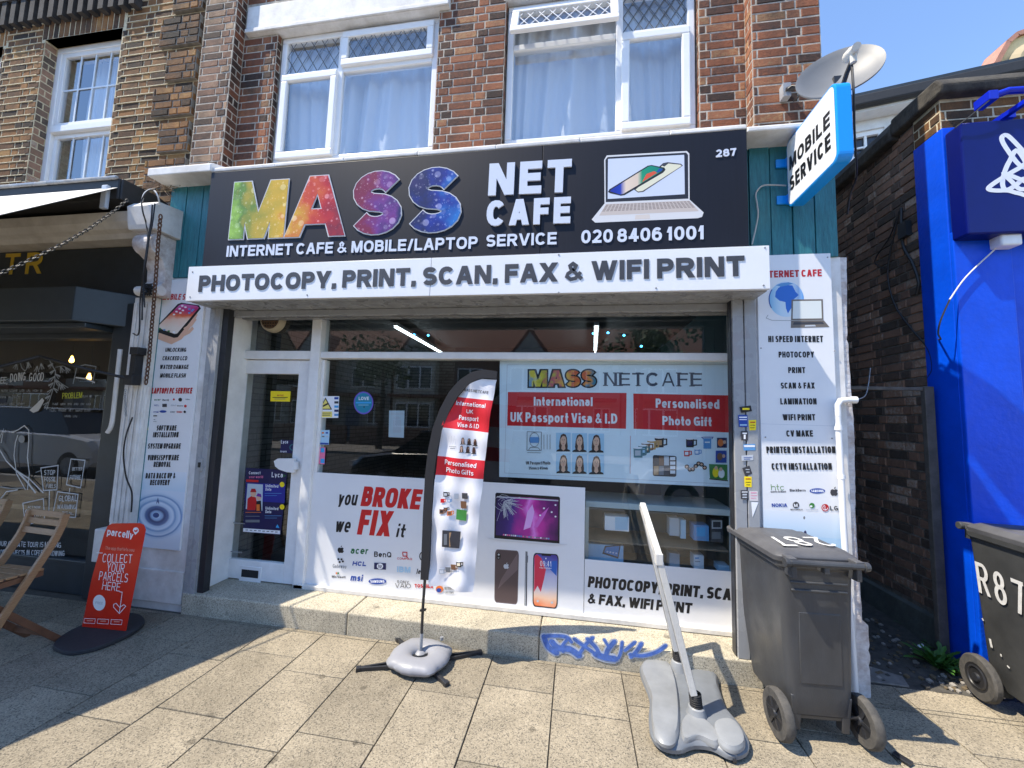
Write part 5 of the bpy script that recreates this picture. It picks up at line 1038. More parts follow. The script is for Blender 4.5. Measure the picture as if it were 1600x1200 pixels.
# shopfront
b = MB(); b.box(-12, -3.78, 2.86, 2.95, 2.5, 3.05); b.box(-4.02, -3.75, 2.80, 2.95, 0, 2.5); b.box(-12, -4.02, 2.85, 2.97, 0, .26); b.box(-12, -4.02, 2.86, 2.97, 2.2, 2.5)
b.box(-12, -4.02, 2.845, 2.86, .24, .275); b.build('dark_shopfront', M_dark, cafe, bevel=.006)
b = MB(); b.prism([(-12, 2.56, 2.29), (-4.1, 2.56, 2.29), (-3.86, 2.84, 2.29), (-12, 2.84, 2.29)], (0, 0, .29)); b.box(-12, -4.05, 2.62, 2.85, 2.245, 2.288); b.build('shutter_housing', mat('blue_grey_casing', (.03, .042, .054), .4, var=.15), cafe, bevel=.006)
b = MB(); b.face([(-12,2.903,.26),(-4.02,2.903,.26),(-4.02,2.903,2.2),(-12,2.903,2.2)]); b.build('shop_pane', M_glass, cafe)
P = fplane(2.86); GLD = flat('gold_letter', (214, 176, 44))
P.text('TR', (5.5, 429.5), (64, 427.5), (5.5, 397), GLD, t=.17, gap=.42, depth=.004); P.build('lettering', cafe)
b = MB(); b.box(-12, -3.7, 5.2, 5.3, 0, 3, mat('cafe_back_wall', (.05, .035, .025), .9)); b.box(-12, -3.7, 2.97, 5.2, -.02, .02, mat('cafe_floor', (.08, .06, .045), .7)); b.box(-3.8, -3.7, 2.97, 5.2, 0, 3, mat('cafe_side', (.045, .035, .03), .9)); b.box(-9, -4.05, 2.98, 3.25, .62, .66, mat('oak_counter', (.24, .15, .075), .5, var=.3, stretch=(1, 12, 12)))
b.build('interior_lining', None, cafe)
for px, py in ((112, 563), (139, 590)):
    q = at(px, py, 1, 3.6); b = MB(); b.lathe([(0,-.03),(.018,-.02),(.022,0),(.014,.024),(.008,.05)], q, (0,0,1), 12, mat('warm_bulb', (1, .5, .1), emit=5)); b.tube([q+Vector((0,0,.05)), (q.x, q.y, 2.9)], .004, 6, M_wire); o = b.build('pendant_lamp', None)
    tag(o, ('higher' if py < 580 else 'lower')+' of the two glowing warm bulbs seen through the cafe window', 'lamp', 'warm bulbs in the cafe')
# white painted drawing on the cafe glass
YK = 2.8985; CH = flat('chalk_white', (205, 208, 210), .8); CHG = flat('chalk_grey', (150, 155, 158), .8); CHY = flat('chalk_yellow', (200, 205, 60), .8)
wr = thing('window_writing', 'white hand painted lettering and leaf drawings on the cafe window', 'lettering', (-4.6, YK, .4))
P = fplane(YK); HW = dict(t=.11, gap=.1, jit=.05, e=2.0)
fit(P, 'EE,', 0, 11, 599, 10, CH, **HW); fit(P, 'DOING', 15.5, 40, 597, 13, CH, dy=-2, **HW); fit(P, 'GOOD', 45, 68.5, 596, 13, CH, dy=-1, **HW)
fit(P, 'PROBLEM', 97, 128.5, 623.5, 9, CHY, dy=-2, **HW)
r = random.Random(5)
for y, a, c in ((612,2,68),(622,0,34),(633,0,42),(633,82,145),(643,78,144),(652,102,126),(621,130,146),(580,0,10)):
    x = a
    while x < c-3:
        wl = min(r.uniform(7, 15), c-x); fit(P, ''.join(r.choice('AEHLMNORSTU') for _ in range(max(2, int(wl/2.6)))), x, x+wl-2, y, 3.4, CHG, t=.16, gap=.1, jit=.1); x += wl+1.5
for (pts, w) in (([(60,558),(78,562),(88,580),(86,602),(80,622),(74,640)], 1.2), ([(88,574),(100,572),(112,578)], .8), ([(88,592),(98,600),(108,606)], .8)): P.line(pts, w, CHG)
for (x, y, a) in ((84,568,200),(87,578,190),(87,588,195),(85,598,200),(83,608,195),(80,618,200),(77,628,195),(88,584,-20),(87,594,-25),(85,606,-15),(96,573,-60),(104,574,-50),(98,600,-70),(60,572,100),(66,568,80),(94,599,70),(28,568,110),(46,566,80)):
    for da in (-28, 0, 28): P.line([(x,y),(x+8*math.cos(R(a+da)),y+7*abs(math.sin(R(a+da)))+3)], 1.1, CHG)
P.poly([(48,641),(60,630),(68,622),(71,626),(67,634),(62,642),(54,645)], CH); P.line([(33,565),(36,575),(41,580),(46,573),(44,566)], 1, CHG)
P.line([(116,600),(122,574),(135,570),(152,573),(146,600)], 1.2, CHG); P.line([(120,590),(136,592),(150,598)], 1.6, CH)
P.line([(19,676),(30,672),(40,665),(47,672),(47,690),(45,715),(48,740),(45,765)], 1.4, CH); P.line([(30,680),(26,692),(24,712),(28,740),(42,765)], 1.2, CH); P.line([(0,700),(12,720),(26,734),(48,748),(70,770)], 1.5, CH); P.line([(0,760),(20,763),(40,762)], 1.2, CHG); P.line([(0,783),(12,768),(30,765)], 1.3, CH); P.line([(28,735),(44,752),(58,770)], 2.2, CH); P.line([(0,688),(8,670),(4,692)], 1.2, CH); P.ell(36, 686, 5, 6, CHG, 12); P.line([(58,738),(66,735)], 1, CHG)
for pts in ([(66,731),(93,727),(91,765),(70,766)],[(113,717),(135,719),(128,762),(106,757)],[(92,768),(124,772),(120,808),(84,806)],[(38,786),(70,779),(72,812),(42,820)]): P.line(pts, 1.3, CH, closed=True)
for s, a, c, y, cap in (('STOP',71,88,742,8),('FOSSIL',71,89,752,7),('FUELS',74,89,762,6),('FUTURE',111,128,749,7),('BETTER',115,131,735,5),('GLOBAL',94,122,783,9),('WARMING',91,121,795,7),('IS REAL',92,118,804,5),('SPEAK',41,66,806,10),('ACT NOW',46,66,794,4)): fit(P, s, a, c, y, cap, CH, t=.14, gap=.1, jit=.05)
P.line([(80,766),(79,800)], 1.2, CH); P.line([(112,762),(110,772)], 1, CH)
for s, a, c, y, cap in (('OUR CLIMATE TOUR IS MAKING',0,98,853,8),('FOR PROJECTS IN COFFEE GROWING',0,103,866,8),('AREAS ACROSS THE GLOBE',14,80,879,7)): fit(P, s, a, c, y, cap, CH, t=.14, gap=.09, sp=.5, jit=.06, dy=2)
P.build('painted_marks', wr)

# awning over the cafe
aw = thing('awning', 'black awning cassette with pale fabric half pulled out above the cafe sign', 'awning', (-4.4, 2.7, 3.2))
b = MB(); b.box(-12, -3.73, 2.52, 2.80, 3.29, 3.47, M_black); b.box(-12, -3.74, 2.50, 2.525, 3.455, 3.485, M_alu_dark); b.prism([(-3.73, 2.53, 3.29), (-3.73, 2.80, 3.29), (-3.73, 2.93, 3.45), (-3.73, 2.8, 3.48), (-3.73, 2.53, 3.47)], (.02, 0, 0), M_black); b.build('cassette', None, aw, bevel=.01)
b = MB(); b.box(-3.86, -3.80, 2.49, 2.52, 3.20, 3.40); b.build('end_bracket', mat('painted_bracket', (.45, .5, .58), .5), aw, bevel=.008)
M_fab = mat('ivory_awning_fabric', (.72, .68, .62), .8)
b = MB(); n = 14
for i in range(n):
    t0, t1 = i/n, (i+1)/n; f = lambda t: (2.56-1.5*t, 3.42-1.37*t)
    (ya, za), (yb, zb) = f(t0), f(t1); b.solid([(-12,ya,za),(-3.74,ya,za),(-3.74,yb,zb),(-12,yb,zb),(-12,ya,za+.004),(-3.74,ya,za+.004),(-3.74,yb,zb+.004),(-12,yb,zb+.004)], [(0,3,2,1),(4,5,6,7),(0,1,5,4),(1,2,6,5),(2,3,7,6),(3,0,4,7)])
b.build('fabric', M_fab, aw)
b = MB(); b.box(-12, -3.73, 1.02, 1.08, 1.99, 2.07); b.build('front_bar', M_black, aw, bevel=.006)
b = MB(); e0, e1, e2 = at(203, 592, 1, 2.66), Vector((-4.35, 2.35, 2.06)), Vector((-5.2, 1.7, 2.1))
b.box(e0.x-.02, e0.x+.03, 2.66, 2.73, e0.z-.04, e0.z+.26); b.box(e0.x-.03, e0.x+.06, 2.63, 2.70, e0.z-.05, e0.z+.03); b.box(e0.x-.01, e0.x+.07, 2.64, 2.71, e0.z+.2, e0.z+.26)
b.tube([e0, at(140, 578, 1, 2.5), at(118, 572, 1, 2.45), at(62, 557, 1, 2.4), at(0, 573, 1, 2.25), at(-60, 590, 1, 2.1)], .012, 8)
o = b.build('wall_bracket', M_black, bevel=.003); tag(o, 'black iron bracket with a side arm on the white cafe pilaster', 'bracket')

def chain(name, label, pts, link=.034, r=.0045, m=M_rust, group=None):
    b = MB(); pts = [Vector(p) for p in pts]; seg = []
    for a, c in zip(pts, pts[1:]):
        n = max(1, int((c-a).length/(link*.78)))
        seg += [a.lerp(c, i/n) for i in range(n)]
    seg.append(pts[-1])
    for i, (a, c) in enumerate(zip(seg, seg[1:])):
        d = (c-a).normalized(); s = d.cross(Vector((0,1,.2))).normalized(); q = s if i % 2 else d.cross(s); mid = (a+c)/2; L = (c-a).length*.5+r
        b.tube([mid+d*(L*math.cos(R(t)))+q*(link*.3*math.sin(R(t))) for t in range(0, 361, 40)], r, 5, cap=False)
    o = b.build(name, m); return tag(o, label, 'chain', group)
zc = lambda px, py, y: at(px, py, 1, y)
chain('chain', 'thick rusty chain hanging down beside the cafe console', [zc(251,336,2.50), zc(247,380,2.55), zc(243,440,2.6), zc(238,500,2.68), zc(233,560,2.70), zc(228,600,2.71)], .04, .0055)
chain('chain', 'thin slanting chain running from the awning end across the cafe sign', [zc(200,312,2.48), zc(178,330,2.40), zc(140,357,2.25), zc(100,380,2.1), zc(50,405,1.95), zc(-10,432,1.8)], .03, .0035, mat('dull_chain_steel', (.045, .043, .04), .6))
chain('chain', 'short fine chain dangling below the black wall bracket', [zc(196,608,2.65), zc(195,625,2.65), zc(197,650,2.65)], .02, .0025, M_alu_dark)
def cable(label, pts, r=.006, m=M_wire, group=None, cat='cable', name='cable', n=6):
    P_ = [Vector(p) for p in pts]; sm = []
    for i in range(len(P_)-1):
        p0, p1, p2, p3 = P_[max(i-1, 0)], P_[i], P_[i+1], P_[min(i+2, len(P_)-1)]
        for k in range(6):
            t = k/6; sm.append(.5*((2*p1)+(-p0+p2)*t+(2*p0-5*p1+4*p2-p3)*t*t+(-p0+3*p1-3*p2+p3)*t**3))
    sm.append(P_[-1]); b = MB(); b.tube(sm, r, n); return tag(b.build(name, m, smooth=True), label, cat, group)
GB = 'cables draped over the cafe console'
for i, pts in enumerate((((243,296),(232,298),(222,312),(223,330),(229,352),(231,380),(226,410),(223,450),(222,500)), ((238,320),(236,345),(229,390),(224,430),(219,470),(217,520),(208,521)), ((242,318),(238,350),(233,372),(228,410),(224,440),(226,480)))):
    cable(('black cable looping highest over the cafe console', 'black cable with a cut end hanging below the console ring', 'short black cable lying close along the cafe console')[i], [zc(x, y, 2.53+.05*(k > 3)+.1*(k > 5)) for k, (x, y) in enumerate(pts)], .0055, group=GB)
cable('white cable arching from the brick wall down behind the cafe console', [zc(250,322,2.6), zc(246,305,2.55), zc(238,296,2.55), zc(226,302,2.54), zc(221,318,2.53)], .006, mat('white_cable', (.7, .7, .7), .5))
cable('black cable looping from the white pilaster down past the red sign', [zc(207,652,2.70), zc(197,680,2.66), zc(193,710,2.66), zc(197,745,2.68), zc(206,770,2.70), zc(205,800,2.72)], .006)
cable('white conduit tube running down the left edge of the mobile service panel', [zc(232,604,2.76), zc(226,640,2.76), zc(219,700,2.76), zc(211,760,2.76), zc(205,812,2.76)], .013, M_whitewall, name='conduit', cat='conduit', n=10)
cable('white downpipe with collars on the left side of the cafe pilaster', [zc(188,546,2.71), zc(182,600,2.71), zc(175,660,2.71), zc(168,676,2.71)], .016, M_whitewall, name='downpipe', cat='pipe', n=10)
b = MB(); c_ = zc(232, 452, 2.66)
for k in range(26):
    a = rnd.uniform(0, 6.28); b.tube([c_+Vector((rnd.uniform(-.05,.06), rnd.uniform(-.03,.02), rnd.uniform(-.06,.05))) for _ in range(4)], .005, 5)
o = b.build('cable_bundle', M_wire); tag(o, 'dark knot of old wires around the ring of the cafe console', 'cable')
b = MB()
for k in range(34):
    q = zc(rnd.uniform(238, 282), rnd.uniform(268, 300), 2.78); b.tube([q, q+Vector((rnd.uniform(-.12,.12), rnd.uniform(-.05,.0), rnd.uniform(-.05,.05))), q+Vector((rnd.uniform(-.16,.16), rnd.uniform(-.04,.04), rnd.uniform(-.1,.03)))], .0028, 4)
tag(b.build('twigs', mat('dry_twig', (.3, .22, .15), .9)), 'tangle of dry twigs on top of the cafe cornice end', 'twigs')

# ------------------------------------------------------------------ blue shop and alley (right)
blue = thing('blue_shop', 'bright blue painted shop with a brick parapet and dark brick side wall along the alley', 'building', (4.5, 3.3, 0))
M_blue = mat('blue_masonry_paint', (.0, .085, .80), .42, spec=.3, col2=(.0, .06, .58), vscale=2.2, bump=.25, bscale=30)
XB = 2.60; YBf = 3.15
b = MB(); b.box(XB, 9, YBf, 3.40, -.05, 3.80); b.box(XB, XB+.34, YBf-.03, YBf, -.05, 3.0); b.box(XB+.36, 9, YBf-.012, YBf, -.05, .45); b.build('blue_front', M_blue, blue, bevel=.012)
b = MB(); b.box(XB+.03, 9, 3.40, 9, 0, 4.06, M_mortar_dark); b.box(XB+.012, 9, YBf+.02, 3.40, 3.80, 4.035, M_mortar_cream); b.build('mortar_backing', None, blue)
b = MB(); bricks(b, (XB+.03, 8.9, .28), (0,-1,0), (0,0,1), 5.49, 3.76, bond='flemish', seed=31, proud=.009); b.build('side_brick_wall', M_brick_dark, blue)
b = MB(); bricks(b, (XB+.012, YBf+.02, 3.80), (1,0,0), (0,0,1), 3.5, .235, bond='flemish', seed=32, tone=(.2, .7)); bricks(b, (XB+.012, 3.40, 3.80), (0,-1,0), (0,0,1), .23, .235, bond='english', seed=33, tone=(.2, .7)); b.build('parapet', M_brick_brown, blue)
b = MB(); M_cop = mat('sooty_coping', (.09, .08, .064), .95, col2=(.03, .027, .024), vscale=7, bump=.8, bscale=25)
b.prism([(XB-.04, YBf-.05, 4.035), (XB-.04, YBf-.07, 4.09), (XB-.04, YBf-.02, 4.165), (XB-.04, 3.55, 4.18), (XB-.04, 3.55, 4.035)], (6, 0, 0)); b.prism([(XB-.05, 3.55, 4.0), (XB-.06, 3.55, 4.08), (XB-.02, 3.55, 4.17), (XB+.3, 3.55, 4.18), (XB+.3, 3.55, 4.0)], (0, 5.2, 0)); b.build('coping', M_cop, blue, bevel=.015)
b = MB(); b.prism([(XB-.02, 3.41, -.05), (XB+.03, 3.41, -.05), (XB+.03, 3.41, .25), (XB-.01, 3.41, .24)], (0, 5.3, 0)); b.build('rendered_plinth', mat('grey_render', (.15, .16, .145), .9, col2=(.08, .09, .075), vscale=6, bump=.4), blue)
b = MB(); b.box(XB-.02, XB+.03, 3.48, 3.56, 3.15, 3.27); b.build('vent_box', M_dark, blue)
M_lapis = mat('deep_blue_sign', (.0012, .006, .13), .3, spec=.3, var=.08)
bs = thing('box_sign', 'deep blue box sign with a white looping knot emblem on the blue shop', 'sign', (3.6, 3.02, 2.93))
b = MB(); b.box(2.60, 8, 3.015, 3.135, 2.93, 3.735); b.build('sign_box', M_lapis, bs, bevel=.012)
P = fplane(3.015); LG_ = flat('emblem_white', (222, 226, 240))
for pts in ([(1568,212),(1565,216),(1568,225),(1580,243),(1593,258),(1606,262),(1612,250),(1600,238),(1585,222),(1574,212)], [(1590,236),(1577,252),(1569,270),(1566,288),(1572,297),(1586,290),(1598,280),(1612,276)], [(1612,254),(1590,264),(1566,278),(1548,290),(1544,296),(1556,298),(1574,298),(1590,302),(1612,303)], [(1570,272),(1580,284),(1594,296),(1612,290)]):
    sm = [Vector((x, y)) for x, y in pts]
    P.line([tuple(p) for p in smooth_loop([tuple(p) for p in sm], 6)], 8.0, LG_, closed=True, lay=.000012)
P.build('emblem', bs, label='white looping knot emblem')
ba = thing('folding_awning', 'bright blue folded awning arm fixed above the blue box sign', 'awning', (3.0, 3.0, 3.9))
b = MB(); M_bl2 = mat('gloss_blue_metal', (.003, .02, .5), .3)
q0 = zc(1547, 152, 2.99); b.tube([q0, zc(1575, 142, 2.97), zc(1640, 138, 2.94)], .022, 12, M_bl2); b.box(q0.x-.03, q0.x+.025, 2.96, 3.07, q0.z-.035, q0.z+.03, M_bl2); b.build('roller', None, ba, bevel=.004, smooth=False)
b = MB(); b.bar(zc(1570,181,3.06), zc(1604,158,2.94), .03, .03, m=M_bl2); b.box(zc(1565,184,3.08).x, zc(1585,180,3.08).x, 3.07, 3.16, zc(1570,185,3.08).z, zc(1570,178,3.08).z, M_bl2); b.build('arm', None, ba)
o = MB(); q0 = zc(1566, 383, 3.04); q1 = zc(1598, 363, 3.04); o.box(q0.x, q1.x, 3.04, 3.13, q0.z, q1.z); tag(o.build('junction_box', M_white, bevel=.012), 'small white junction box under the blue sign', 'junction box')
cable('thin cable slanting from the awning arm down to the corner of the blue sign', [zc(1548,155,2.97), zc(1520,178,2.98), zc(1492,200,3.0)], .004)
cable('pale conduit stick slanting up the blue pilaster below the box sign', [zc(1484,468,3.10), zc(1510,432,3.10), zc(1556,388,3.10)], .0045, M_whitewall, name='conduit', cat='conduit')
cable('black cable coming out of the pale conduit at the blue pilaster', [zc(1484,468,3.10), zc(1470,500,3.11), zc(1466,520,3.13), zc(1470,530,3.13), zc(1466,530,3.28)], .005)
GA = 'cables hanging on the alley wall'
wallp = lambda px, py: at(px, py, 0, XB+.005)
cable('black cable sagging lowest down the alley brick wall', [wallp(1405,330), wallp(1390,400), wallp(1388,440), wallp(1400,480), wallp(1425,515), wallp(1450,545), wallp(1457,575), wallp(1450,590)], .006, group=GA)
cable('black cable looping near the blue pilaster on the alley wall', [wallp(1408,325), wallp(1410,380), wallp(1425,410), wallp(1435,440), wallp(1432,460)], .01, group=GA)
cable('thin black cable bending left high on the alley wall', [wallp(1405,330), wallp(1390,370), wallp(1370,400), wallp(1368,412), wallp(1382,420)], .005, group=GA)
gt = thing('gate_frame', 'grey steel gate frame standing across the alley entrance', 'gate frame', (2.52, 3.31, 0))
b = MB(); M_gal = mat('weathered_steel', (.1, .092, .082), .8, .1, var=.4, vscale=12); b.box(2.50, 2.56, 3.29, 3.33, -.02, 1.92); b.build('post', M_gal, gt, bevel=.004)
b = MB(); b.box(1.78, 2.50, 3.30, 3.33, 1.89, 1.915); b.build('header_bar', M_gal, gt, bevel=.004)
cable('thin loose wire drooping from the gate header to the white pipe elbow', [zc(1360,575,3.3), zc(1357,600,3.2), zc(1352,618,3.0), zc(1340,624,2.85)], .003, M_alu_dark)
dp = thing('drain_pipe', 'white plastic drain pipe with an elbow on the right pillar edge', 'pipe', (1.75, 2.77, 0))
b = MB(); el = [zc(1334,625,2.78), zc(1322,625,2.77), zc(1313,626,2.765), zc(1308.5,633,2.765), zc(1309,650,2.765)]; b.tube(el, .018, 12); b.tube([zc(1338,625,2.78), zc(1330,625,2.78)], .022, 12); b.build('elbow', M_upvc, dp, smooth=True)
b = MB(); pl = [zc(1309,650,2.765), zc(1313,720,2.762), zc(1318,820,2.76), zc(1324,920,2.757), zc(1330,985,2.752), zc(1335,1060,2.75), Vector((zc(1336,1070,2.75).x, 2.75, -.02))]; b.tube(pl, .0165, 12); b.build('pipe', M_upvc, dp, smooth=True)
for py, px in ((669,1310),(745,1314.5),(905,1323),(936,1325)):
    b = MB(); q = zc(px, py, 2.763); b.tube([q-Vector((0,0,.012)), q+Vector((0,0,.012))], .021, 12); b.build('collar', M_upvc, dp, smooth=True)

# building behind the alley
hb = thing('rear_house', 'white house with a dark gutter and small paned window behind the alley', 'house', (6.5, 8.0, 0))
U = Vector((1.6, -.36, 0)).normalized(); O = Vector((3.2, 8.55, 0)); Nn = Vector((-U.y, U.x, 0))
def hbox(b, u0, u1, d0, d1, z0, z1, m=None):
    z0, z1 = (z0-.25 if z0 > 1 else z0), z1-.25
    b.obox(O+U*((u0+u1)/2)+Nn*((d0+d1)/2)+Vector((0,0,(z0+z1)/2)), U*((u1-u0)/2), Nn*((d1-d0)/2), Vector((0,0,(z1-z0)/2)), m)
qa, qb = at(1333, 172, 1, 8.0), at(1380, 210, 1, 7.95); ua, ub = (qa-O).dot(U), (qb-O).dot(U)
M_hw = mat('white_render', (.68, .69, .7), .8, var=.12)
b = MB(); hbox(b, -2, ua-.05, 0, .3, 0, 7.75, M_hw); hbox(b, ub+.05, 9, 0, .3, 0, 7.75, M_hw); hbox(b, ua-.05, ub+.05, 0, .3, 0, 6.95, M_hw); hbox(b, ua-.05, ub+.05, 0, .3, 7.55, 7.75, M_hw); hbox(b, -2, 9, -.28, .3, 7.75, 7.8, M_hw); b.build('wall', None, hb)
b = MB(); hbox(b, ua-.05, ub+.05, .04, .1, 7.46, 7.55); hbox(b, ua-.05, ub+.05, -.03, .1, 6.95, 7.03); hbox(b, ua-.05, ua+.03, .04, .1, 7.03, 7.46); hbox(b, ub-.03, ub+.05, .04, .1, 7.03, 7.46); hbox(b, (ua+ub)/2-.02, (ua+ub)/2+.02, .05, .09, 7.03, 7.46); hbox(b, ua, (ua+ub)/2-.02, .05, .09, 7.23, 7.26); hbox(b, (ua+ub)/2+.02, ub, .05, .09, 7.23, 7.26); w_ = b.build('window', M_upvc, hb)
b = MB(); hbox(b, ua, ub, .1, .11, 7.0, 7.5); b.build('pane', mat('dark_pane', (.03, .035, .045), .1), w_)
b = MB(); hbox(b, -2, 9, -.42, -.28, 7.8, 8.0); b.build('gutter', M_black, hb, bevel=.03)
b = MB(); b.prism([O+U*-2+Nn*-.4+Vector((0,0,7.75)), O+U*9+Nn*-.4+Vector((0,0,7.75)), O+U*9+Nn*3+Vector((0,0,8.0)), O+U*-2+Nn*3+Vector((0,0,8.0))], (0,0,.05)); b.build('roof', M_dark, hb)
gy = thing('cream_gable', 'cream rendered gable with red coping rising above the roofs at the right edge', 'building', (12, 12, 0))
pts = [zc(1552,106,12), zc(1571,72,12), zc(1585,60,12), zc(1640,40,12), zc(1640,115,12)]
b = MB(); b.prism(pts, (0, 1.5, 0), mat('cream_render', (.62, .52, .3), .85, var=.1)); b.prism([pts[-1], pts[0], Vector((pts[0].x, 12, 0)), Vector((pts[-1].x, 12, 0))], (0, 1.5, 0), mat('cream_render')); b.build('wall', None, gy)
b = MB(); M_cop2 = mat('red_tile_coping', (.42, .2, .14), .8, var=.2)
for a, c in zip(pts[:3], pts[1:4]): b.bar(a+Vector((0,.2,.05)), c+Vector((0,.2,.05)), .6, .12, up=(0,0,1), m=M_cop2)
b.build('coping', None, gy)
b = MB(); q = zc(1612, 102, 11.9); b.lathe([(.0,0),(.55,0),(.6,.1),(.45,.2),(0,.2)], q, (0,-1,0), 20, mat('stone_scroll', (.4, .32, .2), .9)); b.build('scroll', None, gy)

# ------------------------------------------------------------------ satellite dish
sd = thing('satellite_dish', 'large pale grey satellite dish bolted to the brick corner above the blade sign', 'satellite dish', (1.5, 2.9, 3.85))
c = at(1310, 112, 1, 2.55); nrm = Vector((-.40, -.84, .36)).normalized(); Rd = .205
b = MB(); M_dish = mat('grey_dish_paint', (.15, .157, .166), .5, var=.12, vscale=4)
prof = [(Rd*t, -.06*(1-t*t)) for t in (0, .15, .3, .45, .6, .75, .88, 1.0)]+[(Rd+.012, .004), (Rd+.012, -.006), (Rd, -.008)]+[(Rd*t, -.06*(1-t*t)-.008) for t in (.88, .6, .3, 0)]
b.lathe(prof, c, nrm, 48, M_dish, sx=1, sy=1.0); b.build('reflector', None, sd, smooth=True)
side = nrm.cross(Vector((0,0,1))).normalized(); dn = side.cross(nrm)*-1
if dn.z > 0: dn = -dn
foc = at(1330, 84, 1, 2.2); foc = EYE+(foc-EYE)*((c-EYE).length-.22)/((foc-EYE).length)
b = MB(); low = c+dn*(Rd*.96); b.tube([low, low+(foc-low)*.6+Vector((0,0,-.02)), foc+Vector((0,0,-.05))], .013, 8); b.build('feed_arm', M_blackpl, sd)
b = MB(); ax = (c-foc).normalized(); b.lathe([(0,-.09),(.02,-.09),(.022,-.03),(.03,-.02),(.034,.03),(.03,.045),(0,.05)], foc, ax, 14, mat('cream_lnb', (.62, .6, .55), .45)); b.tube([foc-ax*.03, foc-ax*.03+Vector((0,0,-.07))], .016, 8, mat('cream_lnb')); b.build('receiver_head', None, sd, smooth=True)
b = MB(); bk = at(1222, 150, 1, 2.9); b.box(bk.x-.02, bk.x+.03, 2.84, 2.895, bk.z-.05, bk.z+.05, M_alu); b.tube([(bk.x, 2.85, bk.z), (bk.x+.09, 2.80, bk.z-.01), (bk.x+.15, 2.76, bk.z-.03), c-nrm*.09], .018, 8, M_blackpl)
hb_ = c-nrm*.09; b.obox(hb_, (.03,0,0), (0,.025,0), (0,0,.05), M_blackpl); b.build('wall_bracket', None, sd)
cable('thin cable curling behind the dish bracket on the brick corner', [(bk.x, 2.85, bk.z), at(1230,140,1,2.8), at(1238,134,1,2.78), at(1246,137,1,2.75), at(1248,150,1,2.75), at(1240,158,1,2.82)], .005)
cable('black cable dropping from the satellite dish head past the blade sign into the alley', [foc+Vector((0,0,-.03)), at(1334,150,1,2.3), at(1335,200,1,2.5), at(1338,255,1,2.75), at(1337,280,1,2.95), at(1328,305,1,3.05), at(1324,335,1,3.1)], .006)
cable('grey wire looping from the blade sign down the teal boards to the white board', [zc(1228,290,2.78), zc(1205,289,2.77), zc(1190,291,2.78), zc(1181,303,2.785), zc(1183,320,2.78), zc(1184,340,2.78), zc(1175,382,2.75)], .005, mat('grey_wire', (.5, .5, .48), .5))

# ------------------------------------------------------------------ blade sign
bl = thing('blade_sign', 'projecting white MOBILE SERVICE box sign with a bright blue surround', 'sign', (1.41, 2.5, 3.03))
XS = 1.37; M_cy = mat('sky_blue_plastic', srgb(20, 150, 238), .3); M_face = mat('white_acrylic_face', (.8, .81, .82), .25)
y0, y1, z0, z1 = 2.245, 2.755, 3.035, 3.495
out = rrect(y0, z0, y1, z1, .045, 5); b = MB(); b.prism([(XS, y, z) for y, z in out], (.078, 0, 0)); b.build('surround', M_cy, bl, bevel=.006)
P = Print((XS, 0, 0), (0, -1, 0), (0, 0, 1)); P.k = .0015
P.poly([(-y, z) for y, z in reversed(rrect(y0+.012, z0+.012, y1-.012, z1-.012, .04, 5))], M_face, px=False); P.build('face', bl)
P = Print((XS, 0, 0), (0, -1, 0), (0, 0, 1)); P.k = .003
P.text('MOBILE', (1234.2, 267), (1297.6, 196), (1234.5, 245.5), BLK, t=.22, gap=.14); P.text('SERVICE', (1235.3, 299.8), (1299, 231), (1235.5, 277.3), BLK, t=.22, gap=.13); P.build('lettering', bl)
for z in (3.38, 3.12):
    b = MB(); b.box(XS+.01, XS+.06, 2.755, 2.80, z-.035, z+.035); b.box(XS-.05, XS+.06, 2.785, 2.80, z-.03, z+.03); b.build('bracket', M_cy, bl, bevel=.004)
# ------------------------------------------------------------------ wheelie bins
M_bin = mat('charcoal_bin_plastic', (.034, .036, .041), .42, rvar=.14, col2=(.062, .064, .068), vscale=5, stretch=(1, 1, .35), bump=.08, bscale=200)
M_bin2 = mat('faded_bin_plastic', (.062, .063, .062), .5, rvar=.12, col2=(.04, .041, .041), vscale=5, bump=.08, bscale=200)
M_lid = mat('sun_faded_lid', (.105, .105, .11), .5, rvar=.12, col2=(.07, .07, .075), vscale=6, bump=.08, bscale=160)
M_tyre = mat('dusty_tyre', (.045, .044, .043), .85, col2=(.095, .088, .078), vscale=25, bump=.2)
M_paint = mat('white_brush_paint', (.72, .71, .68), .6, var=.18, vscale=30)
def loft(b, secs, m=None, n=5):
    base = len(b.v); k = b.slot(m); cnt = None
    for (z, hw, yb, yf, r) in secs:
        ring = rrect(-hw, yb, hw, yf, r, n); cnt = len(ring); b.v += [(x, y, z) for x, y in ring]
    for i in range(len(secs)-1):
        for j in range(cnt):
            b.f.append((base+i*cnt+j, base+i*cnt+(j+1) % cnt, base+(i+1)*cnt+(j+1) % cnt, base+(i+1)*cnt+j)); b.mi.append(k); b.t.append(.5)
    b.f.append(tuple(base+j for j in reversed(range(cnt)))); b.mi.append(k); b.t.append(.5)
    b.f.append(tuple(base+(len(secs)-1)*cnt+j for j in range(cnt))); b.mi.append(k); b.t.append(.5)
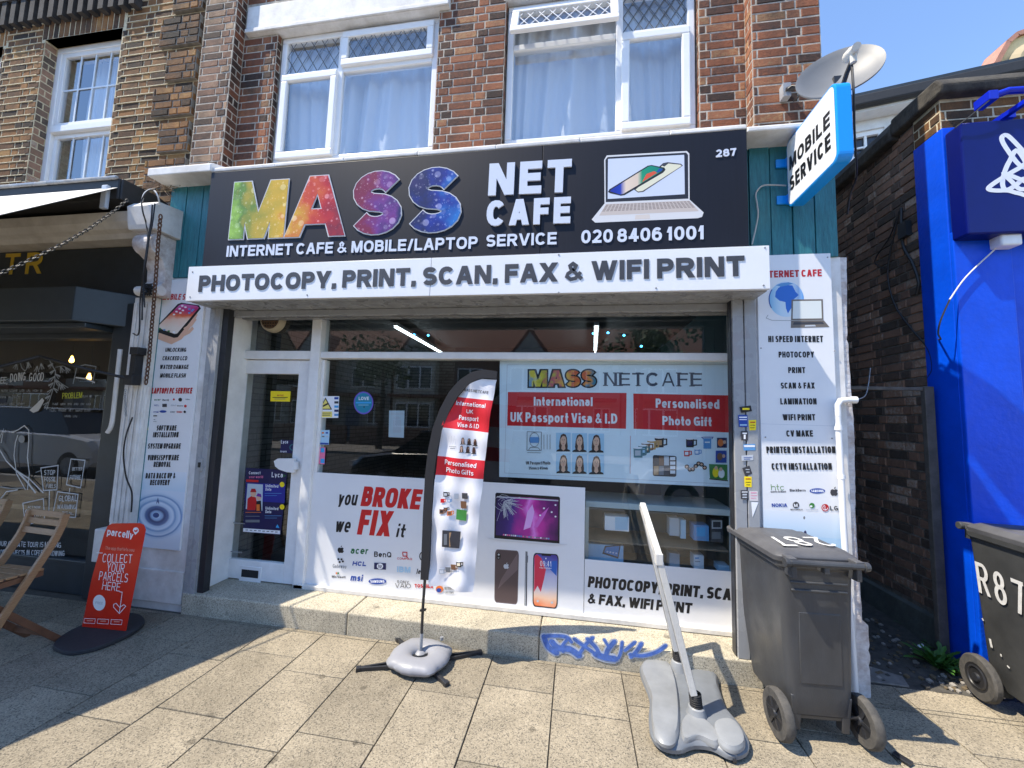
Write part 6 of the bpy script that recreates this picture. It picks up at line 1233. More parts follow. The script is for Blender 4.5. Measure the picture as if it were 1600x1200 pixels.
def make_bin(label, loc, rz, W_, D_, H_, Wb, Db, wr_, m, wx, solid_hub):
    t = thing('wheelie_bin', label, 'bin', loc, rz, 'wheelie bins on the pavement'); hw, hb = W_/2, Wb/2; y0 = .02 if solid_hub else .035
    b = MB(); L = lambda f: (hb+(hw-(.008 if solid_hub else .02)-hb)*f)
    loft(b, [(.10, hb-.004, y0+.016, y0+Db, .03), (.13, hb, y0+.006, y0+Db+.01, .035), (.22, L(.17), y0, y0+Db+.025, .035), (H_*.5, L(.5), y0, y0+Db+(D_-Db)*.5-.02, .04), (H_*.8, L(.82), y0-.004, D_-.05, .045), (H_-.085, L(.93), y0-.008, D_-.03, .045), (H_-.08, L(1.0)+.012, y0-.014, D_-.015, .05), (H_-.045, L(1.0)+.014, y0-.016, D_-.012, .05)])
    for s in (-1, 1): b.prism([(s*hb*.98, y0+.002, .22), (s*hb*.62, y0+.002, .22), (s*hb*.68, y0+.012, .045), (s*hb*.9, y0+.012, .045)][::s], (0, .05, 0))
    b.box(-hb*.6, hb*.6, y0+Db-.08, y0+Db-.02, .03, .12)
    for z_, w_ in ((H_-.15, .86), (H_-.19, .84)): b.box(-hw*w_*.8, hw*w_*.8, y0-.012, y0+.004, z_-.006, z_+.006)
    b.box(-hw*.5, hw*.5, y0-.004, y0+.004, .28, H_-.3)
    for x in (-.6, -.2, .2, .6): b.box(x*hw-.006, x*hw+.006, D_-.03, D_-.012, H_-.16, H_-.08)
    b.build('body', m, t, smooth=True, local=True, bevel=.004)
    b = MB()
    loft(b, [(H_-.05, hw+.006, .02, D_+.02, .05), (H_-.022, hw+.008, .015, D_+.025, .05), (H_-.012, hw-.004, .02, D_+.015, .05), (H_+.006, hw-.025, .05, D_-.03, .06)])
    loft(b, [(H_+.004, hw-.06, .12, D_-.1, .04), (H_+.014, hw-.075, .14, D_-.12, .04)])
    for s in (-1, 1): b.box(s*(hw-.045)-.02, s*(hw-.045)+.02, -.035, .03, H_-.05, H_-.012)
    lid = b.build('lid', M_lid, t, smooth=True, local=True, bevel=.005)
    b = MB(); zh_ = H_-.035; b.tube([(-hw+.03, -.03, zh_), (hw-.01, -.03, zh_)], .017, 12, m); 
    for s in (-1, 1): b.tube([(s*(hw-.028), -.03, zh_), (s*(hw-.004), -.03, zh_)], .023, 14, m); b.box(s*(hw-.05)-.012, s*(hw-.05)+.012, -.035, y0, zh_-.075, zh_-.005, m)
    b.box(-.012, .012, -.04, y0, zh_-.045, zh_-.01, m); b.build('handle', m, t, local=True, bevel=.003)
    b = MB(); b.tube([(-wx, .05, wr_+.01), (wx, .05, wr_+.01)], .008, 8); b.build('axle', M_black, t, local=True)
    for s in (-1, 1):
        b = MB(); w2 = .022; b.lathe([(wr_*.62, -w2), (wr_*.93, -w2), (wr_, -w2*.55), (wr_, w2*.55), (wr_*.93, w2), (wr_*.62, w2)], (s*wx, .05, wr_), (1, 0, 0), 36)
        wh = b.build('wheel', M_tyre, t, smooth=True, local=True)
        b = MB(); b.lathe([(0, -.018), (wr_*.5, -.018), (wr_*.63, -.022), (wr_*.63, .022), (wr_*.5, .018), (0, .018)], (s*wx, .05, wr_), (1, 0, 0), 28, M_black)
        for q in (.018, -.018): b.lathe([(0, 0), (wr_*.2, 0), (wr_*.17, math.copysign(.012, q)), (0, math.copysign(.012, q))], (s*wx+q, .05, wr_), (1, 0, 0), 16, M_blackpl)
        if not solid_hub:
            for k in range(6):
                a = R(60*k); b.obox((s*wx, .05+wr_*.4*math.cos(a), wr_+wr_*.4*math.sin(a)), (.023, 0, 0), (0, wr_*.22*math.cos(a), wr_*.22*math.sin(a)), (0, -.008*math.sin(a), .008*math.cos(a)), M_blackpl)
        else: b.lathe([(wr_*.42, .02), (wr_*.45, .025), (wr_*.52, .02)], (s*wx, .05, wr_), (1, 0, 0), 28, M_blackpl); b.lathe([(wr_*.42, -.02), (wr_*.45, -.025), (wr_*.52, -.02)], (s*wx, .05, wr_), (1, 0, 0), 28, M_blackpl)
        b.build('hub', None, wh, local=True, smooth=True)
    return t, lid
def loc_print(t, o, u, v):
    Mx = Matrix.Rotation(t.rotation_euler.z, 4, 'Z'); O = t.location+Mx@Vector(o)
    return Print(O, Mx@Vector(u), Mx@Vector(v)), Mx
def to_local(t, b): 
    Mi = (Matrix.Translation(t.location)@Matrix.Rotation(t.rotation_euler.z, 4, 'Z')).inverted(); b.v = [tuple(Mi@Vector(q)) for q in b.v]
b1, lid1 = make_bin('dark grey wheelie bin with 287 painted on its lid, before the right pillar', (1.265, 2.33, .012), R(4.5), .41, .60, .93, .30, .40, .115, M_bin, .205, False)
P, _ = loc_print(b1, (0, 0, .945), (-1, 0, 0), (0, -1, 0)); P.k = .001
P.text('287', (1270, 852), (1190, 838), (1265, 862), M_paint, t=.16, gap=.16, px=True, jit=.03) if False else None
P.text('287', (1273, 839.5), (1192, 838.5), (1271, 853), M_paint, t=.115, gap=.18, jit=.05); to_local(b1, P.mb); P.mb.build('painted_number', None, lid1, local=True)
b2, lid2 = make_bin('faded grey wheelie bin with R87 painted in white on its side, beside the blue shop', (2.695, 2.955, .01), R(176), .56, .70, 1.03, .42, .46, .125, M_bin2, .27, True)
hw = .27; sl = ((.54/2-.02)-.2)/.9
P, _ = loc_print(b2, (.2435, 0, .5), (0, 1, 0), (.065, 0, 1)); P.k = .004
P.text('R87', (1533, 928), (1606, 962), (1528, 880), M_paint, t=.115, gap=.15, jit=.05, e=2.0)
for pts, w in (([(1548,998),(1549,1003),(1551,1012)], 3), ([(1536,966),(1538,970)], 2), ([(1565,1022),(1566,1026)], 2), ([(1575,1040),(1579,1044)], 2)): P.line(pts, w, M_paint)
to_local(b2, P.mb); P.mb.build('painted_number', None, b2, local=True)
P, _ = loc_print(b2, (0, 0, 1.045), (1, 0, 0), (0, 1, 0)); P.text('287', (-.16, .2), (.14, .22), (-.16, .42), M_paint, t=.15, gap=.16, px=False); to_local(b2, P.mb); P.mb.build('painted_number', None, lid2, local=True)

# ------------------------------------------------------------------ feather flag
YFL = 2.585
fg = thing('feather_flag', 'white and red feather flag on a black edged pole with a grey water bag base', 'flag', (-1.0, 2.64, 0))
def disp(u, v): return .010*math.sin(v*9+u*22)+.006*math.sin(u*38-v*5)+.004*math.sin(v*31+u*9)+.012*math.exp(-((v-.52)/.06)**2)*math.sin(u*24)
def wrp(q, u, v, N): return q+N*disp(u, v)
rows = [((754,592),(776,593.5)), ((747,594.5),(775.6,595.5)), ((738,598.5),(774.5,600)), ((732,602),(773.5,606)), ((722,610),(772.3,615)), ((716.7,615.6),(771.3,620)), ((711,619.8),(770.3,626)), ((705,630),(768,640)), ((697,648),(765.5,657)), ((690,667.7),(763.6,676)), ((687,688),(761,697)), ((683.7,712.4),(757.3,720)), ((682,728),(756,736)), ((680.6,742),(755,748.8)), ((679,763),(753,768)), ((676.5,790),(750,794)), ((674,825),(747,828)), ((672,860),(744,862)), ((670.5,890),(741.5,894)), ((670.2,908),(740,914)), ((670.7,916),(738.7,925))]
RN = [WHT]*6+[RED]*3+[WHT]*2+[RED]*2+[WHT]*7
FW_ = mat('flag_white_cloth', (.76, .76, .8), .6); FR_ = mat('flag_red_cloth', srgb(214, 30, 44), .55)
P = fplane(YFL); b = MB(); nc = 22
for i in range(len(rows)-1):
    sub = 4
    for s in range(sub):
        for c in range(nc):
            q = []
            for (ss, cc) in ((s, c), (s, c+1), (s+1, c+1), (s+1, c)):
                f = ss/sub; l = Vector(rows[i][0]).lerp(Vector(rows[i+1][0]), f); r_ = Vector(rows[i][1]).lerp(Vector(rows[i+1][1]), f); p = l.lerp(r_, cc/nc)
                if i == len(rows)-2 and f > .5: p.y -= 6*math.sin(math.pi*min(1, cc/nc*1.6))*(f-.5) if cc/nc < .62 else 0
                uv = P.uv(*p); q.append(wrp(P.P(uv.x, uv.y), uv.x, uv.y, P.N))
            b.face(q[::-1], FR_ if RN[i] is RED else FW_)
o = b.build('cloth', None, fg); 
bm = bmesh.new(); bm.from_mesh(o.data); bmesh.ops.remove_doubles(bm, verts=bm.verts, dist=.0004); bm.to_mesh(o.data); bm.free(); o.data.polygons.foreach_set('use_smooth', [True]*len(o.data.polygons))
sv = [(664,905),(666,860),(668.5,800),(672,740),(676.5,705),(683.5,672),(695,642),(709,616),(724,599),(740,588),(756,584),(777,586.5)]
wds = [12,12.5,13,13.5,14,14.5,15,15,14.5,14,13,12]
b = MB(); n = len(sv); L = []; Rr = []
for i, p in enumerate(sv):
    d = (Vector(sv[min(i+1, n-1)])-Vector(sv[max(i-1, 0)])).normalized(); nn = Vector((-d.y, d.x)); L.append(Vector(p)-nn*wds[i]/2); Rr.append(Vector(p)+nn*wds[i]/2)
for side in (0, 1):
    for i in range(n-1):
        q = []
        for (e, k) in ((L, i), (Rr, i), (Rr, i+1), (L, i+1)): uv = P.uv(*e[k]); q.append(P.P(uv.x, uv.y, .011*disp(uv.x, uv.y)/.012*0+(.012 if side == 0 else -.012)))
        b.face(q if side == 0 else q[::-1])
for e in (L, Rr):
    for i in range(n-1):
        a, c = P.uv(*e[i]), P.uv(*e[i+1]); b.face([P.P(a.x,a.y,-.012), P.P(c.x,c.y,-.012), P.P(c.x,c.y,.012), P.P(a.x,a.y,.012)])
b.build('sleeve', mat('black_sleeve_cloth', (.016, .016, .02), .75), fg, smooth=True)
P = fplane(YFL); P.k = .0022; P.warp = wrp
fit(P, 'MASS NETCAFE', 724.5, 763, 611, 4.4, DKG, dy=4.8, t=.15, gap=.12, serif=.0)
for s, a, c, y, cap, dy in (('International',711.9,758.8,632.6,7,5.2),('UK',728.5,739,645.6,6,1),('Passport',716.7,747,655.5,7.2,3.2),('Visa & I.D',714.4,747.5,666.6,6.8,3.2),('Personalised',694,744,725.4,7.5,5.8),('Photo Gifts',696,740,737.6,7.5,5.4)): fit(P, s, a, c, y, cap, WHT, dy=dy, t=.15, gap=.11, sp=.3)
P.build('lettering', fg)
P = fplane(YFL); P.k = .0022; P.warp = wrp
for i in range(3):
    for j in range(2): portrait(P, 719.5+i*9-j*2, 683+i*1.2+j*12.5, 728+i*9-j*2, 694.5+i*1.2+j*12.5, None)
for x in (702, 706.5, 711): P.line([(x,681),(x-1,692)], .5, LGR)
P.rect(701.5, 697.5, 714, 698.3, GRY); P.rect(703, 700.5, 712, 701.2, GRY)
for x, y, s, m, m2 in ((696.5,772,8,DKG,LGR),(691.5,782,6.5,RED,WHT),(702,782,5.5,MIDB,WHT),(691,798,8,BRN,BLK),(697,795,7,BLK,BRN),(703,801,8,ORG,BRN),(690,893,9,LGR,WHT),(700,890,9,GRY,LGR),(709,885,9,BRN,ORG),(718,880,9,BLK,CRM)): mug(P, x, y, s, m, m2)
P.rect(722, 770, 731.5, 779, DKG); P.ell(726, 774, 3, 4, ORG, 10); P.rect(719.5, 783, 729, 794.5, BRN); P.ell(724, 788, 3, 4, SKN, 10); P.rect(710, 771, 717, 780, LGR); P.poly([(713,796),(729.5,797.5),(728.5,814),(712.5,811.5)], LEAF); P.ell(719, 804, 3, 5, YEL, 10); P.ell(724, 806, 3, 4, WHT, 10)
P.poly([(693,827),(720,830.5),(718,856.5),(692,853)], DKG); P.rect(703, 831, 708, 853, TAN); P.rect(711, 833, 717, 853, WHT); P.rect(695, 833, 700, 850, GRY); P.build('pictures', fg)
pb = gnd(657, 1018, .055); YPL = YFL
b = MB(); b.tube([(pb.x, pb.y, .05), (pb.x+.002, pb.y, .17)], .0115, 10, M_alu); b.tube([(pb.x+.002, pb.y, .165), at(661, 945, 1, 2.58), at(664, 905, 1, YFL), at(668.5, 800, 1, YFL)], .0095, 10, M_blackpl)
q = at(661, 953, 1, 2.58); b.obox(q, (.02, 0, .004), (0, .008, 0), (0, 0, .006), M_black); b.build('pole', None, fg)
cx, cy = -.965, 2.565
b = MB(); nb, mb_ = 64, 16; V = []
for i in range(nb):
    a = 2*math.pi*i/nb; sq = 1+.30*max(0, math.cos(4*(a-.62)))**2
    for j in range(mb_):
        t = 2*math.pi*j/mb_; rx = .115+.078*math.cos(t)*sq if math.cos(t) > 0 else .115+.068*math.cos(t); wv = 1+.012*math.sin(a*23)*max(0, math.cos(t))
        V.append((cx+rx*1.0*math.cos(a)*wv, cy+rx*.92*math.sin(a)*wv, .05+.04*math.sin(t)*(1+.04*math.sin(a*3))*(1 if math.cos(t) < .3 else 1)))
b.solid(V, [(i*mb_+j, ((i+1) % nb)*mb_+j, ((i+1) % nb)*mb_+(j+1) % mb_, i*mb_+(j+1) % mb_) for i in range(nb) for j in range(mb_)])
b.build('water_bag', mat('grey_pvc_bag', (.27, .275, .3), .4, var=.06), fg, smooth=True)
b = MB(); b.lathe([(.03,.03),(.036,.034),(.036,.05),(.02,.062),(.012,.064)], (pb.x, pb.y, 0), (0,0,1), 18, mat('grey_pvc_bag')); b.lathe([(.04,.03),(.062,.03),(.064,.05),(.056,.062),(.05,.058),(.046,.04)], (pb.x, pb.y, 0), (0,0,1), 18, M_blackpl); q = gnd(690, 1000, .09); b.tube([q, q+Vector((0,0,.02))], .012, 8, M_alu_dark); b.build('socket', None, fg, smooth=True)
for (px, py, w) in ((560,1045,1),(750,1019,1),(697,1068,0),(622,999,0)):
    e = gnd(px, py, .012); c = Vector((cx, cy, .018)); d = (e-c).normalized(); sd_ = Vector((-d.y, d.x, 0)); b = MB()
    if w:
        for s in (-1, 1): b.bar(c+sd_*s*.035, e+sd_*s*.004, .014, .02)
    else: b.bar(c, e, .024, .022)
    b.obox(e, d*.014, sd_*.016, Vector((0,0,.012))); b.build('foot', M_blackpl, fg, bevel=.002)

# ------------------------------------------------------------------ forecourt sign stand without its panel
st = thing('sign_stand', 'grey moulded forecourt sign base with a leaning empty aluminium frame', 'sign stand', (.64, 2.45, 0))
M_gp = mat('light_grey_moulding', (.25, .262, .275), .4, rvar=.12, var=.2, vscale=5); M_gp2 = mat('mid_grey_moulding', (.165, .18, .2), .42, rvar=.12, var=.2, vscale=5)
def shell(b, px, ztop, zlow, inset=.02, m=None):
    top = [gnd(p.x, p.y, ztop) for p in smooth_loop(px)]; c = sum(top, Vector())/len(top); n = len(top)
    ins = lambda f, z: [Vector((c.x+(p.x-c.x)*f, c.y+(p.y-c.y)*f, z)) for p in top]
    rings = [ins(.8, ztop+.006), ins(.93, ztop+.003), ins(1.0, ztop-.01), ins(1.025, (ztop+zlow)/2), ins(1.02, zlow)]
    V = [p for r_ in rings for p in r_]; F = [(i*n+j, (i+1)*n+j, (i+1)*n+(j+1) % n, i*n+(j+1) % n) for i in range(4) for j in range(n)]+[tuple(range(n))]
    b.solid(V, F, m)
b = MB(); shell(b, [(1001,1045),(1010,1030),(1030,1024),(1048,1034),(1064,1044),(1082,1040),(1100,1038),(1118,1048),(1123,1072),(1136,1105),(1157,1130),(1168,1152),(1163,1168),(1140,1173),(1112,1160),(1085,1157),(1062,1164),(1038,1160),(1020,1144),(1015,1118),(1016,1085)], .055, .018, m=M_gp2); b.build('base', None, st, smooth=True)
b = MB(); shell(b, [(1002,1040),(1012,1026),(1030,1022),(1046,1034),(1056,1062),(1061,1100),(1060,1140),(1050,1156),(1034,1154),(1022,1140),(1018,1112),(1018,1085),(1008,1060)], .082, .05, m=M_gp)
shell(b, [(1116,1128),(1134,1121),(1150,1127),(1162,1146),(1163,1160),(1150,1168),(1134,1164),(1120,1150)], .078, .05, m=M_gp)
shell(b, [(1064,1128),(1080,1112),(1110,1130),(1124,1150),(1118,1160),(1092,1150),(1068,1154)], .068, .04, m=M_gp); b.build('top_moulding', None, st, smooth=True)
fs = gnd(1088, 1104, .10); bs_ = gnd(1060, 1032, .11)
for q in (fs, bs_):
    b = MB(); b.lathe([(.055,-.05),(.045,-.02),(.04,.0),(.033,.005)], q, (0,0,1), 18, M_gp)
    for k in range(6): b.lathe([(.027,.003+k*.011),(.032,.006+k*.011),(.032,.010+k*.011),(.027,.013+k*.011)], q, (-.1,0,1), 14, M_black)
    b.build('socket', None, st, smooth=True)
tf = at(1029, 872, 1, fs.y-.02); tb = at(1004, 790, 1, bs_.y-.05)
ff = fs+(tf-fs).normalized()*.07; fb = bs_+(tb-bs_).normalized()*.07
b = MB(); M_pa = mat('brushed_aluminium', (.62, .61, .58), .35, .7, var=.15, vscale=20, stretch=(20, 20, 1))
for a, c in ((ff, tf), (fb, tb)):
    d = (c-a).normalized(); b.bar(a, c, .034, .055, up=(0,1,0), m=M_pa); s_ = d.cross(Vector((0,1,0))).normalized()
    for k in (-.012, .006): b.bar(a+Vector((0,k,0))-s_*.0175, c+Vector((0,k,0))-s_*.0175, .004, .006, up=(0,1,0), m=M_alu_dark); b.bar(a+Vector((0,k,0))+s_*.0175, c+Vector((0,k,0))+s_*.0175, .004, .006, up=(0,1,0), m=M_alu_dark)
b.bar(tf+Vector((0,-.02,0)), tb+Vector((0,.01,0)), .034, .045, m=M_pa); b.obox(tf+Vector((0,0,.0)), (.0185,0,0), (0,.03,0), (0,0,.03), M_pa); b.build('frame', None, st, bevel=.002)
for (px, py) in ((1047,1170),(1146,1185)):
    q = gnd(px, py, .018); b = MB(); b.tube([q+Vector((-.008,0,0)), q+Vector((.008,0,0))], .018, 12, M_blackpl); b.box(q.x-.011, q.x+.011, q.y-.01, q.y+.01, .015, .045, M_gp); b.build('roller', None, st)

# ------------------------------------------------------------------ red collection sign
pc = thing('pavement_sign', 'leaning red parcelly board inviting people to collect parcels, on an oval black base', 'sign', (-3.25, 2.42, 0))
BL, BR = gnd(128, 979, .03), gnd(196, 986, .03); U = (BR-BL); V = Vector((0, 0, 1)); nrm2 = U.cross(V).normalized()
P = Print(BL, U, V); out = [P.uv(*p) for p in ((128,979),(143,905),(163,833),(168,822),(175,818),(218,817.5),(224,820),(227,828),(212,905),(196,986))]
M_prd = mat('glossy_red_board', srgb(214, 44, 24), .3, var=.05); b = MB(); pts = [P.O+P.U*q.x+P.V*q.y for q in out]; b.prism(pts, -nrm2*.005, M_prd); b.build('board', None, pc)
P.k = .0008
P.text('parcelly', (167, 836), (207.5, 842), (166, 824), WHT, t=.17, gap=.1); P.ell(212.5, 828.5, 4.6, 4.6, WHT, 16); P.poly([(208.8,831),(216,831),(211.5,836)], WHT); P.ell(212.5, 828.5, 3, 2.8, M_prd, 12); P.ell(211.8, 827, 2.4, 1.6, WHT, 10)
P.text('The app that lets you', (164.5, 858.5), (210, 862), (164.5, 853), flat('faint_pink', (232, 150, 132)), t=.13, gap=.1)
for s, xl, yb, xr, yr, cp in (('COLLECT',160,878.5,206,880,13.5),('YOUR',166.5,892.5,194,895,13.5),('PARCELS',154.5,906,199.5,910,13.5),('HERE',159.5,921,187.5,924,13)): P.text(s, (xl, yb), (xr, yr), (xl+2.5, yb-cp), WHT, t=.085, gap=.12, e=2.8, shear=.04)
P.line([(151,863.5),(161,864)], .8, WHT); P.line([(187,924.5),(191.5,925),(187,957)], .9, WHT); P.line([(178,944),(182,942.5),(187.5,949),(194,944.5),(197,947),(187,958.5),(178,948.5),(178,944)], .9, WHT)
P.ell(155.5, 941.5, 9.7, 12.4, WHT, 24); P.text('FREE', (149.5, 943.5), (161, 944.5), (149.5, 939.5), LGR, t=.18, gap=.14)
for x in (132.5, 153.5, 174.5): P.line([(x, 966+(x-132)*.04),(x+17, 966.8+(x-132)*.04),(x+16, 974+(x-132)*.04),(x-1, 973+(x-132)*.04)], .6, WHT, closed=True); P.rect(x+4, 968.6+(x-132)*.04, x+13, 970.3+(x-132)*.04, flat('faint_pink', (232, 150, 132)))
P.build('lettering', pc)
b = MB(); ol = smooth_loop([(83.7,1010),(87,1001),(100,990),(125,977),(160,965),(195,957),(217,959),(226,967),(222.5,976),(200,991),(160,1008),(130,1016),(105,1018)], 4); tp = [gnd(p.x, p.y, .028) for p in ol]
b.prism([Vector((p.x, p.y, .028)) for p in tp], (0, 0, -.026)); b.build('base', mat('recycled_rubber', (.03, .03, .034), .75, var=.2, vscale=40, bump=.1), pc, bevel=.006)

# ------------------------------------------------------------------ wooden folding chairs
M_wood = mat('oiled_acacia', (.36, .22, .115), .5, col2=(.25, .14, .07), vscale=18, stretch=(2, 2, 12), bump=.1)
M_wood2 = mat('dark_acacia', (.16, .075, .04), .5, var=.25, vscale=14)
ch = thing('folding_chair', 'slatted wooden folding chair nearest the red sign outside the cafe', 'chair', (-3.58, 2.1, 0), group='folding chairs outside the cafe')
XN, XFr = -3.41, -3.74
near = [at(px, py, 0, XN) for px, py in ((103,803),(97,820),(86,842),(71,866),(54,891),(36,918),(16,948),(0,972))]
k_ = (0.0-near[-1].z)/(near[-2].z-near[-1].z) if near[-2].z != near[-1].z else 0
near.append(near[-1]+(near[-1]-near[-2])*max(0, near[-1].z/(near[-2].z-near[-1].z)))
far = [Vector((XFr, p.y+.02, p.z)) for p in near]
def strip(b, pts, wx, wn, m=None):
    n = len(pts); base = len(b.v); k = b.slot(m)
    for i, p in enumerate(pts):
        d = (pts[min(i+1, n-1)]-pts[max(i-1, 0)]).normalized(); s = Vector((1,0,0)); q = s.cross(d).normalized()
        for a, c in ((-1,-1),(1,-1),(1,1),(-1,1)): b.v.append(tuple(p+s*(a*wx/2)+q*(c*wn/2)))
    for i in range(n-1):
        for j in range(4): b.f.append((base+i*4+j, base+i*4+(j+1) % 4, base+(i+1)*4+(j+1) % 4, base+(i+1)*4+j)); b.mi.append(k); b.t.append(.5)
    b.f += [(base+3, base+2, base+1, base), tuple(base+(n-1)*4+j for j in range(4))]; b.mi += [k, k]; b.t += [.5, .5]
for pts in (near, far): b = MB(); strip(b, pts, .022, .042); b.build('post', M_wood, ch, bevel=.003)
for i, t in enumerate((.15, .9, 1.6)):
    k = int(t); a = near[k].lerp(near[k+1], t-k); c = far[k].lerp(far[k+1], t-k); d = (near[k+1]-near[k]).normalized(); b = MB(); b.obox((a+c)/2, ((a-c)/2)*.97, d*.019, d.cross(Vector((1,0,0)))*.007); b.build('back_slat', M_wood, ch, bevel=.002)
zs = near[4].z-.02
for i in range(6):
    y = near[4].y+.03-i*.062; b = MB(); b.box(XFr+.012, XN-.012, y-.025, y+.025, zs, zs+.014); b.build('seat_slat', M_wood, ch, bevel=.002)
for x in (XN-.03, XFr+.03):
    b = MB(); b.bar((x, near[4].y+.06, zs-.02), (x, near[4].y-.36, zs-.035), .02, .035, m=M_wood2); b.build('seat_rail', None, ch, bevel=.002)
    b = MB(); b.bar((x, near[4].y-.27, zs-.02), (x, near[4].y+.20, .0), .02, .038, m=M_wood2); b.build('leg', None, ch, bevel=.002)
b = MB(); b.bar((XN-.03, near[4].y+.12, .085), (XFr+.03, near[4].y+.12, .085), .018, .03, m=M_wood2); b.build('stretcher', None, ch)
c2 = copy_tree(ch); tgt = gnd(14, 782, .86); c2.location = (ch.location.x+(tgt.x-near[0].x), ch.location.y+(tgt.y-near[0].y), 0); c2['label'] = 'slatted wooden folding chair mostly cut off by the left edge, close to the cafe window'

# ------------------------------------------------------------------ graffiti on the step, weeds, litter
GI = mat('blue_spray_paint', srgb(78, 112, 188), .75, var=.4, vscale=30); GI2 = mat('blue_spray_mist', srgb(176, 186, 204), .85, var=.2, vscale=40)
gf = thing('graffiti', 'blue spray painted scrawl on the front of the terrazzo step', 'graffiti', (-.1, 2.779, 0))
def smooth_open(pts, n=4):
    q = [Vector(p) for p in pts]; o = []
    for i in range(len(q)-1):
        p0, p1, p2, p3 = q[max(i-1,0)], q[i], q[i+1], q[min(i+2,len(q)-1)]
        for k in range(n): t = k/n; o.append(tuple(.5*((2*p1)+(-p0+p2)*t+(2*p0-5*p1+4*p2-p3)*t*t+(-p0+3*p1-3*p2+p3)*t**3)))
    return o+[tuple(q[-1])]
P = fplane(2.7795); STK = []
for pts, w in (([(850,994),(853,1003),(858,1012),(870,1020)],7),([(852,994),(868,993),(885,995),(893,1003)],4.5),([(862,1002),(872,1012),(890,1014),(905,1024)],8),([(888,997),(878,1010),(880,1018)],4),([(897,998),(914,1010),(926,1018)],4.5),([(926,996),(914,1008),(905,1022)],4.5),([(918,998),(930,1010),(936,1020)],5),([(944,999),(952,1012)],3.5),([(960,1002),(950,1014),(946,1026)],6),([(930,1021),(946,1027),(962,1029)],8),([(972,1003),(970,1018),(966,1028)],4),([(992,1003),(976,1016)],4),([(984,1022),(1004,1024),(1026,1018),(1040,1008)],4.5),([(1002,1005),(996,1015),(986,1026)],5)): STK.append((pts, w))
for grow, mm in ((1.9, GI2), (1.15, GI)):
    for pts, w in STK:
        v = smooth_open(pts); P.line(v, w*grow, mm)
        for q in (v[0], v[-1]): P.ell(q[0], q[1], w*grow*.5, w*grow*.42, mm, 10)
P.build('paint', gf)
wd_ = []
M_leaf = mat('weed_leaf', (.07, .2, .03), .55, col2=(.035, .11, .018), vscale=20); M_leaf2 = mat('light_weed_leaf', (.2, .38, .06), .5, var=.2)
def weed(label, c, n, hmax, ln, m, wide, group='weeds at the alley corner'):
    b = MB(); r = random.Random(n)
    for i in range(n):
        a = r.uniform(0, 6.28); tl = r.uniform(.35, 1.1); L_ = ln*r.uniform(.6, 1.1); o_ = Vector((c[0]+r.uniform(-.03,.03), c[1]+r.uniform(-.03,.03), c[2])); d = Vector((math.cos(a)*math.sin(tl), math.sin(a)*math.sin(tl), math.cos(tl)*hmax/ln)); s = Vector((-math.sin(a), math.cos(a), 0)); pts = []
        for k in range(6):
            t = k/5; w = wide*math.sin(math.pi*min(1, .12+t*.88))**.8*(1+.35*((-1)**k)*(wide < .02)); p = o_+d*L_*t+Vector((0,0,-.35*L_*t*t)); pts.append((p-s*w, p+Vector((0,0,-w*.3)), p+s*w))
        for (p, q) in zip(pts, pts[1:]): b.face([p[0], p[1], q[1], q[0]]); b.face([p[1], p[2], q[2], q[1]])
    tag(b.build('weed', m), label, 'weed', group)
wc = gnd(1465, 1038, .03)
weed('dark green clump of toothed weeds filling the alley corner', (wc.x, wc.y, .02), 46, .22, .2, M_leaf, .017)
weed('light green broad leaved weed in front of the dark clump by the blue pilaster', (gnd(1496,1045,.03).x, gnd(1496,1045,.03).y, .0), 12, .16, .11, M_leaf2, .026)
weed('small dark weed growing behind the clump along the alley wall', (2.62, 3.42, .02), 22, .14, .13, M_leaf, .014)
weed('tiny weed at the foot of the alley wall further back', (2.63, 3.75, .04), 14, .1, .1, M_leaf, .012)
b = MB(); q = gnd(1441, 1011, .03); b.obox(q, (.02,.005,.004), (-.004,.014,.008), (0,.0,.004)); tag(b.build('paper_scrap', WHT), 'small white scrap of paper in the alley litter', 'litter')
b = MB(); q = gnd(1410, 1185, .012); b.obox(q, (.018,-.03,0), (.016,.01,0), (0,0,.006)); tag(b.build('rubber_wedge', M_blackpl, bevel=.003), 'black rubber wedge lying on the paving beyond the bin', 'wedge')
b = MB(); b.prism([(1.86,2.98,.0),(2.08,2.97,.0),(2.12,3.08,.0),(1.98,3.16,.0),(1.85,3.12,.0)], (0,0,.012)); tag(b.build('concrete_patch', mat('grey_patch', (.2,.19,.175), .9, var=.3, vscale=20, bump=.4), bevel=.006), 'broken grey concrete patch at the alley threshold beside the white pillar', 'patch')
# ------------------------------------------------------------------ seen through the glass
fan = thing('extractor_fan', 'round cream extractor fan grille in the glass above the shop door', 'fan', (-2.5, 3.06, 2.3))
c = at(424, 499, 1, 3.06); b = MB(); M_cr = mat('yellowed_plastic', (.5, .43, .3), .5)
b.lathe([(.0,-.012),(.088,-.012),(.093,-.004),(.096,.03),(.108,.045),(.108,.048)], (c.x, 3.06, c.z), (0,1,0), 32, M_black); b.lathe([(.088,-.014),(.1,-.012),(.108,.0),(.113,.046),(.088,.046)], (c.x, 3.06, c.z), (0,1,0), 32, M_cr); b.build('housing', None, fan, smooth=True)
b = MB()
for k in range(-3, 4):
    h_ = math.sqrt(max(0, .086**2-(k*.025)**2)); b.box(c.x-h_, c.x+h_, 3.038, 3.046, c.z+k*.025-.005, c.z+k*.025+.005, mat('brown_grille', (.14, .085, .05), .6))
    b.box(c.x+k*.025-.004, c.x+k*.025+.004, 3.040, 3.0445, c.z-h_, c.z+h_, mat('brown_grille', (.14, .085, .05), .6))
b.build('grille', None, fan)
M_tube = mat('lit_fluorescent_tube', (.85, .95, 1.0), emit=3.5)
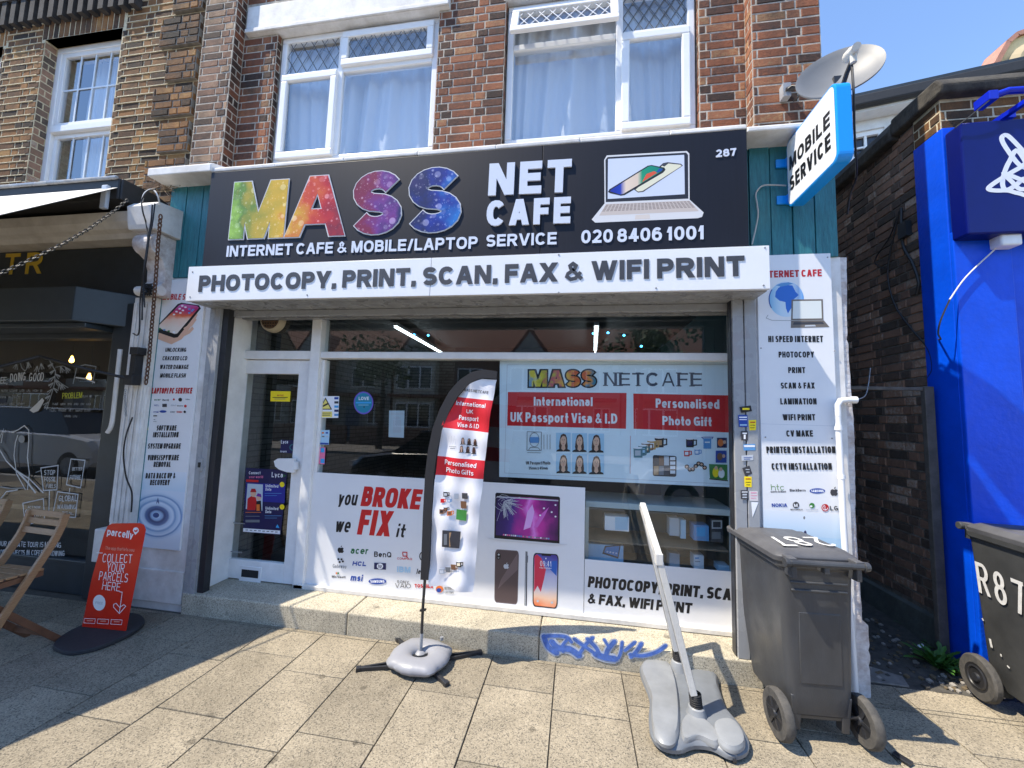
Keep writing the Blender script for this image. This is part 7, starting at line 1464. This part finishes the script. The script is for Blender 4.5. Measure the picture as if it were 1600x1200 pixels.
def tube_light(label, a, c_):
    t = thing('strip_light', label, 'light', tuple(a), group='ceiling strip lights'); b = MB(); b.tube([a, c_], .011, 8, M_tube); b.build('tube', None, t); b = MB(); b.bar(a+Vector((0,0,.04)), c_+Vector((0,0,.04)), .06, .04, m=M_white); b.build('batten', None, t)
zt_ = lambda px, py, z: at(px, py, 2, z)
tube_light('long lit strip light slanting behind the upper window left of centre', zt_(617, 511, 2.74), zt_(690, 552, 2.74))
tube_light('lit strip light continuing lower behind the shop window beside the flag', zt_(700, 558, 2.74), zt_(736, 577, 2.74))
tube_light('lit strip light seen end on behind the upper window, right of centre', zt_(932, 511, 2.74), zt_(930, 550, 2.74))
for i, (px, py) in enumerate(((647,523),(669,524),(927,521),(950,520),(975,524),(1002,541))):
    q = at(px, py, 1, 4.2); b = MB(); b.lathe([(0,-.012),(.011,-.006),(.013,0),(.011,.006),(0,.012)], q, (0,0,1), 10); tag(b.build('bulb', mat('blue_glow', (.05, .4, .9), emit=5)), ('blue glowing bulb', 'blue glowing bulb', 'blue glowing bulb', 'blue glowing bulb', 'blue glowing bulb', 'blue glowing bulb')[i]+(' leftmost of the row inside the upper window', ' second from the left inside the upper window', ' beside the end on strip light', ' just right of the end on strip light', ' further right of the strip light', ' lowest and rightmost inside the upper window')[i], 'bulb', 'blue bulbs strung inside the shop')
# display cabinet in the window
cb = thing('display_cabinet', 'white framed glass display cabinet of boxes behind the shop window', 'cabinet', (.65, 3.35, .15))
xa, xb = at(914, 800, 1, 3.2).x, at(1146, 800, 1, 3.2).x; zt2 = at(1000, 787, 1, 3.2).z
M_cab = mat('pale_cabinet_frame', (.5, .56, .56), .5)
b = MB(); b.box(xa, xb, 3.18, 3.62, zt2-.045, zt2, M_cab); b.box(xa, xa+.03, 3.18, 3.21, .15, zt2-.045, M_cab); b.box(xb-.03, xb, 3.18, 3.21, .15, zt2-.045, M_cab); b.box(xa, xb, 3.60, 3.62, .15, zt2-.045, mat('cabinet_back', (.10, .15, .16), .7))
b.build('carcass', None, cb, bevel=.003)
sh1, sh2 = at(1000, 848, 1, 3.25).z, at(1000, 887, 1, 3.25).z
for z in (sh1, sh2): b = MB(); b.box(xa+.03, xb-.03, 3.22, 3.59, z-.012, z); b.build('shelf', mat('wood_shelf', (.22, .17, .12), .5), cb)
def carton(label, pts, y, d, m, draw=None):
    q = [at(px, py, 1, y) for px, py in pts]; x0 = min(p.x for p in q); x1 = max(p.x for p in q); z0 = min(p.z for p in q); z1 = max(p.z for p in q)
    t = thing('carton', label, 'box', ((x0+x1)/2, y, z0), group='boxes in the display cabinet'); b = MB(); b.box(x0, x1, y, y+d, z0, z1, m); b.build('box', None, t, bevel=.002)
    if draw: P = fplane(y); draw(P); P.build('print', t)
def q1(P): P.rect(961, 808, 981, 828, PALEB)
carton('pale blue blank box on the upper cabinet shelf at the left', [(945,806),(983,831)], 3.24, .12, WHT, q1)
def q2(P): P.rect(1048, 815, 1060, 834, LGR)
carton('tall grey white box standing mid shelf in the cabinet', [(1046,809),(1062,838)], 3.26, .1, LGR, q2); carton('narrow pale box right of the tall grey box', [(1063,812),(1072,842)], 3.27, .1, PALEB)
carton('blue box half way along the upper cabinet shelf', [(1084,820),(1108,846)], 3.24, .12, MIDB, lambda P: P.rect(1088, 824, 1102, 838, CYN))
carton('dark box with a white outlined picture at the cabinet right end', [(1110,810),(1130,848)], 3.26, .12, DKG, lambda P: (P.rect(1112, 813, 1128, 826, LGR), P.rect(1114, 815, 1126, 824, DKG), P.rect(1112, 831, 1126, 842, GRY)))
def q5(P): P.poly([(945,853),(970,851),(966,873),(941,865)], DKG); P.poly([(947,855),(968,853),(965,870),(944,863)], MIDB); [P.ell(949+i*4.6, 862+i*.8, 1.6, 1.4, WHT, 8) for i in range(4)]
carton('white tablet box with a blue screen picture on the lower shelf', [(919,849),(974,881)], 3.24, .1, PALEB, q5)
carton('white phone box standing on the lower shelf beside the post', [(1084,867),(1100,890)], 3.25, .1, WHT, lambda P: (P.rect(1086, 871, 1092, 873, CYN), P.rect(1086, 877, 1094, 878, GRY))); carton('faint pale carton on the lower shelf centre', [(1046,864),(1062,888)], 3.3, .1, LGR); carton('small flat pale carton at the lower shelf right end', [(1122,883),(1140,894)], 3.25, .1, PALEB)

# ------------------------------------------------------------------ across the street (seen as reflections, and it bounces light)
M_h1 = [mat('pebbledash', (.4, .37, .32), .9, var=.2, vscale=20), mat('brown_brickwork', (.26, .16, .11), .9, var=.3, vscale=30), mat('cream_stucco', (.5, .47, .4), .9, var=.12)]
M_tile = mat('clay_roof_tile', (.24, .1, .06), .85, col2=(.14, .065, .045), vscale=14, stretch=(1, 6, 6)); M_dg = mat('dark_house_pane', (.03, .035, .04), .12)
hl = ('terraced house with grey pebbledash and two bays opposite the cafe', 'brown brick terraced house opposite the shop door', 'cream terraced house with a half timbered gable opposite the shop', 'brown terraced house opposite the satellite dish', 'grey terraced house opposite the blue shop')
hl += ('brown brick terraced house far left across the street', 'cream terraced house second from the far left across the street', 'grey pebbledash terraced house third from the far left across the street', 'brown terraced house fourth from the far left across the street')
for i in (0, 1, 2, 3, 4, -4, -3, -2, -1):
    x0 = -20+i*7.6; x1 = x0+7.5; t = thing('terraced_house', hl[i], 'house', ((x0+x1)/2, -19, 0), group='terraced houses across the street')
    b = MB(); b.box(x0, x1, -28, -19, -.1, 5.7); b.build('wall', M_h1[i % 3], t)
    b = MB(); b.prism([(x0-.05, -18.6, 5.6), (x0-.05, -23.5, 8.6), (x0-.05, -28.4, 5.6)], (7.6, 0, 0)); b.build('roof', M_tile, t)
    b = MB(); b.prism([(x0+.3, -18.1, 5.2), (x0+1.9, -18.1, 7.4), (x0+3.5, -18.1, 5.2)], (0, -3.5, 0), M_tile); b.prism([(x0+.55, -18.05, 5.2), (x0+1.9, -18.05, 7.05), (x0+3.25, -18.05, 5.2)], (0, -.05, 0), mat('gable_board', (.35, .33, .3), .8)); b.build('gable', None, t)
    b = MB(); b.box(x0+.5, x0+3.3, -19, -18.2, -.1, 5.2, M_h1[(i+1) % 3]); b.box(x0+.2, x0+7.2, -18.9, -17.9, 2.75, 2.95, M_tile); b.build('bay', None, t)
    for (wx, wy, wz, ww, wh) in ((x0+.7, -18.2, 3.3, 2.4, 1.5), (x0+.7, -18.2, .8, 2.4, 1.6), (x0+4.6, -19, 3.4, 1.7, 1.4), (x0+5.9, -19, .9, 1.0, 1.5)):
        b = MB(); b.box(wx, wx+ww, wy, wy+.05, wz, wz+wh)
        w_ = b.build('window', M_upvc, t); n = 3 if ww > 2 else 2
        for k in range(n): b = MB(); b.box(wx+.06+k*(ww/n), wx+(k+1)*ww/n-.06, wy+.05, wy+.06, wz+.08, wz+wh-.08); b.build('pane', M_dg, w_)
    b = MB(); b.box(x0+4.3, x0+5.3, -19, -18.95, 0, 2.1); b.build('door', mat('house_door', (.08, .1, .16), .4), t)
    b = MB(); b.box(x0+.1, x1-.1, -14.2, -14.0, -.1, .9); o = b.build('garden_wall', M_h1[1]); tag(o, ('first','second','third','fourth','fifth','outermost','next to outermost','third outermost','last outlying')[i]+' low brick garden wall from the left across the street', 'wall', 'garden walls across the street')
def car(label, x, y, m, L=4.2, H=1.42, suv=0, face=1):
    t = thing('parked_car', label, 'car', (x, y, -.11), 0, 'cars parked along the kerb'); hw = .88
    lo = [(-L/2,.32),(-L/2+.05,.62),(-L/2+.25,.82),(-L/2+.95,.92),(L/2-.75,.98),(L/2-.1,.9),(L/2,.6),(L/2-.03,.3),(-L/2+.1,.22)]
    lo = [(px*face, pz+suv*.1) for px, pz in lo]
    b = MB()
    secs = []
    for (sx, w) in ((-hw, .93), (-hw+.08, 1.0), (hw-.08, 1.0), (hw, .93)): secs.append([(px*w, sx, pz if w == 1 else .3+(pz-.3)*.9) for px, pz in lo])
    n = len(lo); V = [p for s in secs for p in s]; b.solid(V, [(k*n+i, k*n+(i+1) % n, (k+1)*n+(i+1) % n, (k+1)*n+i) for k in range(3) for i in range(n)]+[tuple(range(n)), tuple(range(4*n-1, 3*n-1, -1))])
    b.build('body', m, t, local=True, bevel=.03)
    cab = [(-L/2+.95,.9),(-L/2+1.55,H-.06),(-L/2+2.0,H),(L/2-1.1,H-.02),(L/2-.35,.95)]; cab = [(px*face, pz+suv*.1*(pz < 1)) for px, pz in cab]
    b = MB(); n = len(cab); V = [(px, -hw+.06+(.16 if pz > 1.1 else 0), pz) for px, pz in cab]+[(px, hw-.06-(.16 if pz > 1.1 else 0), pz) for px, pz in cab]; b.solid(V, [(i, (i+1) % n, n+(i+1) % n, n+i) for i in range(n)]+[tuple(range(n)), tuple(range(2*n-1, n-1, -1))]); b.build('windows', mat('car_glass', (.015, .018, .02), .06), t, local=True, bevel=.02)
    b = MB(); b.prism([((-L/2+1.5)*face, -hw+.2, H-.03), ((L/2-1.0)*face, -hw+.2, H-.03), ((L/2-1.0)*face, hw-.2, H-.03), ((-L/2+1.5)*face, hw-.2, H-.03)], (0, 0, .035)); b.build('roof', m, t, local=True, bevel=.015)
    for wx in (-L/2+.8, L/2-.8):
        for s in (-1, 1):
            b = MB(); b.lathe([(0,-.1),(.2,-.1),(.31,-.09),(.32,0),(.31,.09),(.2,.1),(0,.1)], (wx, s*(hw-.09), .32), (0,1,0), 22, M_black); wl = b.build('wheel', None, t, local=True, smooth=True); b = MB(); b.lathe([(0,.102),(.19,.102),(.2,.09)], (wx, s*(hw-.09), .32), (0,s,0), 18, M_alu); b.build('rim', None, wl, local=True)
    for s in (-1, 1): b = MB(); b.box((-L/2-.005)*face-.02, (-L/2-.005)*face+.05, s*.6-.16, s*.6+.16, .58+suv*.1, .7+suv*.1); b.build('headlight', mat('headlamp', (.8, .8, .8), .1), t, local=True)
    return t
M_cblk = mat('black_car_paint', (.012, .014, .022), .2, coat=1); M_cwht = mat('white_car_paint', (.78, .78, .78), .25, coat=1); M_cblu = mat('blue_car_paint', (.1, .2, .4), .25, coat=1)
car('black parked car reflected in the shop window', -2.6, -2.45, M_cblk, 4.3, 1.38, face=1)
car('white parked car reflected in the right of the shop window', 3.3, -2.45, M_cwht, 4.3, 1.45, face=1)
car('white tall parked car reflected in the cafe window', -12.8, -2.45, M_cwht, 4.4, 1.62, 1, face=-1)
car('blue parked car reflected beyond the white one in the cafe window', -15.5, -7.6, M_cblu, 4.2, 1.45)
M_leafd = mat('street_tree_leaf', (.05, .11, .025), .6, col2=(.03, .06, .015), vscale=3)
def tree(label, x, y, h):
    t = thing('street_tree', label, 'tree', (x, y, 0), group='street trees across the road'); b = MB(); b.tube([(x, y, -.1), (x+.1, y, h*.4), (x, y+.1, h*.7)], [.16, .11, .05], 8); b.build('trunk', mat('bark', (.1, .08, .06), .9, var=.3), t)
    b = MB(); r = random.Random(int(h*10))
    for k in range(16):
        c = Vector((x+r.gauss(0, .8), y+r.gauss(0, .8), h*.72+r.gauss(0, .7)))
        for j in range(70):
            p = c+Vector((r.gauss(0,.32), r.gauss(0,.32), r.gauss(0,.28))); u = Vector((r.uniform(-1,1), r.uniform(-1,1), r.uniform(-1,1)))*.1; v = u.orthogonal().normalized()*.07; b.face([p-u, p-v, p+u, p+v])
    b.build('crown', M_leafd, t)
tree('leafy street tree reflected in the upper right of the shop window', 2.6, -11, 6.6)
tree('leafy street tree reflected at the left across the road', -9, -11, 6.0)
tree('leafy street tree furthest left across the road', -24, -12, 7.5)
tree('tall leafy street tree second from the left across the road', -19, -12.2, 6.8)
tree('leafy street tree third from the left across the road', -30, -12.5, 8)
